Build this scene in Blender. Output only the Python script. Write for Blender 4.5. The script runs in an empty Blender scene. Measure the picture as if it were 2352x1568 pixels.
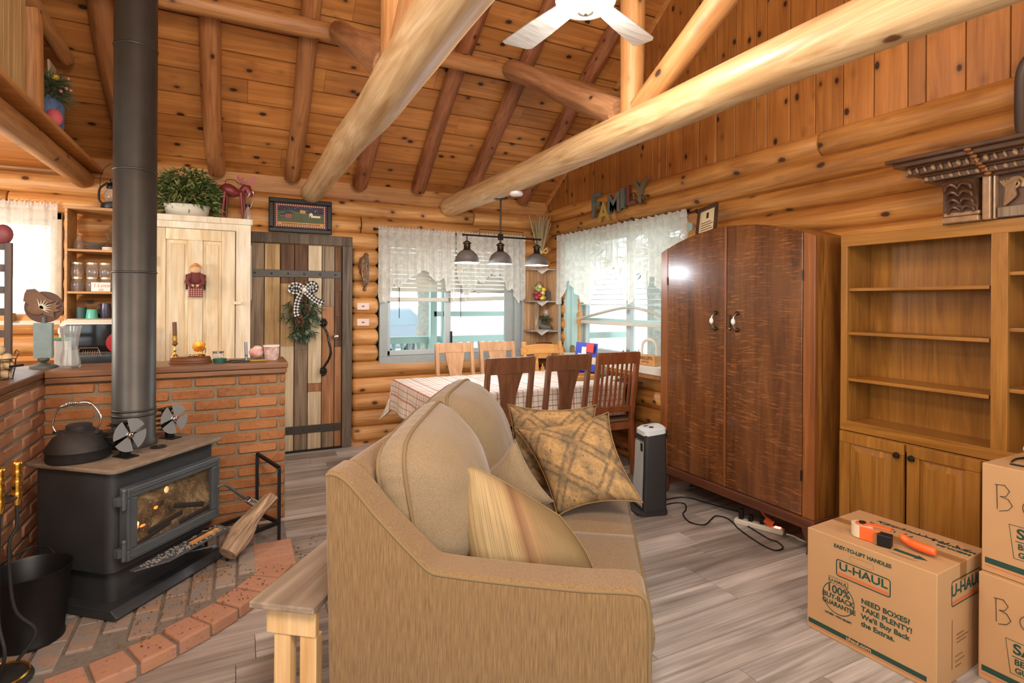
import bpy, bmesh, math, random
from math import sin, cos, pi, radians, sqrt, atan2, exp
from mathutils import Vector, Matrix, noise
R = random.Random(7)
SC = bpy.context.scene
COL = SC.collection

def lin(c):
    c = c / 255.0
    return c / 12.92 if c <= 0.04045 else ((c + 0.055) / 1.055) ** 2.4
def rgb(r, g, b): return (lin(r), lin(g), lin(b), 1.0)

# ------------------------------------------------------------------ geometry
class MB:
    """collects shapes into one mesh"""
    def __init__(s): s.bm = bmesh.new(); s.mi = 0
    def _set(s, fs):
        for f in fs: f.material_index = s.mi
    def box(s, c, size, rot=None, bev=0.0):
        ox, oy, oz = size[0] / 2, size[1] / 2, size[2] / 2
        c = Vector(c); m = rot if rot else Matrix.Identity(3)
        if bev <= 0:
            vs = [s.bm.verts.new(c + m @ Vector((x * ox, y * oy, z * oz))) for x in (-1, 1) for y in (-1, 1) for z in (-1, 1)]
            for q in ((0, 1, 3, 2), (4, 6, 7, 5), (0, 4, 5, 1), (2, 3, 7, 6), (0, 2, 6, 4), (1, 5, 7, 3)):
                f = s.bm.faces.new([vs[i] for i in q]); f.material_index = s.mi
            return vs
        b = min(bev, ox * .49, oy * .49, oz * .49)
        # chamfered box : 24 verts
        V = {}
        for x in (-1, 1):
            for y in (-1, 1):
                for z in (-1, 1):
                    V[x, y, z, 0] = s.bm.verts.new(c + m @ Vector((x * ox, y * (oy - b), z * (oz - b))))
                    V[x, y, z, 1] = s.bm.verts.new(c + m @ Vector((x * (ox - b), y * oy, z * (oz - b))))
                    V[x, y, z, 2] = s.bm.verts.new(c + m @ Vector((x * (ox - b), y * (oy - b), z * oz)))
        F = []
        for x in (-1, 1): F.append([V[x, -1, -1, 0], V[x, 1, -1, 0], V[x, 1, 1, 0], V[x, -1, 1, 0]])
        for y in (-1, 1): F.append([V[-1, y, -1, 1], V[1, y, -1, 1], V[1, y, 1, 1], V[-1, y, 1, 1]])
        for z in (-1, 1): F.append([V[-1, -1, z, 2], V[1, -1, z, 2], V[1, 1, z, 2], V[-1, 1, z, 2]])
        for x in (-1, 1):
            for y in (-1, 1):
                F.append([V[x, y, -1, 0], V[x, y, 1, 0], V[x, y, 1, 1], V[x, y, -1, 1]])
                for z in (-1, 1): F.append([V[x, y, z, 0], V[x, y, z, 1], V[x, y, z, 2]])
            for z in (-1, 1): F.append([V[x, -1, z, 0], V[x, 1, z, 0], V[x, 1, z, 2], V[x, -1, z, 2]])
        for y in (-1, 1):
            for z in (-1, 1): F.append([V[-1, y, z, 1], V[1, y, z, 1], V[1, y, z, 2], V[-1, y, z, 2]])
        fs = [s.bm.faces.new(f) for f in F]; s._set(fs)
    def bx(s, x0, x1, y0, y1, z0, z1, bev=0.0):
        s.box(((x0 + x1) / 2, (y0 + y1) / 2, (z0 + z1) / 2), (abs(x1 - x0), abs(y1 - y0), abs(z1 - z0)), None, bev)
    def beam(s, p0, p1, w, h, up=(0, 0, 1), bev=0.0):
        """box between two points; w across, h along up"""
        p0, p1 = Vector(p0), Vector(p1); d = p1 - p0; L = d.length; x = d / L
        u = Vector(up); y = u.cross(x)
        if y.length < 1e-4: y = Vector((0, 1, 0)).cross(x)
        y.normalize(); z = x.cross(y)
        m = Matrix((x, y, z)).transposed()
        s.box((p0 + p1) / 2, (L, w, h), m, bev)
    def ring(s, c, ax, up, prof):
        pass
    def tube(s, pts, r, n=10, closed=False, caps=True, radii=None, flat=1.0, up=None):
        pts = [Vector(p) for p in pts]; N = len(pts)
        if radii is None: radii = [r] * N
        rings = []; prev = None
        for i, p in enumerate(pts):
            if closed: t = pts[(i + 1) % N] - pts[i - 1]
            else: t = pts[min(i + 1, N - 1)] - pts[max(i - 1, 0)]
            if t.length < 1e-9: t = Vector((0, 0, 1))
            t.normalize()
            if prev is None:
                a = Vector(up) if up else (Vector((0, 0, 1)) if abs(t.z) < .9 else Vector((1, 0, 0)))
                y = a.cross(t)
                if y.length < 1e-6: y = Vector((0, 1, 0))
                y.normalize()
            else:
                y = prev - t * prev.dot(t)
                if y.length < 1e-6: y = Vector((0, 1, 0))
                y.normalize()
            prev = y; z = t.cross(y)
            rings.append([s.bm.verts.new(p + (y * cos(2 * pi * k / n) + z * sin(2 * pi * k / n) * flat) * radii[i]) for k in range(n)])
        fs = []
        for i in range(N if closed else N - 1):
            a, b = rings[i], rings[(i + 1) % N]
            for k in range(n):
                fs.append(s.bm.faces.new((a[k], a[(k + 1) % n], b[(k + 1) % n], b[k])))
        if caps and not closed:
            fs.append(s.bm.faces.new(rings[0][::-1])); fs.append(s.bm.faces.new(rings[-1]))
        s._set(fs)
    def cyl(s, p0, p1, r0, r1=None, n=20, caps=True):
        r1 = r0 if r1 is None else r1
        s.tube([p0, p1], r0, n, caps=caps, radii=[r0, r1])
    def lathe(s, prof, c=(0, 0, 0), n=24, m=None, a0=0, a1=2 * pi):
        """prof: list of (radius, z)"""
        c = Vector(c); rings = []; full = abs(a1 - a0 - 2 * pi) < 1e-6
        na = n if full else n + 1
        for r, z in prof:
            row = []
            for k in range(na):
                a = a0 + (a1 - a0) * k / n
                v = Vector((r * cos(a), r * sin(a), z))
                row.append(s.bm.verts.new(c + (m @ v if m else v)))
            rings.append(row)
        fs = []
        for i in range(len(rings) - 1):
            for k in range(n):
                k2 = (k + 1) % na
                try: fs.append(s.bm.faces.new((rings[i][k], rings[i][k2], rings[i + 1][k2], rings[i + 1][k])))
                except ValueError: pass
        if full:
            if prof[0][0] > 1e-6: fs.append(s.bm.faces.new(rings[0][::-1]))
            if prof[-1][0] > 1e-6: fs.append(s.bm.faces.new(rings[-1]))
        s._set(fs)
    def sphere(s, c, r, n=14, m=None):
        rr = r if isinstance(r, (tuple, list)) else (r, r, r)
        c = Vector(c); k = max(6, n // 2); rows = []
        for i in range(k + 1):
            th = pi * i / k; row = []
            for j in range(n):
                v = Vector((rr[0] * sin(th) * cos(2 * pi * j / n), rr[1] * sin(th) * sin(2 * pi * j / n), rr[2] * cos(th)))
                row.append(c + (m @ v if m else v))
            rows.append(row)
        top = s.bm.verts.new(rows[0][0]); bot = s.bm.verts.new(rows[-1][0])
        vr = [[s.bm.verts.new(v) for v in row] for row in rows[1:-1]]
        fs = []
        for j in range(n):
            fs.append(s.bm.faces.new((top, vr[0][j], vr[0][(j + 1) % n])))
            fs.append(s.bm.faces.new((bot, vr[-1][(j + 1) % n], vr[-1][j])))
        for i in range(len(vr) - 1):
            for j in range(n):
                fs.append(s.bm.faces.new((vr[i][j], vr[i + 1][j], vr[i + 1][(j + 1) % n], vr[i][(j + 1) % n])))
        s._set(fs)
    def prism(s, poly, off, o=(0, 0, 0), ax=(1, 0, 0), ay=(0, 0, 1)):
        """polygon (a,b) in plane o+a*ax+b*ay extruded by vector off"""
        o, ax, ay, off = Vector(o), Vector(ax), Vector(ay), Vector(off)
        A = [s.bm.verts.new(o + ax * a + ay * b) for a, b in poly]
        B = [s.bm.verts.new(v.co + off) for v in A]
        n = len(A)
        fs = [s.bm.faces.new(A), s.bm.faces.new(B[::-1])]
        for i in range(n): fs.append(s.bm.faces.new((A[i], B[i], B[(i + 1) % n], A[(i + 1) % n])))
        s._set(fs)
    def grid(s, fn, nu, nv, wrap=False):
        rows = [[s.bm.verts.new(fn(i / nu, j / nv)) for j in range(nv + 1)] for i in range(nu + (0 if wrap else 1))]
        fs = []
        for i in range(nu):
            for j in range(nv):
                a, b = rows[i], rows[(i + 1) % len(rows)]
                fs.append(s.bm.faces.new((a[j], b[j], b[j + 1], a[j + 1])))
        s._set(fs)
        return rows
    def quad(s, *p):
        f = s.bm.faces.new([s.bm.verts.new(Vector(q)) for q in p]); f.material_index = s.mi
    def build(s, name, mat, parent=None, smooth=0, bev=0.0, sub=0, thick=0.0, merge=0.0, segs=2):
        if merge: bmesh.ops.remove_doubles(s.bm, verts=s.bm.verts, dist=merge)
        bmesh.ops.recalc_face_normals(s.bm, faces=s.bm.faces)
        me = bpy.data.meshes.new(name); s.bm.to_mesh(me); s.bm.free()
        o = bpy.data.objects.new(name, me); COL.objects.link(o)
        for m in (mat if isinstance(mat, (list, tuple)) else [mat]): me.materials.append(m)
        if smooth:
            for p in me.polygons: p.use_smooth = True
            if smooth < 180: me.set_sharp_from_angle(angle=radians(smooth))
        if thick:
            q = o.modifiers.new('thick', 'SOLIDIFY'); q.thickness = thick; q.offset = 0
        if sub:
            q = o.modifiers.new('sub', 'SUBSURF'); q.levels = q.render_levels = sub
        if bev:
            q = o.modifiers.new('bev', 'BEVEL'); q.width = bev; q.segments = segs; q.limit_method = 'ANGLE'; q.angle_limit = radians(50)
        if parent: o.parent = parent
        return o

def tag(o, label=None, cat=None, group=None, kind=None):
    if label: o['label'] = label
    if cat: o['category'] = cat
    if group: o['group'] = group
    if kind: o['kind'] = kind
    return o
def thing(name, label, cat, loc=(0, 0, 0), rz=0.0, group=None):
    o = bpy.data.objects.new(name, None); COL.objects.link(o)
    o.empty_display_size = .05
    o.location = loc; o.rotation_euler = (0, 0, rz)
    return tag(o, label, cat, group)
def struct(o): return tag(o, kind='structure')
def dup(root, loc=None, rz=None, label=None):
    kids = [(c, list(c.children)) for c in root.children]
    r = root.copy(); COL.objects.link(r)
    if loc is not None: r.location = loc
    if rz is not None: r.rotation_euler = (0, 0, rz)
    if label: r['label'] = label
    for c, gs in kids:
        q = c.copy(); COL.objects.link(q); q.parent = r
        for g in gs:
            h = g.copy(); COL.objects.link(h); h.parent = q
    return r
def tocurve(name, pts, r, mat, parent=None, n=8, closed=False):
    b = MB(); b.tube(pts, r, n, closed=closed); return b.build(name, mat, parent, smooth=60)
def spline(pts, k=8, closed=False):
    """catmull-rom through pts"""
    P = [Vector(p) for p in pts]; out = []; N = len(P)
    for i in range(N if closed else N - 1):
        if closed: p0, p1, p2, p3 = P[i - 1], P[i], P[(i + 1) % N], P[(i + 2) % N]
        else: p0, p1, p2, p3 = P[max(i - 1, 0)], P[i], P[i + 1], P[min(i + 2, N - 1)]
        for j in range(k):
            t = j / k
            out.append(.5 * ((2 * p1) + (p2 - p0) * t + (2 * p0 - 5 * p1 + 4 * p2 - p3) * t * t + (3 * p1 - p0 - 3 * p2 + p3) * t ** 3))
    if not closed: out.append(P[-1])
    return out
def text_mesh(body, size, mat, parent, m, bold=0.0, name='lettering', ext=.0006, align='CENTER', sx=1.0, shear=0.0, label=None):
    """flat printed lettering as a mesh; m = 4x4 local matrix"""
    cu = bpy.data.curves.new('txt', 'FONT'); cu.body = body; cu.size = size; cu.extrude = ext; cu.offset = bold
    cu.align_x = align; cu.align_y = 'CENTER'; cu.shear = shear
    t = bpy.data.objects.new('txt', cu); COL.objects.link(t)
    bpy.context.view_layer.update()
    me = bpy.data.meshes.new_from_object(t.evaluated_get(bpy.context.evaluated_depsgraph_get()))
    bpy.data.objects.remove(t); bpy.data.curves.remove(cu)
    me.transform(m @ Matrix.Diagonal((sx, 1, 1, 1)))
    me.materials.clear(); me.materials.append(mat)
    o = bpy.data.objects.new(name, me); COL.objects.link(o); o.parent = parent
    return o
def frame4(o, x, y):
    x, y = Vector(x).normalized(), Vector(y).normalized(); z = x.cross(y)
    m = Matrix((x, y, z)).transposed().to_4x4(); m.translation = Vector(o); return m

# ------------------------------------------------------------------ materials
def newmat(name, rough=.5, metal=0.0, spec=.5, color=None):
    m = bpy.data.materials.new(name); m.use_nodes = True
    b = m.node_tree.nodes['Principled BSDF']
    b.inputs['Roughness'].default_value = rough; b.inputs['Metallic'].default_value = metal
    b.inputs['Specular IOR Level'].default_value = spec
    if color: b.inputs['Base Color'].default_value = color
    return m, m.node_tree, b
def nd(nt, typ, **kw):
    n = nt.nodes.new(typ)
    for k, v in kw.items():
        if k in n.inputs: n.inputs[k].default_value = v
        else: setattr(n, k, v)
    return n
def lk(nt, a, b): nt.links.new(a, b)
def ramp(nt, fac, stops, interp='LINEAR'):
    r = nt.nodes.new('ShaderNodeValToRGB'); e = r.color_ramp.elements; r.color_ramp.interpolation = interp
    while len(e) < len(stops): e.new(.5)
    for i, (p, c) in enumerate(stops): e[i].position = p; e[i].color = c if len(c) == 4 else (*c, 1)
    lk(nt, fac, r.inputs['Fac']); return r.outputs['Color']
def mixc(nt, fac, a, b, mode='MIX'):
    n = nt.nodes.new('ShaderNodeMix'); n.data_type = 'RGBA'; n.blend_type = mode
    for s, v in ((n.inputs['Factor'], fac), (n.inputs['A'], a), (n.inputs['B'], b)):
        pass
    def put(i, v):
        if hasattr(v, 'links'): lk(nt, v, n.inputs[i])
        else: n.inputs[i].default_value = v
    put(0, fac); put(6, a); put(7, b)
    return n.outputs[2]
def math_(nt, op, a, b=None, c=None, clamp=False):
    n = nt.nodes.new('ShaderNodeMath'); n.operation = op; n.use_clamp = clamp
    for i, v in enumerate((a, b, c)):
        if v is None: continue
        if hasattr(v, 'links'): lk(nt, v, n.inputs[i])
        else: n.inputs[i].default_value = v
    return n.outputs[0]
def coords(nt, scale=(1, 1, 1), island=True, rot=(0, 0, 0), src='Object'):
    tc = nd(nt, 'ShaderNodeTexCoord'); v = tc.outputs[src]
    if island:
        g = nd(nt, 'ShaderNodeNewGeometry')
        s = nd(nt, 'ShaderNodeVectorMath', operation='MULTIPLY'); s.inputs[1].default_value = (17.3, 31.7, 23.1)
        oi = nd(nt, 'ShaderNodeObjectInfo')
        add0 = math_(nt, 'ADD', g.outputs['Random Per Island'], oi.outputs['Random'])
        lk(nt, add0, s.inputs[0])
        a = nd(nt, 'ShaderNodeVectorMath', operation='ADD'); lk(nt, v, a.inputs[0]); lk(nt, s.outputs[0], a.inputs[1]); v = a.outputs[0]
    mp = nd(nt, 'ShaderNodeMapping'); mp.inputs['Scale'].default_value = scale; mp.inputs['Rotation'].default_value = rot
    lk(nt, v, mp.inputs['Vector']); return mp.outputs['Vector'], v
def setbump(nt, b, h, strength=.2, dist=.01):
    n = nd(nt, 'ShaderNodeBump'); n.inputs['Strength'].default_value = strength; n.inputs['Distance'].default_value = dist
    lk(nt, h, n.inputs['Height']); lk(nt, n.outputs['Normal'], b.inputs['Normal'])
AX = {'X': 0, 'Y': 1, 'Z': 2}
def wood(name, light, dark, axis='X', grain=14.0, along=.9, knots=0.0, kscale=4.0, var=.3, rough=.5, lines=.35, bump=.15, mid=None, knotcol=None, dist=1.5, spec=.5, stain=None, islandcol=None):
    m, nt, b = newmat(name, rough, 0, spec)
    sc = [grain] * 3; sc[AX[axis]] = along
    v, base = coords(nt, sc)
    n1 = nd(nt, 'ShaderNodeTexNoise', Scale=1.0, Detail=5.0, Roughness=.55, Distortion=dist); lk(nt, v, n1.inputs['Vector'])
    stops = [(.28, dark), (.72, light)] if mid is None else [(.25, dark), (.5, mid), (.75, light)]
    col = ramp(nt, n1.outputs['Fac'], stops)
    sc2 = [grain * 7] * 3; sc2[AX[axis]] = along * 2.2
    mp2 = nd(nt, 'ShaderNodeMapping'); mp2.inputs['Scale'].default_value = sc2; lk(nt, base, mp2.inputs['Vector'])
    n2 = nd(nt, 'ShaderNodeTexNoise', Scale=1.0, Detail=3.0, Roughness=.6, Distortion=.4); lk(nt, mp2.outputs[0], n2.inputs['Vector'])
    l2 = math_(nt, 'MULTIPLY_ADD', math_(nt, 'SUBTRACT', n2.outputs['Fac'], .5), lines * 2.2, 1.0)
    cm = nd(nt, 'ShaderNodeCombineColor'); [lk(nt, l2, cm.inputs[i]) for i in range(3)]
    col = mixc(nt, 1.0, col, cm.outputs[0], 'MULTIPLY')
    # slow blotches
    n3 = nd(nt, 'ShaderNodeTexNoise', Scale=2.2, Detail=2.0); lk(nt, base, n3.inputs['Vector'])
    col = mixc(nt, math_(nt, 'MULTIPLY', ramp(nt, n3.outputs['Fac'], [(.4, (0, 0, 0)), (.75, (1, 1, 1))]), .35), col, stain or dark)
    hgt = n1.outputs['Fac']
    if knots:
        ks = [kscale] * 3; ks[AX[axis]] = kscale * .62
        mpk = nd(nt, 'ShaderNodeMapping'); mpk.inputs['Scale'].default_value = ks; lk(nt, base, mpk.inputs['Vector'])
        nw = nd(nt, 'ShaderNodeTexNoise', Scale=9.0, Detail=2.0); lk(nt, base, nw.inputs['Vector'])
        ad = nd(nt, 'ShaderNodeVectorMath', operation='MULTIPLY_ADD'); lk(nt, nw.outputs['Color'], ad.inputs[0]); ad.inputs[1].default_value = (.12, .12, .12); lk(nt, mpk.outputs[0], ad.inputs[2])
        vo = nd(nt, 'ShaderNodeTexVoronoi', Scale=1.0); lk(nt, ad.outputs[0], vo.inputs['Vector'])
        kc = knotcol or tuple(x * .22 for x in dark[:3]) + (1,)
        mask = ramp(nt, vo.outputs['Distance'], [(knots * .75, (1, 1, 1)), (knots * 1.15, (.25, .25, .25)), (knots * 2.2, (0, 0, 0))])
        col = mixc(nt, mask, col, kc)
    g = nd(nt, 'ShaderNodeNewGeometry'); oi = nd(nt, 'ShaderNodeObjectInfo')
    rnd = math_(nt, 'FRACT', math_(nt, 'ADD', g.outputs['Random Per Island'], oi.outputs['Random']))
    if islandcol:
        ic = ramp(nt, rnd, [(i / len(islandcol), c) for i, c in enumerate(islandcol)], 'CONSTANT')
        col = mixc(nt, 1.0, col, ic, 'MULTIPLY')
    hs = nd(nt, 'ShaderNodeHueSaturation'); lk(nt, col, hs.inputs['Color'])
    lk(nt, math_(nt, 'MULTIPLY_ADD', rnd, var, 1 - var / 2), hs.inputs['Value'])
    lk(nt, hs.outputs[0], b.inputs['Base Color'])
    if bump: setbump(nt, b, math_(nt, 'ADD', hgt, n2.outputs['Fac']), bump, .004)
    return m
def plain(name, col, rough=.5, metal=0.0, spec=.5, noise=0.0, nscale=30.0, bump=0.0, col2=None, coat=0):
    m, nt, b = newmat(name, rough, metal, spec, col)
    if noise or bump:
        v, base = coords(nt, (1, 1, 1))
        n = nd(nt, 'ShaderNodeTexNoise', Scale=nscale, Detail=5.0, Roughness=.6); lk(nt, v, n.inputs['Vector'])
        if noise:
            c2 = col2 or tuple(x * (1 - noise) for x in col[:3]) + (1,)
            lk(nt, ramp(nt, n.outputs['Fac'], [(.3, c2), (.7, col)]), b.inputs['Base Color'])
        if bump: setbump(nt, b, n.outputs['Fac'], bump, .01)
    if coat: b.inputs['Coat Weight'].default_value = coat
    return m
def emis(name, col, strength):
    m, nt, b = newmat(name, .5, 0, .3, col)
    b.inputs['Emission Color'].default_value = col; b.inputs['Emission Strength'].default_value = strength
    return m
def glassm(name, tint=(1, 1, 1, 1), refl=.12, rough=.02, dirt=0.0):
    """thin clear glass : mostly see-through with a glossy sheen"""
    m = bpy.data.materials.new(name); m.use_nodes = True; nt = m.node_tree; nt.nodes.clear()
    out = nd(nt, 'ShaderNodeOutputMaterial'); t = nd(nt, 'ShaderNodeBsdfTransparent', Color=tint)
    g = nd(nt, 'ShaderNodeBsdfGlossy', Roughness=rough); lw = nd(nt, 'ShaderNodeLayerWeight', Blend=.2)
    mx = nd(nt, 'ShaderNodeMixShader'); lk(nt, math_(nt, 'MULTIPLY_ADD', lw.outputs['Fresnel'], .55, refl * .12, True), mx.inputs[0])
    lk(nt, t.outputs[0], mx.inputs[1]); lk(nt, g.outputs[0], mx.inputs[2]); last = mx.outputs[0]
    if dirt:
        d = nd(nt, 'ShaderNodeBsdfDiffuse', Color=(.8, .8, .78, 1)); m2 = nd(nt, 'ShaderNodeMixShader'); m2.inputs[0].default_value = dirt
        lk(nt, last, m2.inputs[1]); lk(nt, d.outputs[0], m2.inputs[2]); last = m2.outputs[0]
    lk(nt, last, out.inputs[0]); return m
# ------------------------------------------------------------------ palette
M = {}
M['logx'] = wood('log_x', rgb(224, 168, 102), rgb(170, 113, 57), 'X', 16, 1.1, knots=.13, kscale=7.5, var=.24, rough=.5, lines=.28, bump=.3, knotcol=rgb(84, 50, 30))
M['logy'] = wood('log_y', rgb(220, 158, 84), rgb(160, 102, 44), 'Y', 16, 1.1, knots=.13, kscale=7.5, var=.24, rough=.5, lines=.3, bump=.3, knotcol=rgb(80, 48, 28))
M['rafter'] = wood('log_rafter', rgb(196, 136, 84), rgb(138, 86, 48), 'Z', 18, 1.3, knots=.15, kscale=10.0, var=.2, rough=.45, lines=.35, bump=.45, knotcol=rgb(64, 36, 22))
M['bark'] = wood('log_reddish', rgb(180, 116, 76), rgb(116, 68, 42), 'Z', 20, 2.4, knots=.12, kscale=10.0, var=.15, rough=.5, lines=.5, bump=.6, knotcol=rgb(56, 30, 20))
M['beam'] = wood('log_beam', rgb(226, 196, 150), rgb(180, 136, 88), 'Z', 8, .8, knots=.05, kscale=2.6, var=.05, rough=.38, lines=.32, bump=.25, knotcol=rgb(110, 70, 42), dist=3.6)
M['purlin'] = wood('log_purlin', rgb(200, 146, 90), rgb(148, 98, 54), 'Z', 16, 1.2, knots=.14, kscale=9.0, var=.1, rough=.5, lines=.35, bump=.35, knotcol=rgb(66, 40, 26))
M['strut'] = wood('log_strut', rgb(186, 136, 94), rgb(128, 86, 58), 'Z', 14, 1.4, knots=.05, kscale=4.2, var=.1, rough=.5, lines=.45, bump=.35)
M['ceil'] = wood('ceiling_pine', rgb(206, 142, 76), rgb(158, 98, 46), 'X', 12, .8, knots=.14, kscale=8.0, var=.30, rough=.42, lines=.28, bump=.1, knotcol=rgb(60, 34, 20))
M['gable'] = wood('gable_pine', rgb(188, 124, 60), rgb(144, 88, 38), 'Z', 12, .8, knots=.14, kscale=9.0, var=.26, rough=.42, lines=.26, bump=.1, knotcol=rgb(54, 30, 18))
M['trim'] = wood('pine_trim', rgb(222, 166, 100), rgb(184, 124, 64), 'Y', 16, 1.0, var=.1, rough=.45)
M['loftboard'] = wood('loft_pale_board', rgb(222, 196, 142), rgb(180, 144, 92), 'Z', 16, .9, knots=.05, var=.3, rough=.5)
M['loftdeck'] = wood('loft_deck', rgb(206, 138, 66), rgb(160, 98, 42), 'X', 13, .8, knots=.06, kscale=3.4, var=.2, rough=.45)
M['floor'] = wood('floor_plank', rgb(212, 208, 204), rgb(124, 117, 110), 'X', 10, .7, knots=.03, kscale=3.0, var=.34, rough=.36, lines=.5, bump=.06, mid=rgb(176, 169, 162), knotcol=rgb(84, 76, 70), islandcol=[rgb(255, 252, 250), rgb(222, 218, 214), rgb(240, 238, 236), rgb(206, 200, 194), rgb(250, 248, 246)])
M['dark'] = plain('dark_gap', rgb(30, 22, 16), .9)
M['black'] = plain('black_metal', rgb(24, 24, 25), .42, .3, .5)
M['iron'] = plain('cast_iron', rgb(44, 42, 40), .62, .2, .4, noise=.35, nscale=40, bump=.06)
M['steel'] = plain('bright_steel', rgb(205, 205, 205), .25, 1.0)
M['chrome'] = plain('chrome', rgb(225, 225, 225), .12, 1.0)
M['brass'] = plain('brass', rgb(226, 180, 84), .22, 1.0)
M['bronze'] = plain('dark_bronze', rgb(62, 54, 46), .35, .8)
M['white'] = plain('white_plastic', rgb(235, 233, 228), .4)
M['offwhite'] = plain('offwhite_paint', rgb(216, 208, 190), .6)
M['teal'] = plain('pale_teal_paint', rgb(176, 205, 200), .55)
M['greytrim'] = plain('grey_green_paint', rgb(164, 170, 166), .55, noise=.12, nscale=14)
M['alu'] = plain('window_sash', rgb(186, 190, 188), .45, .1)
M['glass'] = glassm('window_glass', (.96, .985, .98, 1), .10)
M['clear'] = glassm('clear_glass', (.97, .985, .98, 1), .3, .03, .10)

def brick_mat(name, cols, rough=.9):
    m, nt, b = newmat(name, rough, 0, .2)
    g = nd(nt, 'ShaderNodeNewGeometry'); v, base = coords(nt, (1, 1, 1))
    c = ramp(nt, g.outputs['Random Per Island'], [(i / (len(cols) - 1), k) for i, k in enumerate(cols)])
    n = nd(nt, 'ShaderNodeTexNoise', Scale=14.0, Detail=5.0, Roughness=.65); lk(nt, v, n.inputs['Vector'])
    n2 = nd(nt, 'ShaderNodeTexNoise', Scale=60.0, Detail=4.0); lk(nt, v, n2.inputs['Vector'])
    c = mixc(nt, ramp(nt, n.outputs['Fac'], [(.42, (0, 0, 0)), (.72, (.75, .75, .75))]), c, rgb(172, 128, 92))
    c = mixc(nt, ramp(nt, n2.outputs['Fac'], [(.6, (0, 0, 0)), (.78, (.55, .55, .55))]), c, rgb(70, 40, 26))
    lk(nt, c, b.inputs['Base Color']); setbump(nt, b, math_(nt, 'ADD', n.outputs['Fac'], n2.outputs['Fac']), .5, .006); return m
M['brick'] = brick_mat('red_brick', [rgb(142, 90, 54), rgb(168, 110, 66), rgb(152, 96, 58), rgb(180, 122, 78)])
M['brickpale'] = brick_mat('faded_brick', [rgb(160, 112, 84), rgb(176, 124, 94), rgb(150, 102, 74), rgb(184, 134, 104)])
M['hearthbrick'] = brick_mat('hearth_brick', [rgb(156, 114, 94), rgb(170, 126, 104), rgb(178, 134, 112), rgb(160, 122, 104)])
M['hearthgrey'] = brick_mat('ashy_brick', [rgb(140, 132, 124), rgb(130, 121, 113), rgb(150, 141, 131)])
M['mortar'] = plain('mortar', rgb(142, 128, 104), .95, noise=.25, nscale=60, bump=.3)
M['mortargrey'] = plain('grey_mortar', rgb(128, 118, 106), .95, noise=.3, nscale=40, bump=.3)
# ------------------------------------------------------------------ camera (level, lens shifted)
cam = bpy.data.cameras.new('camera'); co = bpy.data.objects.new('camera', cam); COL.objects.link(co)
yaw, rol = .46669, .00571
fw = Vector((sin(yaw), cos(yaw), 0)); rt = Vector((cos(yaw), -sin(yaw), 0)); up = Vector((0, 0, 1))
r2 = rt * cos(rol) + up * sin(rol); u2 = -rt * sin(rol) + up * cos(rol)
mw = Matrix((r2, u2, -fw)).transposed().to_4x4(); mw.translation = Vector((0, 0, 1.45)); co.matrix_world = mw
cam.sensor_fit = 'HORIZONTAL'; cam.sensor_width = 36; cam.lens = 36 * 1261.9 / 2352
cam.shift_x = 0; cam.shift_y = -(784 - 694.56) / 2352; cam.clip_start = .05; cam.clip_end = 200
SC.camera = co

YA, XB, YR, ZR = 5.67, 3.35, 2.52, None     # back wall, right wall, ridge line
def ceil_z(y): return 2.95 + .70 * (5.286 - y) if y >= YR else 2.95 + .70 * (5.286 - (2 * YR - y))
YF = -0.72; XL = -3.6

# ------------------------------------------------------------------ logs
def log_into(b, p0, p1, r0, r1=None, seed=0, n=14, step=.18, wob=.006, round0=False, round1=False, rn=.03):
    r1 = r0 if r1 is None else r1
    p0, p1 = Vector(p0), Vector(p1); L = (p1 - p0).length; k = max(3, int(L / step)); d = (p1 - p0) / L
    a = Vector((0, 0, 1)) if abs(d.z) < .9 else Vector((1, 0, 0)); y = a.cross(d).normalized(); z = d.cross(y)
    pts, rad = [], []
    def at(t): 
        q = p0 + d * (t * L); s = seed * 3.7
        return q + y * wob * noise.noise((t * L * .9, s, 0)) * 2 + z * wob * noise.noise((t * L * .9, s, 9)) * 2, (r0 + (r1 - r0) * t) * (1 + .035 * noise.noise((t * L * 1.3, s, 4)))
    if round0:
        for f, g in ((.0, .55), (.25, .82), (.6, .96)):
            q, r = at(rn * f / L); pts.append(q); rad.append(r * g)
    for i in range(k + 1):
        t = i / k
        if round0 and i == 0: t = rn / L
        if round1 and i == k: t = 1 - rn / L
        q, r = at(t); pts.append(q); rad.append(r)
    if round1:
        for f, g in ((.6, .96), (.25, .82), (0, .55)):
            q, r = at(1 - rn * f / L); pts.append(q); rad.append(r * g)
    b.tube(pts, 0, n, radii=rad)
def log_obj(name, p0, p1, r0, r1=None, mat='beam', parent=None, seed=0, n=20, wob=.01, round0=False, round1=False, rn=.03, bow=0.0):
    """a log as its own object whose local Z runs along it"""
    p0, p1 = Vector(p0), Vector(p1); d = p1 - p0; L = d.length
    b = MB(); log_into(b, (0, 0, 0), (0, 0, L), r0, r1, seed, n, .12, wob, round0, round1, rn)
    o = b.build(name, M[mat] if isinstance(mat, str) else mat, None, smooth=50)
    q = d.to_track_quat('Z', 'Y')
    if parent:
        o.parent = parent; o.location = p0 - Vector(parent.location)
    else: o.location = p0
    o.rotation_mode = 'QUATERNION'; o.rotation_quaternion = q; o.rotation_mode = 'XYZ'
    return o
def cuts(lo, hi, holes):
    segs = [(lo, hi, False, False)]
    for a, c in holes:
        new = []
        for s0, s1, e0, e1 in segs:
            if c <= s0 or a >= s1: new.append((s0, s1, e0, e1)); continue
            if a > s0 + .05: new.append((s0, a, e0, True))
            if c < s1 - .05: new.append((c, s1, True, e1))
        segs = new
    return segs
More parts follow.
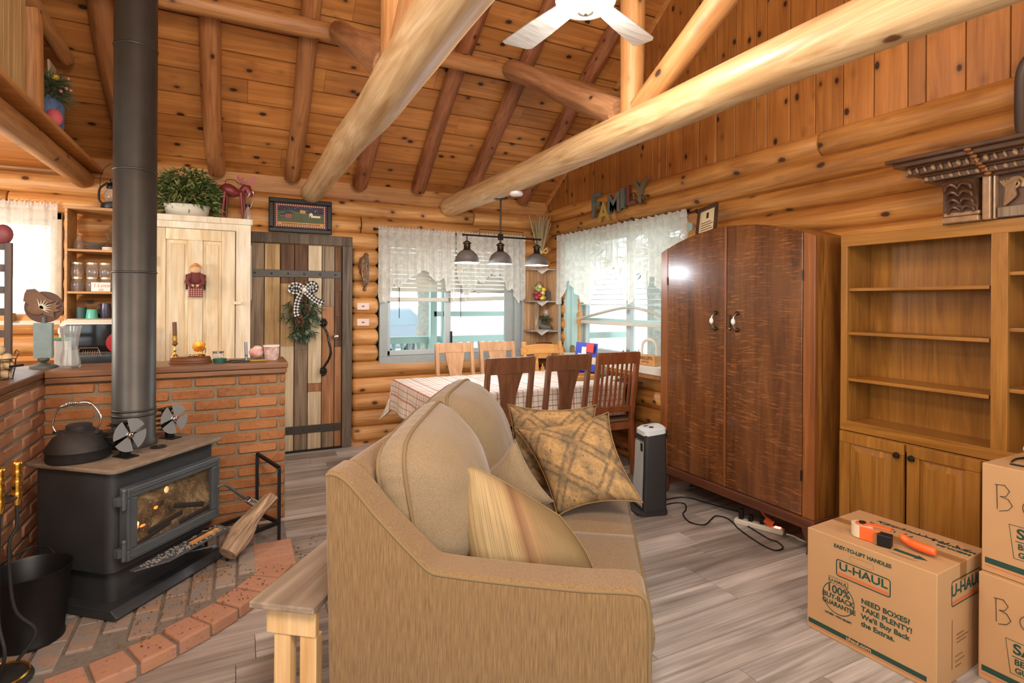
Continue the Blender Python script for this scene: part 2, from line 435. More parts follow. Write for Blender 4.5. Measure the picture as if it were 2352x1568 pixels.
def log_wall(name, mat, axis, plane, sgn, zs, lo, hi, holes, seed):
    """holes: (a, c, z0, z1). axis x or y. bulge towards the room"""
    b = MB(); rr = random.Random(seed)
    for i in range(len(zs) - 1):
        z0, z1 = zs[i], zs[i + 1]; zc = (z0 + z1) / 2; h = (z1 - z0) / 2; h -= .0015; r = sqrt(h * h + .036 ** 2)
        off = sqrt(r * r - h * h)
        for s0, s1, e0, e1 in cuts(lo, hi, [(a, c) for a, c, q0, q1 in holes if q0 < zc < q1]):
            xs = [s0]; x = s0 + rr.uniform(.8, 3.4)
            while x < s1 - .8: xs.append(x); x += rr.uniform(1.8, 3.6)
            xs.append(s1)
            for j in range(len(xs) - 1):
                a, c = xs[j] + .002, xs[j + 1] - .002
                first, last = j == 0, j == len(xs) - 2
                P = (lambda t: (t, plane + sgn * off, zc)) if axis == 'x' else (lambda t: (plane + sgn * off, t, zc))
                log_into(b, P(a), P(c), r, r, rr.random() * 99, 16, .25, .004, (not first) or e0, (not last) or e1, .05 if (first and e0) or (last and e1) else .006)
    return struct(b.build(name, M[mat], None, smooth=60))

zA = [-.145 + .02] + [.02 + .1638 * i for i in range(16)]
log_wall('wall_back', 'logx', 'x', YA, 1, zA, XL, XB + .12, [(.0, 1.047, -1, 2.06), (1.318, 2.972, .84, 2.10), (-1.98, -1.26, 1.27, 2.10)], 3)
zB = [2.555 - .1575 * i for i in range(18)][::-1]
log_wall('wall_right', 'logy', 'y', XB, 1, zB, YF - .1, YA + .12, [(3.40, 5.24, .86, 2.19)], 5)

# boards over the log wall up to the roof
b = MB(); y = YA + .1; rr = random.Random(4)
while y > YF:
    w = .183 if rr.random() > .2 else .09
    y0 = y - w; t0, t1 = ceil_z(y), ceil_z(y0)
    if y > YR > y0: t0 = t1 = ceil_z(YR) - .03
    b.prism([(y - .0025, 2.53), (y0 + .0025, 2.53), (y0 + .0025, t1 + .05), (y - .0025, t0 + .05)], (.02, 0, 0), (XB + .005, 0, 0), (0, 1, 0), (0, 0, 1)); y = y0
struct(b.build('wall_right_gable', M['gable'], None, bev=.003, segs=1))
b = MB(); b.bx(XB + .03, XB + .06, YF, YA + .15, 2.5, 5.0); struct(b.build('wall_right_backing', M['dark']))
b = MB()
for (ya, yb) in ((YA + .08, YR), (YF, YR)): b.beam((XB - .012, ya, ceil_z(ya) - .02), (XB - .012, yb, ceil_z(yb) - .02), .025, .04)
struct(b.build('trim_1', M['trim']))

# ceiling boards
def ceiling(name, ys, ye, seed):
    b = MB(); rr = random.Random(seed); n = int(abs(ye - ys) / .192) + 1
    for i in range(n):
        a, c = ys + (ye - ys) * i / n, ys + (ye - ys) * (i + 1) / n
        za, zc = ceil_z(a), ceil_z(c); d = Vector((0, c - a, zc - za)); g = d.normalized() * .006
        x = XL - rr.random() * 2
        while x < XB + .1:
            L = rr.uniform(1.8, 3.6); x2 = min(x + L, XB + .12)
            nrm = Vector((0, -d.z, d.y)).normalized();
            if nrm.z < 0: nrm = -nrm
            A = Vector((0, a, za)) + g; Cc = Vector((0, c, zc)) - g
            b.prism([(x + .001, 0), (x2 - .001, 0), (x2 - .001, 1), (x + .001, 1)], nrm * .02, A, (1, 0, 0), Cc - A); x = x2
    o = b.build(name, M['ceil']); struct(o)
ceiling('ceiling', YA + .14, YR, 11); ceiling('ceiling_front', YF - .1, YR, 12)
b = MB()
for ya in (YA + .2, YF - .2):
    b.beam(((XL + XB) / 2, ya, ceil_z(ya) + .05), ((XL + XB) / 2, YR, ceil_z(YR) + .05), XB - XL + .5, .03)
struct(b.build('ceiling_backing', M['dark']))
b = MB(); b.bx(XL, XB, YA + .05, YA + .07, 2.45, 2.80); struct(b.build('trim_2', M['logx']))

# floor planks
b = MB(); rr = random.Random(21); y = YF - .1; i = 0
while y < YA + .1:
    x = XL - rr.random() * 1.2
    while x < XB + .1:
        b.bx(x + .0012, min(x + 1.22, XB + .12) - .0012, y + .0012, y + .182 - .0012, -.012, 0); x += 1.22
    y += .182
struct(b.build('floor', M['floor']))
b = MB(); b.bx(XL - .2, XB + .3, YF - .2, YA + .3, -.05, -.0125); struct(b.build('floor_underlay', M['dark']))
b = MB(); b.bx(1.05, XB, YA - .012, YA + .02, 0, .088); struct(b.build('baseboard_back', M['logx']))

# walls behind the camera, with wide windows
b = MB()
zt = ceil_z(YF) + .1
b.bx(XL, XB + .2, YF - .1, YF, 0, .5); b.bx(XL, XB + .2, YF - .1, YF, 2.35, zt)
for x0, x1 in ((XL, -2.9), (-.9, -.5), (1.5, 1.9), (3.1, XB + .2)): b.bx(x0, x1, YF - .1, YF, .5, 2.35)
struct(b.build('wall_front', M['logx']))
b = MB()
b.bx(XL - .1, XL, YF, 0.2, 0, 4.9); b.bx(XL - .1, XL, 2.6, YA + .2, 0, 4.9); b.bx(XL - .1, XL, .2, 2.6, 0, .5); b.bx(XL - .1, XL, .2, 2.6, 2.35, 4.9)
struct(b.build('wall_left', M['logy']))
def rear_win(name, x0, x1):
    b = MB(); z0, z1 = .5, 2.35; y = YF - .05
    for a, c in ((x0, x0 + .06), ((x0 + x1) / 2 - .03, (x0 + x1) / 2 + .03), (x1 - .06, x1)): b.bx(a, c, y - .03, y + .06, z0, z1)
    b.bx(x0, x1, y - .03, y + .06, z0, z0 + .06); b.bx(x0, x1, y - .03, y + .06, z1 - .06, z1)
    o = struct(b.build(name, M['greytrim'])); g = MB(); g.bx(x0, x1, y - .003, y + .003, z0, z1); q = g.build('window_pane', M['glass'], o)
rear_win('window_4', -2.9, -.9); rear_win('window_5', -.5, 1.5); rear_win('window_6', 1.9, 3.1)
b = MB()
for a, c in ((.2, .26), (1.37, 1.43), (2.54, 2.6)): b.bx(XL - .08, XL + .01, a, c, .5, 2.35)
b.bx(XL - .08, XL + .01, .2, 2.6, .5, .56); b.bx(XL - .08, XL + .01, .2, 2.6, 2.29, 2.35)
o = struct(b.build('window_7', M['greytrim'])); g = MB(); g.bx(XL - .053, XL - .047, .2, 2.6, .5, 2.35); g.build('window_pane', M['glass'], o)

# ------------------------------------------------------------------ roof timbers
def rf(y, off): return ceil_z(y) - off
raf = [(-2.1, 'rafter', 'out of the stove pipe, over the loft'), (-1.46, 'rafter', ''), (-.82, 'rafter', 'round log rafter just left of the black stove pipe'),
       (-.16, 'rafter', 'smooth knotty log rafter ending above the moose figure'), (.487, 'rafter', 'knotty log rafter with dark scar at its foot, above the framed farm print'),
       (1.12, 'bark', 'reddish log rafter mostly hidden behind the first pale tie beam'), (1.715, 'bark', 'reddish log rafter with long pale streak between the two tie beams'),
       (2.275, 'bark', 'ringed reddish log rafter whose foot hides behind the far tie beam'), (2.96, 'bark', 'spotted log rafter nearest the gable wall, foot beside the pendant canopy')]
for i, (x, mt, lb) in enumerate(raf):
    y0 = YA - .03 + (.02 if i % 2 else 0)
    if i < 2: continue
    o = log_obj('log_rafter', (x, y0, rf(y0, .075)), (x, YR + .05, rf(YR + .05, .085)), (.073), .068, mt, None, seed=i + 2, wob=.012, round0=True, rn=.02)
    tag(o, lb, 'rafter', 'log rafters')
o = log_obj('purlin_log', (XL, 4.20, 3.43), (XB - .02, 4.23, 3.42), .066, .066, 'purlin', None, seed=31)
tag(o, 'long horizontal log purlin crossing under all the rafters', 'roof beam')
o = log_obj('ridge_log', (XL, YR, 4.78), (XB, YR, 4.78), .09, .09, 'purlin', None, seed=32); tag(o, 'ridge log at the very top of the roof', 'roof beam')
def truss(x, lab, seed, r0, r1):
    zb_ = 2.505 if x < 1 else 2.475
    t = thing('roof_truss', lab, 'roof truss', (x, YA - .06, 2.47), 0, 'log roof trusses')
    log_obj('tie_beam', (x, YA - .06, zb_), (x, -.6, 2.45), r0, r1, 'beam', t, seed=seed, wob=.014, round0=True, rn=.03)
    log_obj('king_post', (x, YR + .01, 2.50), (x, YR, 4.75), .068, .072, 'purlin', t, seed=seed + 3, wob=.006)
    log_obj('strut', (x, YR + .12, 2.58), (x, 4.13, 3.41), .083, .078, 'strut', t, seed=seed + 5, wob=.012, round1=True)
    log_obj('strut', (x, YR - .06, 2.55), (x, 2 * YR - 4.16, 3.46), .068, .075, 'purlin', t, seed=seed + 8, wob=.012)
    return t
truss(.661, 'pale log roof truss whose tie beam ends above the framed farm print', 41, .098, .112)
truss(2.047, 'pale log roof truss whose tie beam carries the hanging pendant light', 55, .104, .104)

# loft at the left
o = log_obj('loft_beam', (-1.12, YA - .05, 2.435), (-1.12, -.6, 2.42), .075, .08, 'purlin', None, seed=61, round0=True); tag(o, 'peeled log beam carrying the loft floor at upper left', 'beam')
b = MB(); y = -.6
while y < YA - .02: b.bx(XL + .02, -1.0, y + .001, y + .139, 2.512, 2.535); y += .14
struct(b.build('loft_floor', M['loftdeck']))
b = MB(); b.bx(-1.0, -.99, -.6, YA - .02, 2.512, 2.537); struct(b.build('trim_3', M['trim']))
t = thing('loft_railing', 'loft railing of pale upright boards with log posts and a log handrail', 'railing', (-1.06, 3.0, 2.535))
def part_at(p): return tuple(Vector(p) - Vector((-1.06, 3.0, 2.535)))
b = MB(); y = 3.93; rr = random.Random(9)
while y > -.4:
    w = rr.choice((.06, .075, .095)); b.bx(0, .015, y - w + .0015 - 3.0, y - .0015 - 3.0, .0, .86); y -= w
b.build('railing_boards', M['loftboard'], t)
log_obj('post', (-1.06, 4.08, 2.535), (-1.06, 4.08, 3.12), .062, .06, 'purlin', t, seed=70, wob=.004)
log_obj('handrail', (-1.06, 4.85, 3.13), (-1.06, -.4, 3.30), .05, .055, 'purlin', t, seed=71, wob=.006, round0=True)

# ------------------------------------------------------------------ light
w = bpy.data.worlds.new('daylight'); SC.world = w; w.use_nodes = True
bg = w.node_tree.nodes['Background']; bg.inputs['Color'].default_value = (.86, .95, 1.0, 1); bg.inputs['Strength'].default_value = 1.75
def lamp(name, kind, loc, power, col=(1, 1, 1), size=.1, rot=None, sizey=None):
    l = bpy.data.lights.new(name, kind); l.energy = power; l.color = col
    if kind == 'AREA':
        l.size = size
        if sizey: l.shape = 'RECTANGLE'; l.size_y = sizey
    elif kind == 'POINT': l.shadow_soft_size = size
    o = bpy.data.objects.new(name, l); COL.objects.link(o); o.location = loc
    if rot: o.rotation_euler = rot
    return o
def portal(name, loc, sx, sy, rot):
    o = lamp(name, 'AREA', loc, 1, (1, 1, 1), sx, rot, sy); o.data.cycles.is_portal = True
portal('daylight_back', (2.15, YA + .2, 1.5), 1.6, 1.35, (radians(-90), 0, 0))
portal('daylight_right', (XB + .35, 4.35, 1.55), 1.35, 1.8, (0, radians(90), 0))
for n, x, wd in (('daylight_rear', -1.9, 2.0), ('daylight_rear', .5, 2.0), ('daylight_rear', 2.5, 1.2)): portal(n, (x, YF - .15, 1.42), wd, 1.85, (radians(90), 0, 0))
portal('daylight_left', (XL - .15, 1.4, 1.42), 1.85, 2.4, (0, radians(-90), 0))
vs = SC.view_settings; SC.display_settings.display_device = 'sRGB'
vs.view_transform = 'Standard'; vs.look = 'None'; vs.gamma = 1; vs.use_curve_mapping = False; vs.exposure = 1.2
cy = SC.cycles; cy.use_denoising = True; cy.denoiser = 'OPENIMAGEDENOISE'; cy.max_bounces = 7; cy.diffuse_bounces = 4; cy.glossy_bounces = 3; cy.transparent_max_bounces = 14; cy.transmission_bounces = 4
cy.caustics_reflective = False; cy.caustics_refractive = False; cy.sample_clamp_indirect = 6.0; cy.use_light_tree = True
lamp('fan_lamp', 'POINT', (1.39, 2.045, 2.66), 15, (1, .95, .86), .12)
lamp('rear_fill', 'POINT', (.1, .2, 2.7), 88, (1, .95, .88), .3)  # main fill light added out of view, no fixture there
lamp('ceiling_fill', 'POINT', (1.39, 2.045, 3.12), 11, (1, .95, .86), .1)  # added fill above the fan, brightens ceiling and gable
lamp('rear_fill', 'POINT', (1.3, -.3, 2.6), 22, (1, .96, .9), .3)  # second added fill behind the camera, no fixture
lamp('kitchen_fill', 'POINT', (-2.1, 4.3, 1.75), 34, (1, .93, .82), .15)  # added fill under the loft, lifts its dark underside
lamp('rear_fill', 'POINT', (-1.9, 1.6, 2.2), 40, (1, .95, .88), .2)  # added fill at the unseen left, no fixture
# ================================================================== door, windows, wall things
W = {}
W['w_pale'] = wood('weathered_pale', rgb(222, 206, 176), rgb(176, 152, 116), 'Z', 18, 1.2, knots=.035, kscale=5, var=.14, rough=.75, lines=.4)
W['w_tan'] = wood('weathered_tan', rgb(198, 168, 118), rgb(150, 114, 70), 'Z', 18, 1.2, knots=.035, kscale=5, var=.14, rough=.75, lines=.4)
W['w_grey'] = wood('weathered_grey', rgb(160, 138, 112), rgb(96, 78, 62), 'Z', 18, 1.2, knots=.04, kscale=5, var=.14, rough=.8, lines=.5)
W['w_dark'] = wood('weathered_dark', rgb(122, 86, 58), rgb(64, 44, 32), 'Z', 18, 1.2, knots=.03, kscale=5, var=.14, rough=.8, lines=.5)
W['w_orange'] = wood('weathered_orange', rgb(190, 136, 88), rgb(128, 84, 54), 'Z', 18, 1.2, knots=.05, kscale=5, var=.12, rough=.7, lines=.5)
M.update(W)
M['casing'] = wood('barn_casing', rgb(122, 108, 92), rgb(70, 58, 48), 'Z', 20, 1.0, var=.2, rough=.85, lines=.6, bump=.4)
M['strap'] = plain('dark_strap_iron', rgb(78, 74, 68), .5, .5, noise=.15)

d1 = thing('door_1', None, None, (0, YA, 0)); d1['kind'] = 'structure'
b = MB(); b.bx(.95, 1.045, -.05, .05, 0, 2.0); b.bx(0, .09, -.05, .05, 0, 2.0); b.bx(0, 1.045, -.052, .05, 2.0, 2.095)
b.build('door_casing', M['casing'], d1, bev=.006)
b = MB(); mats = ['w_grey', 'w_tan', 'w_dark', 'w_pale', 'w_orange']; mi = {k: i for i, k in enumerate(mats)}
pl = [(.092, .116, [(0, 2, 'w_grey')]), (.118, .241, [(0, .9, 'w_tan'), (.9, 1.995, 'w_grey')]), (.243, .38, [(0, 1.995, 'w_tan')]), (.382, .505, [(0, 1.02, 'w_pale'), (1.02, 1.62, 'w_tan'), (1.62, 1.995, 'w_dark')]),
      (.507, .628, [(0, .98, 'w_grey'), (.98, 1.3, 'w_grey'), (1.3, 1.995, 'w_dark')]), (.630, .757, [(0, .57, 'w_pale'), (.572, .65, 'w_orange'), (.652, 1.995, 'w_pale')]),
      (.759, .877, [(0, .24, 'w_grey'), (.24, 1.4, 'w_orange'), (1.4, 1.995, 'w_grey')]), (.879, .947, [(0, 1.0, 'w_orange'), (1.0, 1.3, 'w_dark'), (1.3, 1.55, 'w_dark'), (1.55, 1.995, 'w_dark')])]
for x0, x1, ps in pl:
    for z0, z1, k in ps:
        b.mi = mi[k]; b.bx(x0 + .002, x1 - .002, -.025, .01, max(z0, .012), min(z1, 1.993))
b.build('door_planks', [M[k] for k in mats], d1, bev=.003, segs=1)
b = MB(); b.bx(.09, .95, .0, .04, 0, 2.0); b.build('door_back', M['dark'], d1)
for z0, z1 in ((1.678, 1.748), (.176, .25)):
    b = MB(); b.bx(.092, .938, -.036, -.024, z0, z1); s = b.build('hinge_strap', M['strap'], d1, bev=.003)
    for k in range(6):
        b = MB(); b.sphere((.16 + k * .145, -.036, (z0 + z1) / 2), (.011, .008, .011), 10); b.build('bolt', M['strap'], s)
b = MB(); b.bx(.09, .95, -.05, .02, 0, .018); b.build('door_sill', M['black'], d1)
# pine cone pull handle
h = MB(); path = spline([(.776, -.05, 1.20), (.806, -.066, 1.13), (.822, -.075, 1.04), (.836, -.078, .98), (.828, -.075, .91), (.80, -.062, .85), (.776, -.05, .81)], 6)
h.tube(path, .011, 8)
h.tube([Vector(p) + Vector((.008 * sin(i * .8), -.008, .004 * cos(i * .8))) for i, p in enumerate(path[3:-3])], .006, 6)
hd = h.build('pull_handle', M['bronze'], d1, smooth=60)
for z, s in ((1.235, 1), (.775, -1)):
    b = MB()
    for k in range(26):
        t = k / 26; a = k * 2.4; r = .026 * (sin(pi * (t * .85 + .1)) + .15)
        b.sphere((.772 + r * cos(a), -.052 - .5 * r * abs(sin(a)), z + s * (t - .4) * .085), (.009, .008, .007), 7)
    b.sphere((.772, -.045, z), (.022, .018, .036), 10); b.build('pinecone_end', M['bronze'], hd, smooth=70)
b = MB(); b.sphere((.885, -.075, 1.108), (.03, .03, .03), 18); b.cyl((.885, -.07, 1.108), (.885, -.024, 1.108), .012); b.build('door_knob', M['chrome'], d1, smooth=60)

# swag on the door
M['pine'] = plain('fir_green', rgb(64, 82, 52), .7, noise=.4, nscale=25)
M['sage'] = plain('sage_leaf', rgb(122, 136, 112), .7, noise=.3, nscale=25)
M['cone'] = plain('pine_cone', rgb(120, 78, 50), .7, noise=.45, nscale=60)
def check_mat(name, c1, c2, s, mixcol=None):
    m, nt, bb = newmat(name, .85, 0, .2); tc = nd(nt, 'ShaderNodeTexCoord'); sp = nd(nt, 'ShaderNodeSeparateXYZ'); lk(nt, tc.outputs['UV'], sp.inputs[0])
    f = []
    for i in range(2):
        f.append(math_(nt, 'GREATER_THAN', math_(nt, 'FRACT', math_(nt, 'MULTIPLY', sp.outputs[i], s)), .5))
    a = math_(nt, 'MULTIPLY', math_(nt, 'ADD', f[0], f[1]), .5)
    lk(nt, ramp(nt, a, [(0, c2), (.4, mixcol or c2), (.9, c1)], 'CONSTANT'), bb.inputs['Base Color']); return m
M['buffalo'] = check_mat('black_white_check', rgb(24, 24, 24), rgb(236, 232, 224), 1.0, rgb(120, 118, 114))
def ribbon(b, pts, w, nrm_up=None, twist=None):
    """strip with UVs measured in ribbon widths"""
    uvl = b.bm.loops.layers.uv.verify(); pts = [Vector(p) for p in pts]; rows = []; dist = 0
    for i, p in enumerate(pts):
        t = (pts[min(i + 1, len(pts) - 1)] - pts[max(i - 1, 0)]).normalized(); u = Vector(nrm_up or (0, -1, 0)); s = t.cross(u).normalized()
        if i: dist += (p - pts[i - 1]).length
        rows.append((b.bm.verts.new(p + s * w / 2), b.bm.verts.new(p - s * w / 2), dist / w * 2))
    for i in range(len(rows) - 1):
        a0, a1, d0 = rows[i]; c0, c1, dd = rows[i + 1]
        f = b.bm.faces.new((a0, c0, c1, a1))
        for l, uv in zip(f.loops, ((0, d0), (0, dd), (2, dd), (2, d0))): l[uvl].uv = uv
def needles(b, p, d, L, n, w, rr, spread=.6, curl=.2):
    d = Vector(d).normalized()
    for k in range(n):
        q = Vector(p) + Vector((rr.gauss(0, .006), rr.gauss(0, .005), rr.gauss(0, .006)))
        e = (d + Vector((rr.gauss(0, spread), rr.gauss(0, spread * .6), rr.gauss(0, spread)))).normalized() * L * rr.uniform(.6, 1.1)
        s = e.cross(Vector((rr.gauss(0, 1), rr.gauss(0, 1), rr.gauss(0, 1)))).normalized() * w
        m = q + e * .5 + Vector((0, 0, -curl * L * .2))
        v = [b.bm.verts.new(x) for x in (q, m + s, q + e + Vector((0, 0, -curl * L * .5)), m - s)]
        f = b.bm.faces.new(v); f.material_index = b.mi
sw = thing('door_swag', 'evergreen swag with pine cones and a black and white checked bow on the door', 'wreath', (.58, YA - .065, 1.36))
rr = random.Random(31); b = MB()
for k in range(85):
    z = rr.uniform(-.27, .16); wv = .17 * (1 - abs(z + .02) / .32) + .03; x = rr.gauss(0, wv * .7)
    needles(b, (x * .6, rr.uniform(-.05, 0), z), (x * 3, -.4, -.55 - .3 * rr.random()), .085, 9, .005, rr, .5)
b.build('fir_sprigs', M['pine'], sw)
b = MB()
for k in range(40):
    z = rr.uniform(-.27, .12); x = rr.uniform(-.17, .16) * (1 - abs(z) / .4)
    needles(b, (x, -.04, z), (x * 5, -.6, -.4), .065, 3, .013, rr, .7)
b.build('leaves', M['sage'], sw)
for cx, cz, s in ((.0, .135, .9), (-.035, -.09, 1.0), (.03, .02, .62)):
    b = MB()
    for k in range(54):
        t = k / 54; a = k * 2.4; r = .031 * s * sin(pi * (t * .8 + .16)); m = Matrix.Rotation(a, 3, 'Z')
        b.sphere((cx + r * cos(a), -.07 + r * sin(a), cz + (t - .5) * .12 * s), (.013 * s, .007 * s, .006 * s), 7, m)
    b.build('pine_cone', M['cone'], sw, smooth=70)
b = MB()
for pts in ([(0, -.09, .2), (-.05, -.12, .235), (-.10, -.10, .235), (-.115, -.08, .20), (-.07, -.07, .185), (0, -.085, .2)], [(0, -.09, .2), (.05, -.12, .255), (.095, -.10, .245), (.10, -.08, .205), (.05, -.07, .19), (0, -.085, .2)],
            [(0, -.09, .2), (.06, -.1, .14), (.11, -.1, .10), (.175, -.095, .07)], [(0, -.09, .2), (-.05, -.09, .1), (-.065, -.09, 0), (-.055, -.09, -.05)]):
    ribbon(b, spline(pts, 6), .055)
b.sphere((0, -.1, .2), (.02, .015, .022), 10); b.build('bow', M['buffalo'], sw, thick=.002)
b = MB(); b.lathe([(.0, .03), (.012, .028), (.026, .01), (.026, -.012), (.0, -.03)], (.03, -.05, -.21), 14); b.build('bell', M['sage'], sw, smooth=70)
b = MB(); b.tube([(.0 + .02 * cos(a), -.05, .265 + .025 * sin(a)) for a in [2 * pi * k / 14 for k in range(14)]], .004, 6, closed=True); b.build('hanger_loop', M['brass'], sw)

# framed farm print standing on the door head
M['navy'] = plain('print_navy', rgb(44, 42, 62), .6); M['hill'] = plain('print_green', rgb(86, 94, 60), .6, noise=.25, nscale=12); M['printred'] = plain('print_red', rgb(150, 52, 44), .6)
M['cream'] = plain('print_cream', rgb(232, 214, 170), .6); M['printbrown'] = plain('print_brown', rgb(74, 44, 40), .6); M['ochre'] = plain('print_ochre', rgb(196, 150, 84), .6)
fr = thing('framed_print', 'black framed folk print of farmhouses on green hills, standing above the plank door', 'picture', (.557, YA - .085, 2.099)); fr.rotation_euler = (radians(-3), 0, 0)
w2, hh = .283, .325
b = MB()
for x0, x1, z0, z1 in ((-w2, w2, 0, .045), (-w2, w2, hh - .045, hh), (-w2, -w2 + .045, .045, hh - .045), (w2 - .045, w2, .045, hh - .045)): b.bx(x0, x1, -.012, .012, z0, z1)
b.build('frame', M['black'], fr, bev=.008)
b = MB(); ms = ['printbrown', 'printred', 'navy', 'hill', 'cream', 'ochre', 'black']
b.mi = 0; b.bx(-.238, .238, .0, .004, .045, .28)
b.mi = 1; b.bx(-.222, .222, -.001, .001, .058, .268); b.mi = 2; b.bx(-.205, .205, -.002, .001, .10, .252)
b.mi = 3; b.prism([(-.205, .10), (.205, .10), (.205, .19), (.1, .192), (0, .198), (-.09, .212), (-.205, .20)], (0, .001, 0), (0, -.003, 0))
b.mi = 5; b.bx(-.205, .205, -.0025, .001, .072, .10)
b.mi = 1; b.bx(-.14, -.085, -.004, -.002, .135, .18); b.mi = 2; b.prism([(-.15, .18), (-.075, .18), (-.09, .2), (-.14, .2)], (0, .001, 0), (0, -.004, 0)); b.bx(-.185, -.14, -.004, -.002, .145, .175)
b.mi = 5; b.bx(-.01, .04, -.004, -.002, .19, .22); b.mi = 4; b.bx(.075, .105, -.004, -.002, .155, .185); b.prism([(.07, .185), (.11, .185), (.09, .203)], (0, .001, 0), (0, -.004, 0)); b.bx(.105, .175, -.004, -.002, .155, .175)
b.mi = 6; b.prism([(.105, .175), (.18, .175), (.165, .187), (.112, .187)], (0, .001, 0), (0, -.0045, 0)); b.bx(.08, .09, -.0045, -.003, .155, .17)
b.mi = 4
for k in range(7):
    for j in range(2): 
        if k < 3: b.bx(-.182 + k * .014, -.175 + k * .014, -.0045, -.003, .15 + j * .0, .16)
        b.bx(-.135 + (k % 3) * .018, -.127 + (k % 3) * .018, -.0045, -.003, .142 + j * .018, .153 + j * .018)
for k in range(22):
    for z in (.063, .263): b.bx(-.214 + k * .0204 - .005, -.214 + k * .0204 + .005, -.0025, 0, z - .004, z + .004)
for k in range(9):
    for x in (-.2135, .2135): b.bx(x - .004, x + .004, -.0025, 0, .078 + k * .021 - .005, .078 + k * .021 + .005)
rr = random.Random(3)
for k in range(26): x, z = rr.uniform(-.2, .2), rr.uniform(.21, .248); b.bx(x, x + .003, -.0032, -.002, z, z + .003)
b.bx(.125, .133, -.0035, -.002, .215, .223)
b.mi = 0
for k in range(30): x = -.17 + k * .0114; b.bx(x, x + .008, -.0035, -.002, .081, .081 + rr.uniform(.006, .011))
b.build('print', [M[k] for k in ms], fr)

# carved wood figure on the logs
M['carve'] = wood('carved_wood', rgb(150, 104, 62), rgb(84, 54, 34), 'Z', 24, 3, var=.1, rough=.6, lines=.5, bump=.6)
t = thing('wood_carving', 'carved brown bark spirit figure hanging on logs between door and window', 'carving', (1.165, YA - .06, 1.75))
b = MB(); b.tube(spline([(.02, .02, .19), (-.03, 0, .10), (-.02, -.012, 0), (.01, -.01, -.08), (-.005, .01, -.19)], 6), .04, 12, radii=[.02 + .028 * sin(pi * min(1, k / 24 * 1.05)) + .008 * sin(k * 1.7) for k in range(25)], flat=.6)
b.build('carved_body', M['carve'], t, smooth=70)
b = MB()
for k in range(9): a = k * .7; b.tube(spline([(.03 * cos(a), -.03, .17 - k * .01), (.035 * sin(a * 1.3), -.042, .06 - k * .02), (.02 * cos(a * 2), -.035, -.05 - k * .012)], 4), .007, 6)
b.sphere((.005, -.04, .075), (.014, .016, .02), 10); b.build('carved_beard', M['w_grey'], t, smooth=70)
M['switchplate'] = plain('pinkish_switch_plate', rgb(226, 196, 180), .45)
for z, lb in ((1.404, 'pale switch plate on the logs beside the door, upper of two'), (1.242, 'pale switch plate on the logs beside the door, lower of two')):
    t = thing('light_switch', lb, 'light switch', (1.151, YA - .052, z), 0, 'switch plates beside the door')
    b = MB(); b.bx(-.06, .06, -.004, .03, -.036, .036); b.build('plate', M['switchplate'], t, bev=.004)
    b = MB(); b.bx(-.012, .012, -.006, -.003, -.005, .005); b.bx(-.003, .007, -.014, -.004, -.0035, .0035); b.build('toggle', M['printbrown'], t)

# ---------------- windows
def sashes(parent, P, a0, a1, z0, z1, w, mids, d0, d1, mat):
    b = MB()
    for a in (a0, a1 - w): b.bx(*P(a, a + w, d0, d1), z0, z1)
    for a in mids: b.bx(*P(a - w * .6, a + w * .6, d0 - .012, d1), z0, z1)
    b.bx(*P(a0, a1, d0, d1), z0, z0 + w); b.bx(*P(a0, a1, d0, d1), z1 - w, z1)
    return b.build('sash_frame', mat, parent, bev=.004)
w1 = thing('window_1', None, None, (0, 0, 0)); w1['kind'] = 'structure'
b = MB(); y0, y1 = YA - .028, YA + .02
b.bx(1.322, 1.408, y0, y1, .885, 2.19); b.bx(2.88, 2.968, y0, y1, .885, 2.19); b.bx(1.322, 2.968, y0 - .004, y1, .795, .885); b.bx(1.322, 2.968, y0, y1, 2.10, 2.19)
b.build('casing', M['greytrim'], w1, bev=.005)
b = MB()
b.bx(1.385, 1.408, y1, YA + .16, .87, 2.11); b.bx(2.88, 2.903, y1, YA + .16, .87, 2.11); b.bx(1.4, 2.89, y1, YA + .16, .862, .885); b.bx(1.4, 2.89, y1, YA + .16, 2.09, 2.115)
b.bx(2.78, 2.88, YA + .02, YA + .06, .885, 2.1)
b.build('jamb', M['greytrim'], w1, bev=.003)
sashes(w1, lambda a, c, d0, d1: (a, c, YA + d0, YA + d1), 1.408, 2.88, .885, 2.09, .05, [2.10], .07, .12, M['alu'])
b = MB(); b.bx(1.43, 2.86, YA + .093, YA + .097, .91, 2.07); b.build('pane', M['glass'], w1)
b = MB(); b.bx(2.12, 2.14, YA + .03, YA + .06, .98, 1.13); b.build('latch', M['black'], w1, bev=.004)
w2_ = thing('window_2', None, None, (0, 0, 0)); w2_['kind'] = 'structure'
PB = lambda a, c, d0, d1: (XB + d0, XB + d1, a, c)
b = MB(); b.bx(XB - .03, XB + .02, 5.21, 5.29, .86, 2.2); b.bx(XB - .03, XB + .02, 3.34, 3.42, .86, 2.2); b.bx(XB - .03, XB + .02, 3.34, 5.29, 2.15, 2.2); b.build('casing', M['teal'], w2_, bev=.005)
b = MB(); b.bx(XB + .02, XB + .26, 5.19, 5.215, .86, 2.2); b.bx(XB + .02, XB + .26, 3.41, 3.435, .86, 2.2); b.bx(XB + .02, XB + .26, 3.42, 5.2, 2.17, 2.2); b.build('jamb', M['teal'], w2_, bev=.003)
b = MB(); b.bx(XB - .16, XB + .26, 3.42, 5.21, .865, .905); b.bx(XB - .16, XB - .12, 3.42, 5.21, .835, .87); b.build('sill', M['offwhite'], w2_, bev=.005)
b = MB(); b.bx(XB - .15, XB - .02, 3.42, 5.20, .80, .835); b.build('sill_bracket', M['gable'], w2_)
sashes(w2_, PB, 3.435, 5.19, .905, 2.17, .05, [4.383], .17, .22, M['alu'])
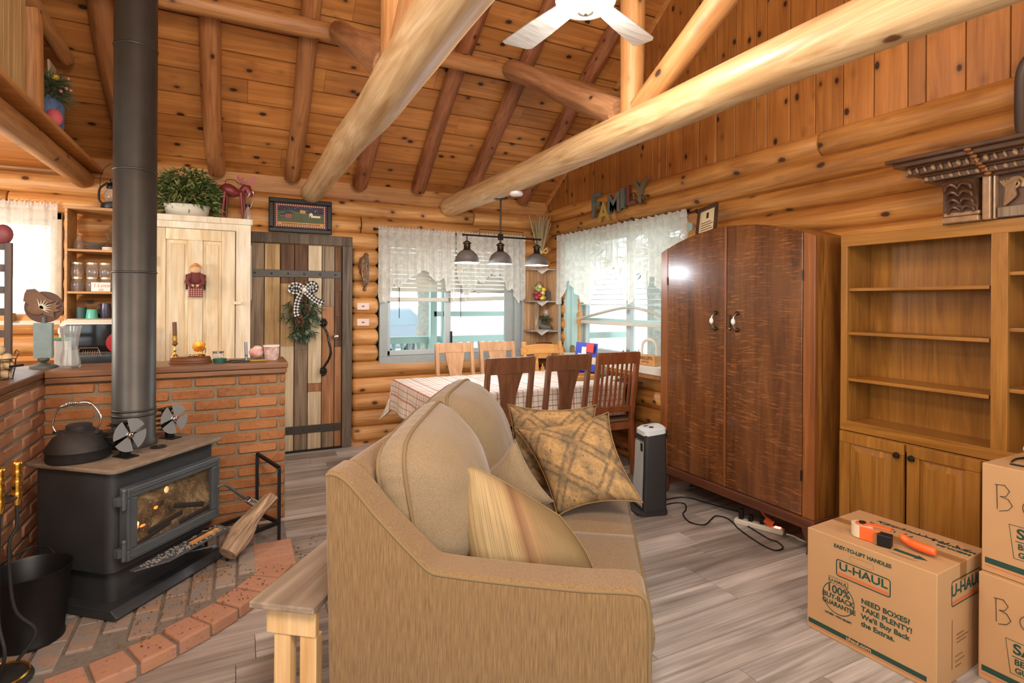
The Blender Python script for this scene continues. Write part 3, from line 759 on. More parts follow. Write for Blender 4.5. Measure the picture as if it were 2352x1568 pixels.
b = MB(); b.bx(XB + .16, XB + .23, 3.44, 5.19, 1.235, 1.285); b.build('meeting_rail', M['teal'], w2_, bev=.003)
b = MB(); b.bx(XB + .193, XB + .197, 3.45, 5.18, .92, 2.15); b.build('pane', M['glass'], w2_)
w3 = thing('window_3', None, None, (0, 0, 0)); w3['kind'] = 'structure'
b = MB(); b.bx(-1.33, -1.262, YA - .03, YA + .04, 1.27, 2.16); b.bx(-2.0, -1.932, YA - .03, YA + .04, 1.27, 2.16); b.bx(-2.0, -1.262, YA - .03, YA + .04, 2.1, 2.16); b.bx(-2.0, -1.262, YA - .06, YA + .1, 1.25, 1.285); b.build('casing', M['offwhite'], w3, bev=.004)
sashes(w3, lambda a, c, d0, d1: (a, c, YA + d0, YA + d1), -1.94, -1.32, 1.285, 2.1, .04, [], .07, .11, M['white'])
b = MB(); b.bx(-1.93, -1.33, YA + .088, YA + .092, 1.29, 2.1); b.build('pane', M['glass'], w3)

# ---------------- blinds
M['slat'] = plain('greige_blind_slat', rgb(196, 190, 176), .5); M['slatteal'] = plain('pale_blind_slat', rgb(206, 214, 208), .5)
def blind(name, lab, P, a0, a1, ztop, zbot, pitch, tilt, mat, w=.05, sag=0.0):
    t = thing(name, lab, 'window blind', (0, 0, 0), 0, 'slatted window blinds')
    b = MB(); z = ztop - .05
    n = int((z - zbot) / pitch)
    for k in range(n):
        zz = z - k * pitch; pts = []
        c, s = cos(tilt) * w / 2, sin(tilt) * w / 2
        q = [P(a0, -c, zz - s), P(a1, -c, zz - s), P(a1, c, zz + s), P(a0, c, zz + s)]
        b.quad(*q)
    b.build('slats', mat, t, thick=.003)
    b = MB(); x0, x1 = P(a0, -.025, ztop), P(a1, .025, ztop); b.bx(x0[0], x1[0], x0[1], x1[1], ztop - .045, ztop); b.build('headrail', mat, t, bev=.004)
    return t
PA = lambda a, d, z: (a, YA + .035 + d, z)
for a0, a1, lb in ((1.415, 2.085, 'grey slatted blind behind the left lace valance on the back wall'), (2.105, 2.775, 'grey slatted blind with broken bottom slats behind the right lace valance on the back wall')):
    t = blind('window_blind', lb, PA, a0, a1, 2.09, 1.50, .046, radians(52), M['slat'])
    b = MB(); b.beam(PA(a0, 0, 1.475), PA(a1, 0, 1.475 if a0 < 2 else 1.50), .05, .045); b.build('bottom_rail', M['slat'], t, bev=.006)
    b = MB(); b.cyl(PA(a0 + .12, -.035, 1.62), PA(a0 + .12, -.035, 1.28), .004, n=8); b.build('tilt_wand', M['bronze'], t)
    if a0 > 2:
        b = MB()
        for k in range(5): b.beam(PA(a0 + .03 * k, -.03, 1.53 + .005 * k), PA(a1 - .02, -.02, 1.535 + .012 * k), .045, .004)
        b.beam(PA(a0 + .22, -.03, 1.60), PA(a0 + .34, -.03, 1.55), .04, .003); b.beam(PA(a0 + .22, -.03, 1.60), PA(a0 + .12, -.03, 1.55), .04, .003)
        b.build('broken_slats', M['slat'], t, thick=0)
PBl = lambda a, d, z: (XB + .09 + d, a, z)
t = blind('window_blind', 'open pale blind with a bowed broken bottom rail in the right wall window', PBl, 3.45, 5.18, 2.16, 1.36, .052, radians(8), M['slatteal'])
b = MB(); b.beam(PBl(3.45, 0, 1.245), PBl(5.30 - .12, 0, 1.245), .05, .035); b.build('bottom_rail', M['slat'], t, bev=.006)
b = MB(); b.tube(spline([PBl(5.12, -.03, 1.27), PBl(4.8, -.035, 1.33), PBl(4.3, -.04, 1.405), PBl(4.0, -.04, 1.385), PBl(3.6, -.035, 1.29)], 8), .024, 8, flat=.6); b.build('bowed_slats', M['slat'], t, smooth=60)
b = MB(); b.bx(XB + .05, XB + .075, 5.10, 5.125, .95, 1.5); b.bx(XB + .045, XB + .09, 5.08, 5.14, 1.22, 1.34); b.build('side_cord', M['trim'], t)

# ---------------- lace valances
def lace(name, c1, holes, c2=None, opaque=.75):
    m = bpy.data.materials.new(name); m.use_nodes = True; nt = m.node_tree; nt.nodes.clear()
    out = nd(nt, 'ShaderNodeOutputMaterial'); df = nd(nt, 'ShaderNodeBsdfDiffuse', Color=c1); tl = nd(nt, 'ShaderNodeBsdfTranslucent', Color=c1); tr = nd(nt, 'ShaderNodeBsdfTransparent')
    a = nd(nt, 'ShaderNodeMixShader'); a.inputs[0].default_value = .55; lk(nt, df.outputs[0], a.inputs[1]); lk(nt, tl.outputs[0], a.inputs[2])
    tc = nd(nt, 'ShaderNodeTexCoord'); vo = nd(nt, 'ShaderNodeTexVoronoi', Scale=holes, feature='DISTANCE_TO_EDGE'); lk(nt, tc.outputs['Object'], vo.inputs['Vector'])
    ns = nd(nt, 'ShaderNodeTexNoise', Scale=holes * .22, Detail=3.0); lk(nt, tc.outputs['Object'], ns.inputs['Vector'])
    den = ramp(nt, ns.outputs['Fac'], [(.38, (opaque - .1,) * 3), (.62, (min(1, opaque + .1),) * 3)])
    ed = ramp(nt, vo.outputs['Distance'], [(.08, (1, 1, 1)), (.3, (.88, .88, .88))])
    f = math_(nt, 'MULTIPLY', den, ed, clamp=True)
    mx = nd(nt, 'ShaderNodeMixShader'); lk(nt, f, mx.inputs[0]); lk(nt, tr.outputs[0], mx.inputs[1]); lk(nt, a.outputs[0], mx.inputs[2]); lk(nt, mx.outputs[0], out.inputs[0]); return m
M['lace'] = lace('cream_lace', rgb(246, 243, 234), 90, opaque=.88); M['laceedge'] = lace('lace_edge', rgb(250, 248, 242), 60, opaque=.98)
def interp(tab, x):
    for (x0, z0), (x1, z1) in zip(tab, tab[1:]):
        if x0 <= x <= x1: return z0 + (z1 - z0) * (x - x0) / (x1 - x0 + 1e-9)
    return tab[0][1] if x < tab[0][0] else tab[-1][1]
def valance(name, lab, P, a0, a1, ztop, tab, seed, fold=.022, nf=14, grp='cream lace valances'):
    t = thing(name, lab, 'curtain', (0, 0, 0), 0, grp); rr = random.Random(seed); ph = [rr.uniform(0, 6) for _ in range(4)]; nu = 150
    def dep(s, v): 
        return fold * (.35 + .65 * v) * (sin(2 * pi * nf * s + ph[0] + .8 * sin(7 * s + ph[1])) + .45 * sin(2 * pi * nf * 2.3 * s + ph[2]))
    def sheet(v0, v1, nv, edge):
        def f(u, v):
            a = a0 + (a1 - a0) * u; zb = interp(tab, a) + edge * .012 * abs(sin(60 * a)); vv = v0 + (v1 - v0) * v
            z = ztop - (ztop - zb) * vv
            return Vector(P(a, -.06 + dep(u, vv), z))
        b = MB(); b.grid(f, nu, nv); return b
    sheet(0, .93, 22, 0).build('lace_panel', M['lace'], t, smooth=180)
    sheet(.93, 1.0, 3, 1).build('scalloped_edge', M['laceedge'], t, smooth=180)
    b = MB(); b.grid(lambda u, v: Vector(P(a0 + (a1 - a0) * u, -.06 + dep(u, .2) * (1.4 - v) + .012 * sin(u * 240) * v, ztop - .02 + .055 * v + .008 * sin(u * 150) * v)), nu, 4); b.build('ruffle', M['laceedge'], t, smooth=180)
    return t
PA2 = lambda a, d, z: (a, YA - .055 + d, z)
tabL = [(1.28, 1.50), (1.31, 1.435), (1.39, 1.44), (1.44, 1.62), (1.50, 1.585), (1.58, 1.66), (1.775, 1.78), (1.895, 1.66), (1.94, 1.66), (1.99, 1.71), (2.0, 1.55), (2.06, 1.57), (2.09, 1.44), (2.12, 1.50)]
tabR = [(2.12, 1.8), (2.19, 1.60), (2.24, 1.425), (2.27, 1.53), (2.33, 1.56), (2.375, 1.69), (2.45, 1.64), (2.525, 1.76), (2.61, 1.73), (2.655, 1.77), (2.74, 1.56), (2.79, 1.6), (2.87, 1.44), (2.95, 1.48), (2.97, 1.6)]
valance('lace_valance', 'cream lace valance over the left half of the back wall window', PA2, 1.285, 2.115, 2.175, tabL, 1, nf=9)
valance('lace_valance', 'cream lace valance over the right half of the back wall window, behind the pendant shades', PA2, 2.125, 2.965, 2.175, tabR, 2, nf=10)
b = MB(); b.cyl((1.26, YA - .085, 2.185), (2.99, YA - .085, 2.185), .008, n=10); b.sphere((1.255, YA - .085, 2.185), .016, 10); b.bx(1.275, 1.285, YA - .115, YA - .03, 2.18, 2.19); b.bx(2.965, 2.975, YA - .115, YA - .03, 2.18, 2.19); tag(b.build('curtain_rod', M['bronze'], smooth=60), 'thin dark curtain rod over the back wall window', 'curtain rod')
PB2 = lambda a, d, z: (XB - .04 + d, a, z)
tabB = [(3.33, 1.5), (3.45, 1.7), (3.6, 1.5), (3.73, 1.68), (3.80, 1.64), (3.82, 1.55), (3.93, 1.75), (4.01, 1.43), (4.11, 1.48), (4.2, 1.66), (4.28, 1.79), (4.38, 1.76), (4.46, 1.66), (4.55, 1.72), (4.66, 1.42), (4.8, 1.44), (5.0, 1.6), (5.06, 1.72), (5.16, 1.60), (5.24, 1.43), (5.33, 1.43), (5.35, 1.6)]
valance('lace_valance', 'wide cream lace valance over the right wall window beside the wardrobe', PB2, 3.335, 5.345, 2.175, tabB, 3, nf=22)
b = MB(); b.cyl((XB - .068, 3.26, 2.185), (XB - .068, 5.39, 2.185), .008, n=10); b.sphere((XB - .068, 3.25, 2.185), .018, 10); b.sphere((XB - .068, 5.40, 2.185), .016, 10); b.bx(XB - .10, XB - .02, 3.31, 3.32, 2.18, 2.19); b.bx(XB - .10, XB - .02, 5.36, 5.37, 2.18, 2.19); tag(b.build('curtain_rod', M['bronze'], smooth=60), 'thin dark curtain rod over the right wall window', 'curtain rod')
PA3 = lambda a, d, z: (a, YA - .03 + d, z)
valance('lace_curtain', 'cream lace curtain over the kitchen window at left', PA3, -2.02, -1.275, 2.19, [(-2.02, 1.3), (-1.8, 1.28), (-1.62, 1.62), (-1.5, 1.60), (-1.40, 1.5), (-1.34, 1.42), (-1.29, 1.40), (-1.27, 1.46)], 6, nf=7, grp=None)

# FAMILY letters on the gable logs
fm = thing('letter_sign', 'sign of painted wooden letters reading FAMILY on the right wall logs', 'sign', (XB - .07, 4.245, 2.42))
cols = [rgb(108, 112, 98), rgb(196, 158, 74), rgb(120, 118, 108), rgb(112, 116, 104), rgb(128, 74, 62), rgb(118, 116, 88)]
for k, (ch, yy, zz, sz) in enumerate((('F', .375, .01, .34), ('A', .235, -.075, .26), ('M', .075, -.01, .26), ('I', -.065, .015, .26), ('L', -.18, .025, .26), ('Y', -.315, .035, .27))):
    o = text_mesh(ch, sz, plain('letter_paint', cols[k], .7, noise=.3, nscale=30), fm, frame4((0, yy, zz), (0, -1, 0), (0, 0, 1)), bold=.006, name='letter', ext=.012, sx=1.05 if ch != 'I' else 1.5)
rr = random.Random(5)
for k in range(16):
    y = rr.uniform(-.36, .3); z = rr.uniform(-.08, .02); r = rr.uniform(.02, .04); b = MB(); b.tube([(-.008, y + r * cos(a), z + r * sin(a)) for a in [i * .5 for i in range(11)]], .003, 5); b.build('wire_scroll', M['bronze'], fm)
# ================================================================== dark backing added behind the log walls to stop light leaks
b = MB()
y0, y1 = YA + .075, YA + .125
for x0, x1, z0, z1 in ((XL, -1.95, 0, 2.6), (-1.95, -1.31, 0, 1.27), (-1.95, -1.31, 2.1, 2.6), (-1.31, 0.02, 0, 2.6), (.02, 1.03, 2.06, 2.6), (1.03, 1.40, 0, 2.6), (1.40, 2.89, 0, .88), (1.40, 2.89, 2.095, 2.6), (2.89, XB + .2, 0, 2.6), (.02, 1.03, 0, 2.06)):
    b.bx(x0, x1, y0, y1, z0, z1)
struct(b.build('wall_back_lightstop', M['dark']))
b = MB(); x0, x1 = XB + .09, XB + .14
for ya, yb, z0, z1 in ((YF, 3.42, 0, 2.6), (3.42, 5.2, 0, .88), (3.42, 5.2, 2.18, 2.6), (5.2, YA + .13, 0, 2.6)): b.bx(x0, x1, ya, yb, z0, z1)
struct(b.build('wall_right_lightstop', M['dark']))

# ================================================================== brick hearth
def brick_panel(name, lab, P, L, z0, z1, mat, seed, end0=True, end1=True, dep=.10):
    """P(a, d, z): a along the wall, d depth behind the face"""
    t = thing(name, lab, 'brick wall', (0, 0, 0)); rr = random.Random(seed)
    n = round((z1 - z0) / .0722); h = (z1 - z0) / n
    b = MB()
    for i in range(n):
        a = 0 if i % 2 == 0 else -.118
        while a < L - .02:
            c0, c1 = max(a, 0) + .007, min(a + .236, L) - .007; a += .236
            if c1 - c0 < .03: continue
            j = rr.uniform(-.004, .004); p, q = P(c0, j, z0 + i * h + .007 + rr.uniform(-.0015, .0015)), P(c1, dep - .01, z0 + (i + 1) * h - .007)
            b.box([(p[k] + q[k]) / 2 for k in range(3)], [abs(q[k] - p[k]) for k in range(3)], Matrix.Rotation(rr.uniform(-.006, .006), 3, 'Z'), .007)
    b.build('bricks', M[mat], t, smooth=40)
    b = MB(); p, q = P(.004, .008, z0), P(L - .004, dep - .012, z1); b.bx(min(p[0], q[0]), max(p[0], q[0]), min(p[1], q[1]), max(p[1], q[1]), z0, z1); b.build('mortar', M['mortar'], t)
    return t
brick_panel('brick_half_wall', 'orange brick half wall behind the wood stove, facing the room', lambda a, d, z: (-.93 + a, 3.80 + d, z), 1.225, .06, .995, 'brick', 1)
brick_panel('brick_half_wall', 'faded brick half wall running along the left of the hearth', lambda a, d, z: (-.918 - d, 3.815 - a, z), 2.35, .06, .995, 'brickpale', 2)
M['capwood'] = wood('cap_wood', rgb(146, 98, 58), rgb(92, 58, 34), 'X', 18, 1.2, knots=.03, var=.1, rough=.35, lines=.4)
M['capwoody'] = wood('cap_wood_side', rgb(132, 90, 58), rgb(84, 54, 34), 'Y', 18, 1.2, knots=.03, var=.1, rough=.4, lines=.4)
t = thing('bar_top', 'brown wooden bar top capping the brick half walls', 'counter top', (0, 0, .995))
b = MB(); b.bx(-.915, .303, 3.765, 4.16, .032, .068); b.bx(-.915, .298, 3.772, 4.155, .0, .030); b.build('cap_board', M['capwood'], t, bev=.005)
b = MB(); b.bx(-1.30, -.917, 1.45, 4.16, .032, .068); b.bx(-1.295, -.922, 1.45, 4.155, .0, .030); b.build('cap_board', M['capwoody'], t, bev=.005)

def hedge(a): return 1.405 + .02 * sin(3 * a)
hc = (-.93, 3.80)
t = thing('brick_hearth', 'low raised brick hearth with a curved brick edge under the wood stove', 'hearth', (0, 0, 0))
b = MB(); poly = []
a0, a1 = radians(-94), radians(-29)
N = 40
for k in range(N + 1):
    a = a0 + (a1 - a0) * k / N; r = hedge(a) - .012; poly.append((hc[0] + r * cos(a), hc[1] + r * sin(a)))
poly += [(.287, 3.80), (-.93, 3.80)]
b.prism(poly, (0, 0, .045), (0, 0, .0), (1, 0, 0), (0, 1, 0)); b.build('mortar_bed', M['mortargrey'], t)
b = MB(); rr = random.Random(8)
nb = 11; border = []
for k in range(nb):
    aa, ab = a0 + (a1 - a0) * k / nb, a0 + (a1 - a0) * (k + 1) / nb; g = .006 / 1.3
    r1, r0 = hedge((aa + ab) / 2), hedge((aa + ab) / 2) - .15
    q = [(r0, aa + g * 1.2), (r1, aa + g), (r1, ab - g), (r0, ab - g * 1.2)]
    z = .058 + rr.uniform(-.003, .004)
    b.prism([(hc[0] + r * cos(a), hc[1] + r * sin(a)) for r, a in q], (0, 0, z), (0, 0, 0), (1, 0, 0), (0, 1, 0))
for k in range(3): b.bx(.095, .288 + .012, 3.14 + k * .115, 3.245 + k * .115, 0, .058)
b.build('edge_bricks', M['hearthbrick'], t, bev=.008)
b = MB(); rr = random.Random(18)
x = -.91; i = 0
while x < .10:
    y = 2.42 - (.1 if i % 2 else 0)
    while y < 3.78:
        cx, cyy = x + .05, y + .1; d = sqrt((cx - hc[0]) ** 2 + (cyy - hc[1]) ** 2)
        if d < 1.25 and max(sqrt((xx - hc[0]) ** 2 + (yy - hc[1]) ** 2) for xx in (x, x + .1) for yy in (y, y + .2)) < 1.255:
            b.box((cx, min(cyy, 3.69), .03), (.092, .192, .052 + rr.uniform(-.003, .003)), None, .005)
        y += .203
    x += .103; i += 1
b.build('inner_bricks', M['hearthgrey'], t)
M['ash'] = plain('ash', rgb(176, 170, 162), .95, noise=.6, nscale=200, bump=.5)
b = MB(); rr = random.Random(77)
for k in range(200):
    a = rr.uniform(a0 + .5, a1 - .02); r = rr.uniform(.95, 1.38); s = rr.uniform(.0015, .0045)
    b.box((hc[0] + r * cos(a), hc[1] + r * sin(a), .063), (s * rr.uniform(1, 3), s, .003), Matrix.Rotation(rr.uniform(0, 3), 3, 'Z'))
for k in range(60):
    x, y = rr.uniform(.31, .5), rr.uniform(2.95, 3.6); s = rr.uniform(.002, .005); b.box((x, y, .002), (s * rr.uniform(1, 4), s, .003), Matrix.Rotation(rr.uniform(0, 3), 3, 'Z'))
o = b.build('bark_crumbs', M['carve']); tag(o, 'loose bark crumbs and ash scattered on the hearth and floor', 'debris', None, 'stuff')

# ================================================================== wood stove
M['stove'] = plain('stove_black', rgb(58, 60, 62), .48, .25, .5, noise=.25, nscale=7)
M['stovetop'] = plain('dusty_stove_top', rgb(138, 122, 104), .8, 0, .3, noise=.45, nscale=16)
M['stovefront'] = plain('stove_door_grey', rgb(92, 98, 102), .42, .35, .5, noise=.2, nscale=12)
ST = (-.27, 3.148, .06); SR = atan2(.764, .645)
st = thing('wood_stove', 'black cast iron wood stove burning on the brick hearth', 'wood stove', ST, SR)
def rrect(w0, w1, d0, d1, r, n=5):
    p = []
    for cx, cyy, a in ((w1 - r, d0 + r, -90), (w1 - r, d1 - r, 0), (w0 + r, d1 - r, 90), (w0 + r, d0 + r, 180)):
        for k in range(n + 1): q = radians(a + 90 * k / n); p.append((cx + r * cos(q), cyy + r * sin(q)))
    return p
def slab(b, poly, z0, z1): b.prism(poly, (0, 0, z1 - z0), (0, 0, z0), (1, 0, 0), (0, 1, 0))
b = MB(); slab(b, rrect(-.30, .30, .02, .47, .045), .18, .63); b.build('body', M['stove'], st, bev=.008, smooth=40)
b = MB(); slab(b, rrect(-.27, .27, .05, .44, .045), .03, .19); b.build('pedestal', M['stove'], st, smooth=40)
b = MB(); b.prism([(-.02, .0), (-.035, .012), (.0, .042), (.48, .042), (.48, .0)], (.64, 0, 0), (-.32, 0, 0), (0, 1, 0), (0, 0, 1)); b.build('base_plate', M['stove'], st, bev=.003)
b = MB(); slab(b, rrect(-.325, .325, -.02, .50, .035), .632, .652); b.build('top_plate', M['stovetop'], st, bev=.006, smooth=40)
dr = MB(); X0, X1, Z0, Z1 = -.27, .27, .235, .558
for x0, x1, z0, z1 in ((X0, X1, Z0, Z0 + .05), (X0, X1, Z1 - .045, Z1), (X0, X0 + .05, Z0 + .05, Z1 - .045), (X1 - .05, X1, Z0 + .05, Z1 - .045)): dr.bx(x0, x1, -.035, .015, z0, z1)
dd = dr.build('door', M['stovefront'], st, bev=.006)
b = MB()
for k, (x0, x1, z0, z1) in enumerate(((X0 + .014, X1 - .014, Z0 + .014, Z0 + .02), (X0 + .014, X1 - .014, Z1 - .02, Z1 - .014), (X0 + .014, X0 + .02, Z0 + .014, Z1 - .014), (X1 - .02, X1 - .014, Z0 + .014, Z1 - .014))): b.bx(x0, x1, -.04, -.03, z0, z1)
b.build('door_moulding', M['stovefront'], dd, bev=.002)
# fire seen through sooty glass
def fireglass():
    m, nt, bb = newmat('sooty_stove_glass', .12, 0, .5)
    v, base = coords(nt, (1, 1, 1), island=False)
    n = nd(nt, 'ShaderNodeTexNoise', Scale=7.0, Detail=6.0, Roughness=.7, Distortion=.6); lk(nt, v, n.inputs['Vector'])
    n2 = nd(nt, 'ShaderNodeTexNoise', Scale=160.0, Detail=2.0); lk(nt, v, n2.inputs['Vector'])
    c = ramp(nt, n.outputs['Fac'], [(.33, rgb(44, 32, 24)), (.55, rgb(116, 94, 66)), (.72, rgb(166, 146, 112))])
    c = mixc(nt, ramp(nt, n2.outputs['Fac'], [(.62, (0, 0, 0)), (.7, (.7, .7, .7))]), c, rgb(200, 190, 170))
    lk(nt, c, bb.inputs['Base Color']); 
    tr = nd(nt, 'ShaderNodeBsdfTransparent'); mx = nd(nt, 'ShaderNodeMixShader')
    lk(nt, ramp(nt, n.outputs['Fac'], [(.34, (.55,) * 3), (.66, (.97,) * 3)]), mx.inputs[0]); lk(nt, tr.outputs[0], mx.inputs[1]); lk(nt, bb.outputs[0], mx.inputs[2])
    lk(nt, mx.outputs[0], nt.nodes['Material Output'].inputs[0]); return m
b = MB(); b.bx(X0 + .045, X1 - .045, -.012, -.006, Z0 + .045, Z1 - .04); b.build('glass', fireglass(), dd)
M['ember'] = emis('glowing_ember', (1, .16, .03, 1), 9); M['flame'] = emis('flame', (1, .55, .22, 1), 14); M['char'] = plain('charred_wood', rgb(40, 30, 24), .9, noise=.4)
b = MB(); b.bx(X0 + .05, X1 - .05, .0155, .0165, Z0 + .05, Z1 - .045); b.build('firebox_back', M['dark'], st)
b = MB()
for x, z, a in ((-.05, .33, .1), (.09, .36, -.3), (-.12, .30, .2), (.13, .30, .05)): b.cyl((x - .1 * cos(a), .006, z - .1 * sin(a)), (x + .1 * cos(a), .006, z + .1 * sin(a)), .022, n=10)
b.build('burning_logs', M['char'], st, smooth=60)
b = MB(); rr = random.Random(6)
for x, z, sx, sz in ((-.2, .355, .022, .010), (-.16, .352, .016, .006), (.05, .352, .03, .008), (.075, .37, .025, .01), (.03, .335, .02, .008), (-.09, .41, .012, .008)): b.sphere((x, .004, z), (sx, .004, sz), 10)
b.build('embers', M['ember'], st, smooth=90)
b = MB(); b.sphere((-.03, .004, .475), (.014, .004, .016), 10); b.sphere((-.19, .004, .37), (.012, .004, .012), 10); b.build('flames', M['flame'], st, smooth=90)
for z in (.51, .285):
    b = MB(); b.bx(-.31, -.265, -.03, .0, z - .018, z + .018); b.cyl((-.285, -.03, z - .04), (-.285, -.03, z + .04), .009, n=10); b.sphere((-.285, -.03, z + .045), .011, 10); b.build('hinge', M['stovefront'], st, bev=.002)
b = MB(); b.prism([(-.25, 0), (.28, 0), (.25, -.10), (-.13, -.10), (-.25, -.03)], (0, 0, .006), (0, -.02, .185), (1, 0, 0), (0, 1, 0)); b.build('ash_shelf', M['stovefront'], st, bev=.002)
b = MB(); rr = random.Random(10)
for k in range(260):
    x, y = rr.uniform(-.22, .24), -rr.uniform(.03, .115); s = rr.uniform(.002, .007)
    if x < -.1 and y < -.09: continue
    b.box((x, y, .192 + rr.uniform(0, .006)), (s, s * 1.4, s), Matrix.Rotation(rr.uniform(0, 3), 3, 'Y'))
tag(b.build('ash_crumbs', M['ash'], st), kind='stuff')
hb = MB(); hb.tube(spline([(.255, -.035, .40), (.285, -.06, .40), (.36, -.075, .33), (.42, -.085, .28)], 6), .0075, 8); hh_ = hb.build('door_handle', M['stovefront'], st, smooth=60)
b = MB(); b.tube([(.42 + .085 * t - .0 + .014 * (1 + .5 * sin(pi * t)) * cos(t * 60) * .7, -.085 + .014 * (1 + .5 * sin(pi * t)) * sin(t * 60), .28 - .06 * t + .010 * cos(t * 60)) for t in [k / 110 for k in range(111)]], .0034, 6); b.build('spring_grip', M['steel'], hh_, smooth=60)
b = MB(); b.cyl((.02, -.06, .155), (.12, -.13, .15), .004, n=8); b.lathe([(.0, 0), (.009, .004), (.011, .02), (.006, .034), (0, .036)], (.115, -.128, .15), 10, Matrix.Rotation(radians(110), 3, 'Y')); b.build('damper_rod', M['stovefront'], st, smooth=60)
# flue
M['flue'] = plain('stove_pipe', rgb(70, 68, 64), .45, .55, .5, noise=.3, nscale=5)
fp = thing('stove_pipe', 'tall black stove pipe rising from the wood stove to the roof', 'stove pipe', (-.458, 3.37, .712))
b = MB(); b.lathe([(.102, 0), (.102, .03), (.094, .04), (.094, 3.9)], n=36); b.build('pipe', M['flue'], fp, smooth=50)
for z in (.16, .185, .88, 1.395, 2.02, 2.75):
    b = MB(); b.lathe([(.094, -.006), (.0975, -.003), (.0975, .003), (.094, .006)], (0, 0, z), 36); b.build('seam_ring', M['flue'], fp, smooth=60)

# loose things on the stove (positions in stove axes)
def onst(x, y, z=.652): 
    c, s = cos(SR), sin(SR); return (ST[0] + c * x - s * y, ST[1] + s * x + c * y, ST[2] + z)
kt = thing('kettle', 'old black cast iron kettle with a coiled wire handle on the stove', 'kettle', onst(-.21, .315), radians(-20))
b = MB(); b.lathe([(.0, 0), (.118, 0), (.124, .012), (.124, .045), (.129, .05), (.122, .07), (.10, .105), (.072, .128), (.06, .134), (.0, .134)], n=36); b.build('kettle_body', M['iron'], kt, smooth=50)
b = MB(); b.lathe([(.0, .134), (.062, .134), (.062, .138), (.05, .14), (.05, .158), (.046, .161), (0, .161)], n=30); b.build('lid', M['iron'], kt, smooth=50)
b = MB(); b.tube([(.09, .06, .07), (.12, .08, .10), (.135, .09, .125)], .02, 12, radii=[.032, .024, .022]); b.build('spout', M['iron'], kt, smooth=60)
hp = spline([(-.085, -.01, .12), (-.105, -.01, .15), (-.10, -.01, .20), (-.07, -.01, .245), (.0, 0, .26), (.045, .01, .255), (.085, .01, .20), (.085, .01, .165), (.07, .01, .135)], 5)
b = MB(); b.tube(hp, .0042, 8); b.tube([Vector(hp[15 + int(k / 16)]) * (1 - (k % 16) / 16) + Vector(hp[16 + int(k / 16)]) * ((k % 16) / 16) + Vector((0, .0075 * cos(k * .78), .0075 * sin(k * .78))) for k in range(0, 160)], .0018, 5); b.build('wire_handle', M['chrome'], kt, smooth=60)
for sx in (-.09, .075):
    b = MB(); b.lathe([(.008, 0), (.02, .002), (.02, .012), (.008, .014)], (sx, 0, .118), 14); b.build('handle_lug', M['iron'], kt, smooth=60)
M['fanblade'] = plain('fan_blade_metal', rgb(158, 162, 164), .3, .45)
def stove_fan(loc, rz, lab):
    t = thing('stove_fan', lab, 'fan', loc, rz, 'heat powered stove fans')
    b = MB(); b.bx(-.03, .03, -.055, .045, 0, .006); b.bx(-.02, .02, -.012, .012, .006, .05); b.build('base', M['black'], t, bev=.002)
    b = MB()
    for k in range(5): z = .045 + k * .026; w = .035 + .013 * k if k < 4 else .05; b.bx(-w, w, .0, .055, z, z + .004)
    b.bx(-.01, .01, .0, .05, .045, .155); b.bx(-.045, .045, -.008, .045, .158, .162); b.build('cooling_fins', M['black'], t, bev=.001)
    b = MB()
    b.cyl((0, -.03, .105), (0, .01, .105), .012, n=14)
    h = b.build('motor', M['black'], t, smooth=60)
    b = MB()
    for k in range(4):
        a0_ = k * pi / 2 + .5; pl = [(.012 * cos(a0_), .012 * sin(a0_))]
        pl += [(.078 * cos(a0_ + q), .078 * sin(a0_ + q)) for q in [i * .105 for i in range(13)]] + [(.012 * cos(a0_ + .9), .012 * sin(a0_ + .9))]
        b.prism(pl, (0, .0015, 0), (0, -.034, .105), (1, 0, 0), (0, 0, 1))
    b.build('blades', M['fanblade'], t)
    b = MB(); b.lathe([(0, 0), (.009, .0), (.012, .004), (.012, .01)], (0, -.042, .105), 18, Matrix.Rotation(radians(-90), 3, 'X')); b.lathe([(.012, .0), (.0165, .001), (.0165, .005), (.012, .006)], (0, -.04, .105), 20, Matrix.Rotation(radians(-90), 3, 'X')); b.build('hub', M['chrome'], t, smooth=60)
    return t
f1 = stove_fan(onst(-.13, .14), SR - .12, 'stove fan standing in front of the stove pipe beside the kettle')
f2 = dup(f1, onst(.215, .235), SR - .12, 'stove fan standing to the right of the stove pipe')
b = MB(); b.lathe([(.0, 0), (.034, 0), (.036, .004), (.03, .007), (.012, .007), (.01, .012), (0, .013)], (0, 0, 0), 20); o = b.build('trivet_disc', M['iron'], smooth=60); o.location = onst(.045, .13); tag(o, 'small round iron lid lying on the stove top by the pipe', 'stove lid')

# firewood, rack, broom brush, bucket, tools
M['splitlog'] = wood('split_log', rgb(196, 170, 138), rgb(108, 84, 64), 'Z', 22, 3, knots=.05, kscale=9, var=.1, rough=.85, lines=.7, bump=.8)
p0, p1 = Vector((-.03, 3.25, .118)), Vector((.185, 3.485, .315)); L = (p1 - p0).length
b = MB(); rr = random.Random(4); n = 14; rings = []
for i in range(15):
    t = i / 14; r = .052 + .012 * sin(t * 5); row = []
    for k in range(n):
        a = 2 * pi * k / n; q = r * (1 + .22 * noise.noise((cos(a) * 1.4, sin(a) * 1.4, t * 2.2)) + .12 * noise.noise((cos(a) * 5, sin(a) * 5, t * 3)))
        row.append(b.bm.verts.new((q * cos(a) + .018 * sin(t * 4), q * sin(a) * .8, t * L)))
    rings.append(row)
for i in range(14):
    for k in range(n): b.bm.faces.new((rings[i][k], rings[i][(k + 1) % n], rings[i + 1][(k + 1) % n], rings[i + 1][k]))
b.bm.faces.new(rings[0][::-1]); b.bm.faces.new(rings[-1])
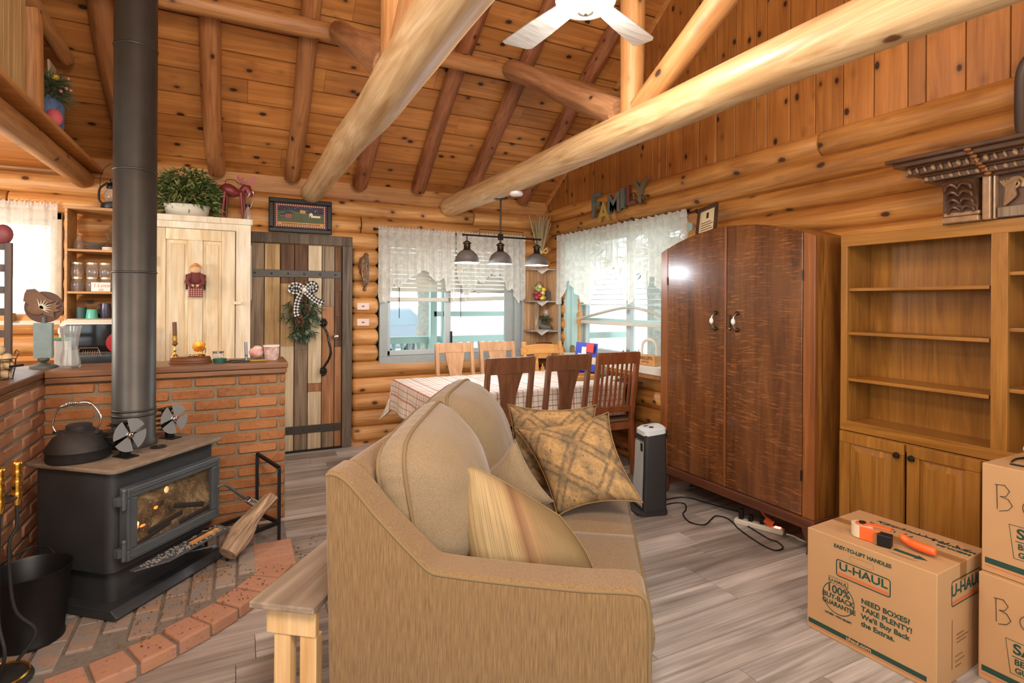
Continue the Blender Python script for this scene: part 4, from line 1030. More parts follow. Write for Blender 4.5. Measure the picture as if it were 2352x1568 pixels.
o = b.build('firewood_log', M['splitlog'], smooth=35); o.location = p0; o.rotation_euler = (p1 - p0).to_track_quat('Z', 'Y').to_euler(); tag(o, 'weathered split log leaning on the black firewood rack beside the stove', 'firewood')
rk = thing('firewood_rack', 'black iron firewood rack at the right end of the hearth', 'firewood rack', (0, 0, .058))
A, B_, off = Vector((-.03, 3.315, 0)), Vector((.235, 3.475, 0)), Vector((-.11, .22, 0))
b = MB()
for o_ in (Vector((0, 0, 0)), off): b.beam(A + o_ + Vector((0, 0, .10)), B_ + o_ + Vector((0, 0, .10)), .016, .022)
b.beam(B_ + Vector((0, 0, .10)), B_ + off + Vector((0, 0, .10)), .016, .022); b.build('base_bars', M['black'], rk, bev=.002)
for o_ in (Vector((0, 0, 0)), off):
    b = MB(); b.beam(B_ + o_, B_ + o_ + Vector((0, 0, .42 if o_.length < .1 else .46)), .018, .018, up=(1, 0, 0)); b.build('post', M['black'], rk, bev=.002)
b = MB(); b.beam(B_ + Vector((0, 0, .42)), B_ + off + Vector((0, 0, .46)), .018, .018); b.build('top_bar', M['black'], rk, bev=.002)
b = MB(); b.beam(A + Vector((0, 0, .0)), A + Vector((0, 0, .11)), .016, .016, up=(1, 0, 0)); b.beam(A + off, A + off + Vector((0, 0, .11)), .016, .016, up=(1, 0, 0)); b.build('foot', M['black'], rk)
br = thing('hand_brush', 'small wooden hearth brush lying on the stove ash shelf', 'brush', onst(.13, -.085, .194), SR + .03)
b = MB(); b.bx(-.11, .07, -.011, .011, .0, .014); b.build('brush_block', M['trim'], br, bev=.003)
b = MB(); b.bx(-.10, .06, .011, .018, .002, .014); b.build('bristles', M['black'], br)
bk = thing('coal_bucket', 'black metal ash bucket on the hearth at lower left', 'bucket', (-.742, 2.90, .059))
b = MB(); b.lathe([(.0, .006), (.098, .006), (.128, .285), (.133, .292), (.138, .29), (.132, .282), (.108, .02), (.112, .012), (.112, 0), (.0, 0)], n=36); b.build('pail', M['black'], bk, smooth=40)
b = MB(); b.tube(spline([(.05, .128, .28), (.02, .15, .31), (-.04, .16, .32), (-.10, .12, .30), (-.125, .05, .285)], 6), .004, 8); b.build('bail_handle', M['black'], bk, smooth=60)
tl = thing('fireplace_tool_set', 'brass handled fireplace tools on a round black stand at lower left', 'fireplace tools', (-.765, 2.615, .06))
b = MB(); b.lathe([(0, .022), (.085, .02), (.10, .012), (.105, 0), (.0, 0)], n=30); b.build('stand_base', M['iron'], tl, smooth=50)
b = MB(); b.lathe([(.086, .020), (.09, .026), (.094, .020)], n=30); b.build('brass_rim', M['brass'], tl, smooth=60)
b = MB(); b.cyl((0, 0, .02), (0, 0, .66), .008, n=10); b.lathe([(.05, .0), (.055, .005), (.05, .01)], (0, 0, .655), 20); b.build('stand_post', M['iron'], tl, smooth=60)
for k, (dx, dy) in enumerate(((-.045, -.02), (.045, .03), (-.03, .045), (.02, -.055))):
    b = MB(); b.tube(spline([(dx, dy, .64), (dx * 1.0, dy, .55), (dx * .6, dy * .6, .48), (dx * .9, dy * .9, .25), (dx * 2.2, dy * 1.4, .14), (dx * 1.1, dy * .9, .05)], 6), .006, 8); s = b.build('tool_shaft', M['iron'], tl, smooth=60)
    b = MB(); b.lathe([(.0, .165), (.014, .162), (.018, .15), (.013, .138), (.018, .125), (.016, .11), (.013, .105), (.018, .09), (.016, .065), (.013, .058), (.018, .045), (.016, .02), (.011, .0)], (dx, dy, .63), 14); b.build('brass_handle', M['brass'], tl, smooth=60)
# ================================================================== kitchen side
M['hutchpaint'] = wood('worn_cream_paint', rgb(240, 228, 200), rgb(206, 178, 130), 'Z', 7, 1.2, knots=.02, var=.12, rough=.65, lines=.25)
M['hutchpale'] = wood('worn_white_paint', rgb(242, 236, 220), rgb(214, 196, 164), 'Z', 9, 1.4, var=.1, rough=.65, lines=.25)
HY = 5.15
t = thing('hutch_cupboard', 'tall worn cream painted cupboard with a two panel door, left of the plank door', 'cupboard', (-.30, HY, 0))
b = MB(); b.bx(-.42, -.40, .02, .46, 0, 2.09); b.bx(.395, .415, .02, .46, 0, 2.09); b.bx(-.42, .415, .44, .46, 0, 2.09); b.bx(-.41, .41, .02, .45, 2.03, 2.06); b.bx(-.41, .41, .02, .45, .06, .09); b.build('carcass', M['hutchpale'], t, bev=.003)
b = MB(); b.bx(-.42, -.305, 0, .02, 0, 2.09); b.bx(.303, .415, 0, .02, 0, 2.09); b.bx(-.305, .303, 0, .02, 2.035, 2.09); b.bx(-.305, .303, 0, .02, 0, .1); b.build('face_frame', M['hutchpale'], t, bev=.003)
b = MB(); b.bx(-.44, .43, -.02, .47, 2.09, 2.14); b.build('top_board', M['hutchpale'], t, bev=.006)
b = MB()
for x0, x1, z0, z1 in ((-.30, -.195, .11, 2.03), (.20, .298, .11, 2.03), (-.195, .20, 1.94, 2.03), (-.195, .20, .11, .24), (-.042, .062, .24, 1.94)): b.bx(x0, x1, -.012, .014, z0, z1)
dr = b.build('door', M['hutchpaint'], t, bev=.004)
for x0, x1 in ((-.195, -.042), (.062, .20)):
    b = MB(); b.bx(x0, x1, .004, .014, .24, 1.94); b.bx(x0 + .025, x1 - .025, -.003, .01, .27, 1.91); b.build('door_panel', M['hutchpaint'], dr, bev=.006)
b = MB(); b.bx(.285, .345, -.026, -.012, 1.42, 1.445); b.build('turn_latch', M['hutchpaint'], t, bev=.003)
b = MB(); b.bx(-.30, -.26, -.03, -.0, 1.72, 1.80); b.build('outlet_box', M['offwhite'], t, bev=.003)
M['paper'] = plain('paper', rgb(226, 222, 210), .8)
b = MB(); b.bx(.0, .004, -.11, .11, -.2, .26); o = b.build('paper_calendar', M['paper']); o.location = (.119, HY + .14, 1.66); tag(o, 'paper calendar hanging on the right side of the cream cupboard', 'calendar')
# doll on the cupboard door
M['gingham'] = check_mat('red_gingham', rgb(120, 50, 48), rgb(196, 166, 150), 1.0, rgb(150, 92, 84)); M['skin'] = plain('cloth_skin', rgb(214, 178, 140), .85); M['felt'] = plain('dark_felt', rgb(58, 46, 44), .9); M['burgundy'] = plain('burgundy_cloth', rgb(112, 54, 52), .9)
dl = thing('rag_doll', 'rag doll in burgundy gingham hanging on the cream cupboard door', 'doll', (-.285, HY - .045, 1.60))
b = MB(); b.sphere((0, 0, .10), (.038, .026, .035), 14); b.build('head', M['skin'], dl, smooth=90)
b = MB(); b.sphere((0, .006, .115), (.043, .028, .03), 12); b.sphere((0, 0, .14), (.02, .02, .014), 10); b.build('straw_hair', M['trim'], dl, smooth=90)
b = MB(); b.sphere((0, 0, .03), (.058, .03, .06), 12); b.tube([(-.04, -.01, .06), (-.06, -.03, .0), (-.02, -.04, -.04)], .018, 8); b.tube([(.04, -.01, .06), (.06, -.03, 0), (.02, -.04, -.04)], .018, 8); b.build('jacket', M['burgundy'], dl, smooth=70)
b = MB(); b.bx(-.07, -.055, -.005, .01, -.06, .06); b.bx(.055, .07, -.005, .01, -.06, .06); b.build('felt_wings', M['felt'], dl)
b = MB()
for x in (-.02, .02): b.sphere((x, -.045, -.03), (.015, .012, .012), 8)
b.build('hands', M['skin'], dl, smooth=90)
b = MB(); uvl = b.bm.loops.layers.uv.verify()
for i in range(6):
    v = [b.bm.verts.new(p) for p in ((-.05 + i * .0167, -.02 - .006 * (i % 2), -.02), (-.0333 + i * .0167, -.02 - .006 * ((i + 1) % 2), -.02), (-.0333 + i * .0167, -.022 - .006 * ((i + 1) % 2), -.12), (-.05 + i * .0167, -.022 - .006 * (i % 2), -.12))]
    f = b.bm.faces.new(v)
    for l, uv in zip(f.loops, ((i, 0), (i + 1, 0), (i + 1, 6), (i, 6))): l[uvl].uv = uv
b.build('skirt', M['gingham'], dl, thick=.006)
# plant on the cupboard
M['leaf'] = plain('bamboo_leaf', rgb(112, 128, 66), .5, noise=.5, nscale=7, col2=rgb(60, 82, 42)); M['leaf2'] = plain('bamboo_leaf_pale', rgb(182, 176, 110), .5, noise=.3, nscale=9)
pt = thing('potted_bamboo_plant', 'bushy artificial bamboo plant in a white planter on the cream cupboard', 'plant', (-.36, HY + .17, 2.14))
b = MB(); b.lathe([(0, 0), (.13, 0), (.155, .03), (.165, .085), (.172, .105), (.16, .105), (.15, .09), (0, .085)], n=30, m=Matrix.Diagonal((1, .62, 1))); b.build('planter', M['offwhite'], pt, smooth=50)
def blades(b, n, rx, ry, z0, z1, rr, L=.085, w=.0115):
    for k in range(n):
        a = rr.uniform(0, 2 * pi); q = sqrt(rr.random()); x, y = rx * q * cos(a), ry * q * sin(a); z = z0 + (z1 - z0) * rr.random() ** .8 * (1 - .45 * q * q)
        if y < 0.02 and z < .11 and abs(x) < .19 and ry > .1: z = .11 + rr.random() * .2
        d = Vector((cos(a) * (.4 + q) + rr.gauss(0, .5), sin(a) * (.4 + q) + rr.gauss(0, .5), rr.gauss(.1, .55))).normalized() * L * rr.uniform(.6, 1.25)
        p = Vector((x, y, z)); s = d.cross(Vector((rr.gauss(0, .4), rr.gauss(0, .4), 1))).normalized() * w
        v = [b.bm.verts.new(c) for c in (p, p + d * .4 + s, p + d - Vector((0, 0, .02)), p + d * .4 - s)]
        b.bm.faces.new(v)
rr = random.Random(5)
b = MB(); blades(b, 1500, .25, .16, -.01, .42, rr); b.build('foliage', M['leaf'], pt)
b = MB(); blades(b, 420, .26, .17, .0, .36, rr); b.build('pale_foliage', M['leaf2'], pt)
b = MB()
for k in range(16): a = k * .9; b.tube([(0.03 * cos(a), .02 * sin(a), .08), (.1 * cos(a), .06 * sin(a), .22), (.2 * cos(a), .12 * sin(a), .30 + .04 * sin(k * 2.1))], .003, 5)
b.build('stems', M['pine'], pt)
# moose figure
M['moosered'] = plain('painted_red_metal', rgb(134, 52, 50), .42, .2, noise=.3, nscale=12); M['moosepink'] = plain('faded_antler', rgb(170, 92, 96), .5, .1)
ms = thing('moose_figurine', 'red painted metal moose figurine on top of the cream cupboard', 'figurine', (-.01, HY + .10, 2.14), 0)
b = MB(); b.tube(spline([(-.10, 0, .265), (-.06, 0, .26), (.0, 0, .235), (.05, 0, .235), (.075, 0, .27)], 5), .05, 14, radii=[.012 + .038 * sin(pi * min(1, (k + 1) / 16)) for k in range(21)][:21])
b.tube([(.06, 0, .25), (.085, -.004, .29), (.098, -.006, .285), (.118, -.008, .235), (.122, -.008, .205)], .02, 10, radii=[.03, .028, .03, .024, .018]); b.sphere((-.11, 0, .28), (.018, .006, .01), 8); b.build('body', M['moosered'], ms, smooth=70)
for x, y, lean in ((-.075, -.02, -.02), (-.055, .02, -.01), (.05, -.02, .02), (.065, .02, .03)):
    b = MB(); b.tube([(x, y, .23), (x + lean * .4, y, .12), (x + lean, y, .0)], .01, 8, radii=[.016, .010, .009]); b.build('leg', M['moosered'], ms, smooth=60)
for s in (-1, 1):
    b = MB(); b.prism([(.0, 0), (.03 * 1, .035), (.025, .075), (.05, .05), (.075, .085), (.08, .045), (.05, .015)], (0, .004, 0), (.09, -.006, .30), (s * .9, -.3, 0), (0, 0, 1)); b.build('antler', M['moosepink'], ms)
b = MB(); b.tube(spline([(-.07, 0, .30), (-.06, 0, .335), (.0, 0, .34), (.03, 0, .31)], 4), .003, 6); b.build('wire_loop', M['bronze'], ms)
oj = thing('oil_bottle', 'small clear glass bottle lamp with a wire bail beside the red moose', 'bottle', (.108 - .015, HY + .05, 2.14))
b = MB(); b.lathe([(0, 0), (.03, 0), (.034, .02), (.026, .05), (.022, .075), (.014, .085), (.014, .11)], n=18); b.build('glass', M['clear'], oj, smooth=50)
b = MB(); b.lathe([(0, .11), (.017, .11), (.017, .135), (0, .137)], n=16); b.build('cap', M['bronze'], oj, smooth=50)
b = MB(); b.tube(spline([(-.016, 0, .11), (.0, 0, .20), (.03, 0, .25), (.045, 0, .20), (.02, 0, .11)], 6), .0018, 5); b.build('wire_bail', M['steel'], oj)

# wall shelf unit with jars and mugs
M['shelfwood'] = wood('kitchen_shelf_wood', rgb(214, 172, 118), rgb(170, 122, 74), 'X', 14, 1.0, var=.1, rough=.5)
SY = 5.32
sh = thing('kitchen_shelf_unit', 'open pine shelf unit of jars and mugs behind the stove pipe', 'shelf unit', (-.96, SY, 0))
b = MB(); b.bx(-.215, -.197, 0, .29, 1.285, 2.17); b.build('side_panel', M['shelfwood'], sh, bev=.003)
b = MB(); b.bx(.197, .215, 0, .29, 1.285, 2.17); b.build('side_panel', M['shelfwood'], sh, bev=.003)
b = MB(); b.bx(-.22, .22, -.01, .29, 2.155, 2.178); b.build('top_board', M['shelfwood'], sh, bev=.003)
for z in (1.837, 1.508): b = MB(); b.bx(-.197, .197, 0, .29, z - .008, z + .010); b.build('shelf', M['shelfwood'], sh, bev=.003)
b = MB(); b.bx(-.197, .197, 0, .29, 1.285, 1.305); b.build('shelf', M['offwhite'], sh, bev=.003)
M['jarlid'] = plain('jar_lid', rgb(214, 200, 168), .35, .4)
def jar(loc, lab, first=[None], grp='canning jars on the kitchen shelf'):
    if first[0]: return dup(first[0], loc, None, lab)
    t = thing('canning_jar', lab, 'jar', loc, 0, grp)
    b = MB(); b.lathe([(0, 0), (.036, 0), (.039, .006), (.039, .075), (.033, .088), (.033, .1)], n=18); b.build('glass', M['clear'], t, smooth=50)
    b = MB(); b.lathe([(0, .098), (.036, .098), (.036, .113), (0, .114)], n=18); b.build('lid', M['jarlid'], t, smooth=50)
    first[0] = t; return t
JY = SY + .075
jl = [(-1.11, 1.5185, 'canning jar on the middle kitchen shelf, bottom row, next to the side board'), (-1.015, 1.5185, 'canning jar in the bottom row behind the white lettered sign, second from the side board'), (-.925, 1.5185, 'canning jar in the bottom row right behind the white lettered sign'), (-.84, 1.5185, 'canning jar in the bottom row against the stove pipe edge'),
      (-1.11, 1.633, 'canning jar in the upper row, stacked next to the side board'), (-1.015, 1.633, 'canning jar in the upper row, second from the side board'), (-.93, 1.633, 'canning jar in the upper row, above the white lettered sign'), (-.845, 1.633, 'canning jar in the upper row beside the stove pipe edge')]
for x, z, lb in jl: jar((x, JY, z), lb)
b = MB(); b.bx(-.062, .062, -.004, .004, 0, .072); o = thing('lettered_sign', 'small white sign lettered I love us on the middle kitchen shelf', 'sign', (-.948, SY + .018, 1.5185)); b.build('board', M['white'], o, bev=.002)
M['pinkink'] = plain('pink_ink', rgb(206, 132, 120), .7)
text_mesh('I Love', .042, M['pinkink'], o, frame4((.005, -.0046, .047), (1, 0, 0), (0, 0, 1)), shear=.25, sx=1.0); text_mesh('us', .036, M['pinkink'], o, frame4((.0, -.0046, .017), (1, 0, 0), (0, 0, 1)), shear=.25)
def lathe_thing(name, lab, cat, loc, prof, mat, n=22, grp=None):
    b = MB(); b.lathe(prof, n=n); o = b.build(name, mat, smooth=50); o.location = loc; return tag(o, lab, cat, grp)
lathe_thing('glass_bottle', 'clear glass bottle on the top kitchen shelf', 'bottle', (-1.11, SY + .12, 1.848), [(0, 0), (.03, 0), (.033, .01), (.033, .06), (.018, .085), (.014, .115), (.016, .12)], M['clear'])
for k in range(3): lathe_thing('glass_plate', ['lowest', 'middle', 'uppermost'][k] + ' glass plate in the small stack on the top kitchen shelf', 'plate', (-1.0, SY + .14, 1.848 + k * .022), [(0, 0), (.05, 0), (.082, .018), (.085, .02), (.05, .004), (0, .004)], M['clear'], grp='glass plates on the kitchen shelf')
for k in range(2): lathe_thing('jar_lid', ['lower', 'upper'][k] + ' white jar lid of two stacked on the top kitchen shelf', 'lid', (-.905, SY + .05, 1.848 + k * .0125), [(0, 0), (.043, 0), (.043, .010), (.04, .012), (0, .012)], M['offwhite'], grp='stacked jar lids')
M['basketwood'] = wood('round_tray', rgb(150, 112, 66), rgb(96, 66, 36), 'X', 30, 8, var=.1, rough=.7)
b = MB(); b.lathe([(0, 0), (.10, 0), (.12, .01), (.128, .03), (.12, .03), (.10, .014), (0, .012)], n=28, m=Matrix.Rotation(radians(80), 3, 'X')); o = b.build('round_wooden_tray', M['basketwood'], smooth=50); o.location = (-.83, SY + .24, 1.975); tag(o, 'round wooden tray standing on edge on the top kitchen shelf', 'tray')
M['mugdark'] = plain('dark_green_glaze', rgb(58, 84, 80), .35); M['mugaqua'] = plain('aqua_cup', rgb(92, 190, 170), .35); M['tumbler'] = plain('dark_tumbler', rgb(70, 68, 84), .25, .6)
lathe_thing('drinking_cup', 'dark green cup on the lowest kitchen shelf', 'cup', (-1.085, SY + .08, 1.305), [(0, 0), (.034, 0), (.037, .09), (.034, .09), (.032, .006), (0, .006)], M['mugdark'])
lathe_thing('drinking_cup', 'bright aqua cup upside down on the lowest kitchen shelf', 'cup', (-1.01, SY + .05, 1.305), [(0, .072), (.031, .072), (.034, .068), (.041, .0), (.038, 0)], M['mugaqua'])
tb = thing('tumbler_mug', 'dark metallic tumbler with a handle on the lowest kitchen shelf', 'tumbler', (-.925, SY + .07, 1.305))
b = MB(); b.lathe([(0, 0), (.036, 0), (.04, .07), (.038, .085), (.036, .12), (0, .122)], n=22); b.build('body', M['tumbler'], tb, smooth=50)
b = MB(); b.tube(spline([(-.038, 0, .11), (-.055, 0, .10), (-.052, 0, .07), (-.038, 0, .06)], 5), .005, 6); b.build('handle', M['steel'], tb, smooth=60)
lathe_thing('yellow_can', 'yellow can at the end of the lowest kitchen shelf by the stove pipe', 'can', (-.845, SY + .08, 1.305), [(0, 0), (.036, 0), (.036, .07), (0, .072)], plain('yellow_can', rgb(222, 172, 52), .4))
# lantern on top
ln = thing('barn_lantern', 'dark barn lantern on the kitchen shelf top, half hidden by the stove pipe', 'lantern', (-.885, SY + .08, 2.179))
b = MB(); b.lathe([(0, 0), (.075, 0), (.08, .01), (.078, .045), (.05, .055), (.03, .06), (0, .06)], n=24); b.build('fuel_tank', M['black'], ln, smooth=50)
b = MB(); b.lathe([(.035, .06), (.055, .09), (.058, .12), (.045, .155), (.036, .17)], n=20); b.build('glass_globe', M['clear'], ln, smooth=60)
b = MB(); b.lathe([(.04, .17), (.045, .18), (.03, .21), (.018, .215), (.022, .24), (0, .245)], n=20); b.build('chimney_top', M['black'], ln, smooth=50)
for s in (-1, 1): b = MB(); b.tube(spline([(s * .07, 0, .045), (s * .09, 0, .08), (s * .085, 0, .16), (s * .05, 0, .20), (s * .03, 0, .215)], 5), .008, 8); b.build('side_tube', M['black'], ln, smooth=60)
b = MB(); b.tube(spline([(-.085, 0, .17), (-.07, 0, .30), (0, 0, .37), (.07, 0, .30), (.085, 0, .17)], 6), .002, 5); b.build('bail', M['bronze'], ln)

# counter and dishwasher-like oven below
t = thing('kitchen_counter', 'kitchen base counter behind the brick half wall', 'counter', (-1.3, 5.3, 0))
b = MB(); b.bx(-.7, .57, -.32, .30, 0, .93); b.build('base_cabinet', M['hutchpale'], t); b = MB(); b.bx(-.72, .575, -.35, .32, .93, .965); b.build('worktop', M['capwood'], t, bev=.004)
ov = thing('countertop_dishwasher', 'black countertop dishwasher with white rounded rim behind the bar top', 'dishwasher', (-.93, 4.99, .966))
b = MB()
pp = [(-.20, 0), (-.20, .29)] + [(-.20 + .05 - .05 * cos(a), .29 + .05 * sin(a)) for a in [radians(q) for q in (20, 45, 70, 90)]] + [(.19, .34), (.19, 0)]
b.prism(pp, (0, .30, 0), (0, 0, 0)); b.build('housing', M['offwhite'], ov, bev=.004)
b = MB(); b.prism([(-.185, .0), (-.185, .272), (-.15, .305), (.18, .305), (.18, 0)], (0, .02, 0), (0, -.016, 0)); b.build('door_glass', plain('black_glass', rgb(22, 21, 22), .08, 0, .6), ov)
b = MB(); b.tube(spline([(-.192, -.02, .24), (-.192, -.02, .275), (-.16, -.02, .308), (-.12, -.02, .312), (.185, -.02, .312)], 5), .008, 8); b.build('rim', M['white'], ov, smooth=60)
b = MB(); b.cyl((-.10, -.018, .10), (.18, -.018, .10), .0025, n=6); b.cyl((-.10, -.018, .075), (.18, -.018, .075), .002, n=6); b.tube([(-.09, -.018, .075), (-.075, -.018, .135), (.03, -.018, .135), (.05, -.018, .075)], .003, 6)
for k in range(8): b.cyl((-.06 + k * .014, -.018, .075), (-.055 + k * .014, -.018, .115), .0018, n=5)
b.build('dish_rack', M['steel'], ov)
b = MB(); b.lathe([(0, 0), (.075, .0), (.08, .006), (0, .008)], (.16, -.02, .17), 24, Matrix.Rotation(radians(90), 3, 'X')); o = b.build('red_plate', plain('red_plate', rgb(170, 40, 44), .3), smooth=50); o.location = Vector((-.93, 4.985, .966)); tag(o, 'red plate leaning on the dark dishwasher front beside the stove pipe', 'plate')
b = MB(); b.lathe([(0, 0), (.03, 0), (.035, .02), (.03, .055), (.024, .06), (0, .062)], n=14); o = b.build('ceramic_jar', plain('brown_glaze', rgb(150, 112, 60), .35, noise=.5, nscale=20), smooth=50); o.location = (-1.56, YA - .085, 1.286); tag(o, 'small brown glazed jar on the kitchen window sill', 'jar')

# ================================================================== things on the bar top
BZ = 1.0632
va = thing('hourglass_vase', 'tall clear hourglass shaped glass vase on the bar top', 'vase', (-.842, 3.95, BZ))
b = MB(); b.lathe([(0, .0), (.048, 0), (.051, .006), (.046, .04), (.036, .11), (.036, .14), (.047, .21), (.053, .238), (.050, .238), (.034, .14), (.034, .11), (.043, .04), (.044, .012), (0, .012)], n=28); b.build('glass', M['clear'], va, smooth=50)
b = MB(); b.lathe([(0, .015), (.041, .015), (.040, .04), (.030, .10), (.0, .10)], n=20); b.build('wax_fill', glassm('frosted_fill', (.92, .84, .74, 1), .3, .2, .3), va, smooth=50)
rs = thing('rooster_stand', 'rusty round metal rooster cut-out on a grey post stand on the bar top', 'figurine', (-.975, 4.0, BZ))
M['rust'] = plain('rust_brown_metal', rgb(128, 92, 62), .55, .3, noise=.4, nscale=10); M['rustdark'] = plain('dark_rust', rgb(84, 54, 38), .5, .3); M['greypost'] = plain('grey_teal_post', rgb(132, 150, 148), .6, noise=.2, nscale=20); M['pewter'] = plain('pewter', rgb(96, 100, 96), .5, .4)
b = MB(); b.lathe([(0, .0), (.062, 0), (.062, .012), (.035, .022), (.012, .03), (.03, .045), (.02, .06), (0, .062)], n=26); b.build('turned_base', M['pewter'], rs, smooth=50)
b = MB(); b.bx(-.042, .042, -.02, .02, .055, .255); b.build('post', M['greypost'], rs, bev=.003)
b = MB(); b.cyl((.0, 0, .25), (0, 0, .29), .012, n=10); b.build('neck', M['pewter'], rs, smooth=60)
b = MB(); b.lathe([(.0, .0), (.088, 0), (.09, .002), (.088, .006), (0, .006)], (.0, .01, .345), 30, Matrix.Rotation(radians(90), 3, 'X') ); b.build('moon_disc', M['rustdark'], rs, smooth=50)
b = MB(); b.prism([(-.075, .165), (-.04, .17), (.02, .115), (.05, .10), (.02, .085), (-.02, .09), (-.05, .07), (-.09, .10), (-.085, .14)], (0, .003, 0), (.0, -.006, .28), (1, 0, 0), (0, 0, 1))
b.sphere((-.03, -.006, .335), (.045, .004, .035), 14); b.prism([(0, .05), (.07, .10), (.055, .075), (.08, .07), (.055, .055), (.075, .04), (.045, .03), (.05, .0), (0, .02)], (0, .003, 0), (.0, -.008, .285)); b.build('rooster', M['rust'], rs)
for k in range(8):
    a = radians(-35 + k * 20); b = MB(); b.prism([(.0, -.004), (.05 + .008 * (k % 2), 0), (.0, .006)], (0, .003, 0), (-.012, -.0125, .34), (cos(a), 0, sin(a)), (-sin(a), 0, cos(a))); b.build('pale_feather', M['offwhite'], rs)
# egg basket
eb = thing('wire_egg_basket', 'wire basket piled with brown eggs on the bar top corner', 'basket', (-1.02, 3.50, BZ))
b = MB()
for z, r in ((.003, .05), (.05, .058), (.10, .062)): b.tube([(r * cos(2 * pi * k / 18), r * sin(2 * pi * k / 18), z) for k in range(18)], .002, 5, closed=True)
for k in range(10): a = 2 * pi * k / 10; b.tube([(.05 * cos(a), .05 * sin(a), .003), (.058 * cos(a), .058 * sin(a), .05), (.062 * cos(a), .062 * sin(a), .10)], .0015, 5)
b.tube(spline([(.062, 0, .10), (.072, .0, .125), (.06, .01, .14), (.05, .02, .12)], 4), .002, 5); b.build('wire_frame', M['bronze'], eb)
b = MB(); b.cyl((.045, -.03, .062), (.09, -.0, .066), .006, n=8); b.build('grip', M['black'], eb, smooth=60)
M['egg'] = plain('brown_egg', rgb(206, 178, 136), .45, noise=.2, nscale=8)
rr = random.Random(2); first = None
eggs = [(-.022, -.022, .022), (.024, -.02, .022), (.0, .026, .022), (-.028, .016, .058), (.026, .012, .060), (.0, -.028, .060), (0, .0, .095), (-.032, -.012, .10), (.03, -.01, .10), (-.005, .034, .10), (.0, -.005, .135), (-.03, .02, .135)]
for i, e in enumerate(eggs):
    if first is None:
        b = MB(); b.sphere((0, 0, 0), (.021, .021, .027), 14); first = b.build('egg', M['egg'], smooth=90); o = first; tag(o, 'brown egg piled in the wire basket on the bar top', 'egg', 'eggs in the wire basket')
    else: o = first.copy(); COL.objects.link(o)
    o.location = (-1.02 + e[0], 3.50 + e[1], BZ + e[2] + .005); o.rotation_euler = (rr.uniform(.6, 2.2), rr.uniform(-.5, .5), rr.uniform(0, 6))
M['cardboard'] = plain('cardboard', rgb(190, 144, 94), .8, noise=.10, nscale=5)
b = MB(); b.bx(-.08, .065, -.09, .04, 0, .10); o = b.build('small_carton', M['cardboard'], bev=.002); o.location = (-1.065, 3.345, BZ); o.rotation_euler = (0, 0, .15); tag(o, 'small plain brown carton on the bar top at the far left edge', 'carton')
lathe_thing('red_lidded_tin', 'small red tin on the bar top at the far left edge', 'tin', (-.962, 3.21, BZ), [(0, 0), (.018, 0), (.018, .045), (.015, .048), (0, .048)], plain('red_tin', rgb(200, 26, 44), .3))
dk = thing('dark_wooden_rack', 'dark slatted wooden rack with a red knob at the bar top left edge', 'rack', (-1.20, 3.95, BZ))
M['darkwood'] = wood('dark_stained_wood', rgb(96, 74, 58), rgb(58, 44, 36), 'Z', 20, 1.2, var=.1, rough=.5)
b = MB(); b.bx(.07, .10, -.015, .015, 0, .70); b.bx(-.16, -.13, -.015, .015, 0, .70); b.build('uprights', M['darkwood'], dk, bev=.003)
b = MB()
for z in (.08, .2, .32, .44, .56, .68): b.bx(-.13, .07, -.008, .008, z - .02, z + .02)
b.build('slats', M['darkwood'], dk, bev=.002)
b = MB(); b.sphere((.06, 0, .745), (.045, .03, .055), 16); b.build('red_knob', plain('dusty_red', rgb(130, 60, 62), .5), dk, smooth=90)
b = MB(); b.lathe([(0, 0), (.07, 0), (.075, .006), (0, .008)], (-.03, -.02, .33), 24, Matrix.Rotation(radians(90), 3, 'X')); o = b.build('turquoise_plate', plain('turquoise_plate', rgb(70, 170, 150), .3), smooth=50); o.location = dk.location; tag(o, 'turquoise plate propped against the dark slatted rack at far left', 'plate')
cn = thing('white_canister', 'white floral canister behind the glass vase on the bar top', 'canister', (-.905, 4.08, BZ))
b = MB(); b.bx(-.035, .035, -.03, .03, 0, .15); b.build('canister_body', M['white'], cn, bev=.008); b = MB(); b.bx(-.037, .037, -.032, .032, .15, .165); b.build('green_lid', plain('mint_lid', rgb(120, 184, 150), .4), cn, bev=.004)
# brass desk set
dsk = thing('brass_desk_clock', 'brass orrery clock and quill on an oval brown wooden base on the bar top', 'desk clock', (-.245, 3.95, BZ))
M['mahog'] = plain('mahogany', rgb(118, 74, 46), .3, noise=.2, nscale=20)
b = MB(); e = lambda s, n=36: [(s * .118 * (abs(cos(a)) ** .7 * (1 if cos(a) > 0 else -1)), s * .05 * sin(a)) for a in [2 * pi * k / n for k in range(n)]]
slab(b, e(1.0), 0, .012); slab(b, e(.94), .012, .034); slab(b, e(.90), .034, .04); b.build('base', M['mahog'], dsk, bev=.003, smooth=40)
b = MB(); b.lathe([(0, 0), (.022, 0), (.02, .006), (.008, .02), (.006, .035), (.009, .04), (.004, .05), (.005, .07), (.0, .072)], (-.085, 0, .04), 16); b.lathe([(.0, .09), (.012, .09), (.014, .11), (.012, .13), (.014, .14), (.0, .142)], (-.085, 0, .04), 14); b.build('candlestick', M['brass'], dsk, smooth=50)
b = MB(); b.lathe([(0, .065), (.006, .068), (.017, .08), (.017, .085), (.006, .096), (0, .098)], (-.085, 0, .04), 16); b.cyl((-.085, 0, .175), (-.088, 0, .255), .0125, n=14); b.build('wooden_shaft', M['mahog'], dsk, smooth=50)
b = MB(); mt = Matrix.Rotation(radians(68), 3, 'X') @ Matrix.Rotation(.3, 3, 'Z'); b.lathe([(.0, .002), (.034, 0), (.037, .004), (.034, .008), (0, .006)], (.045, 0, .10), 26, mt)
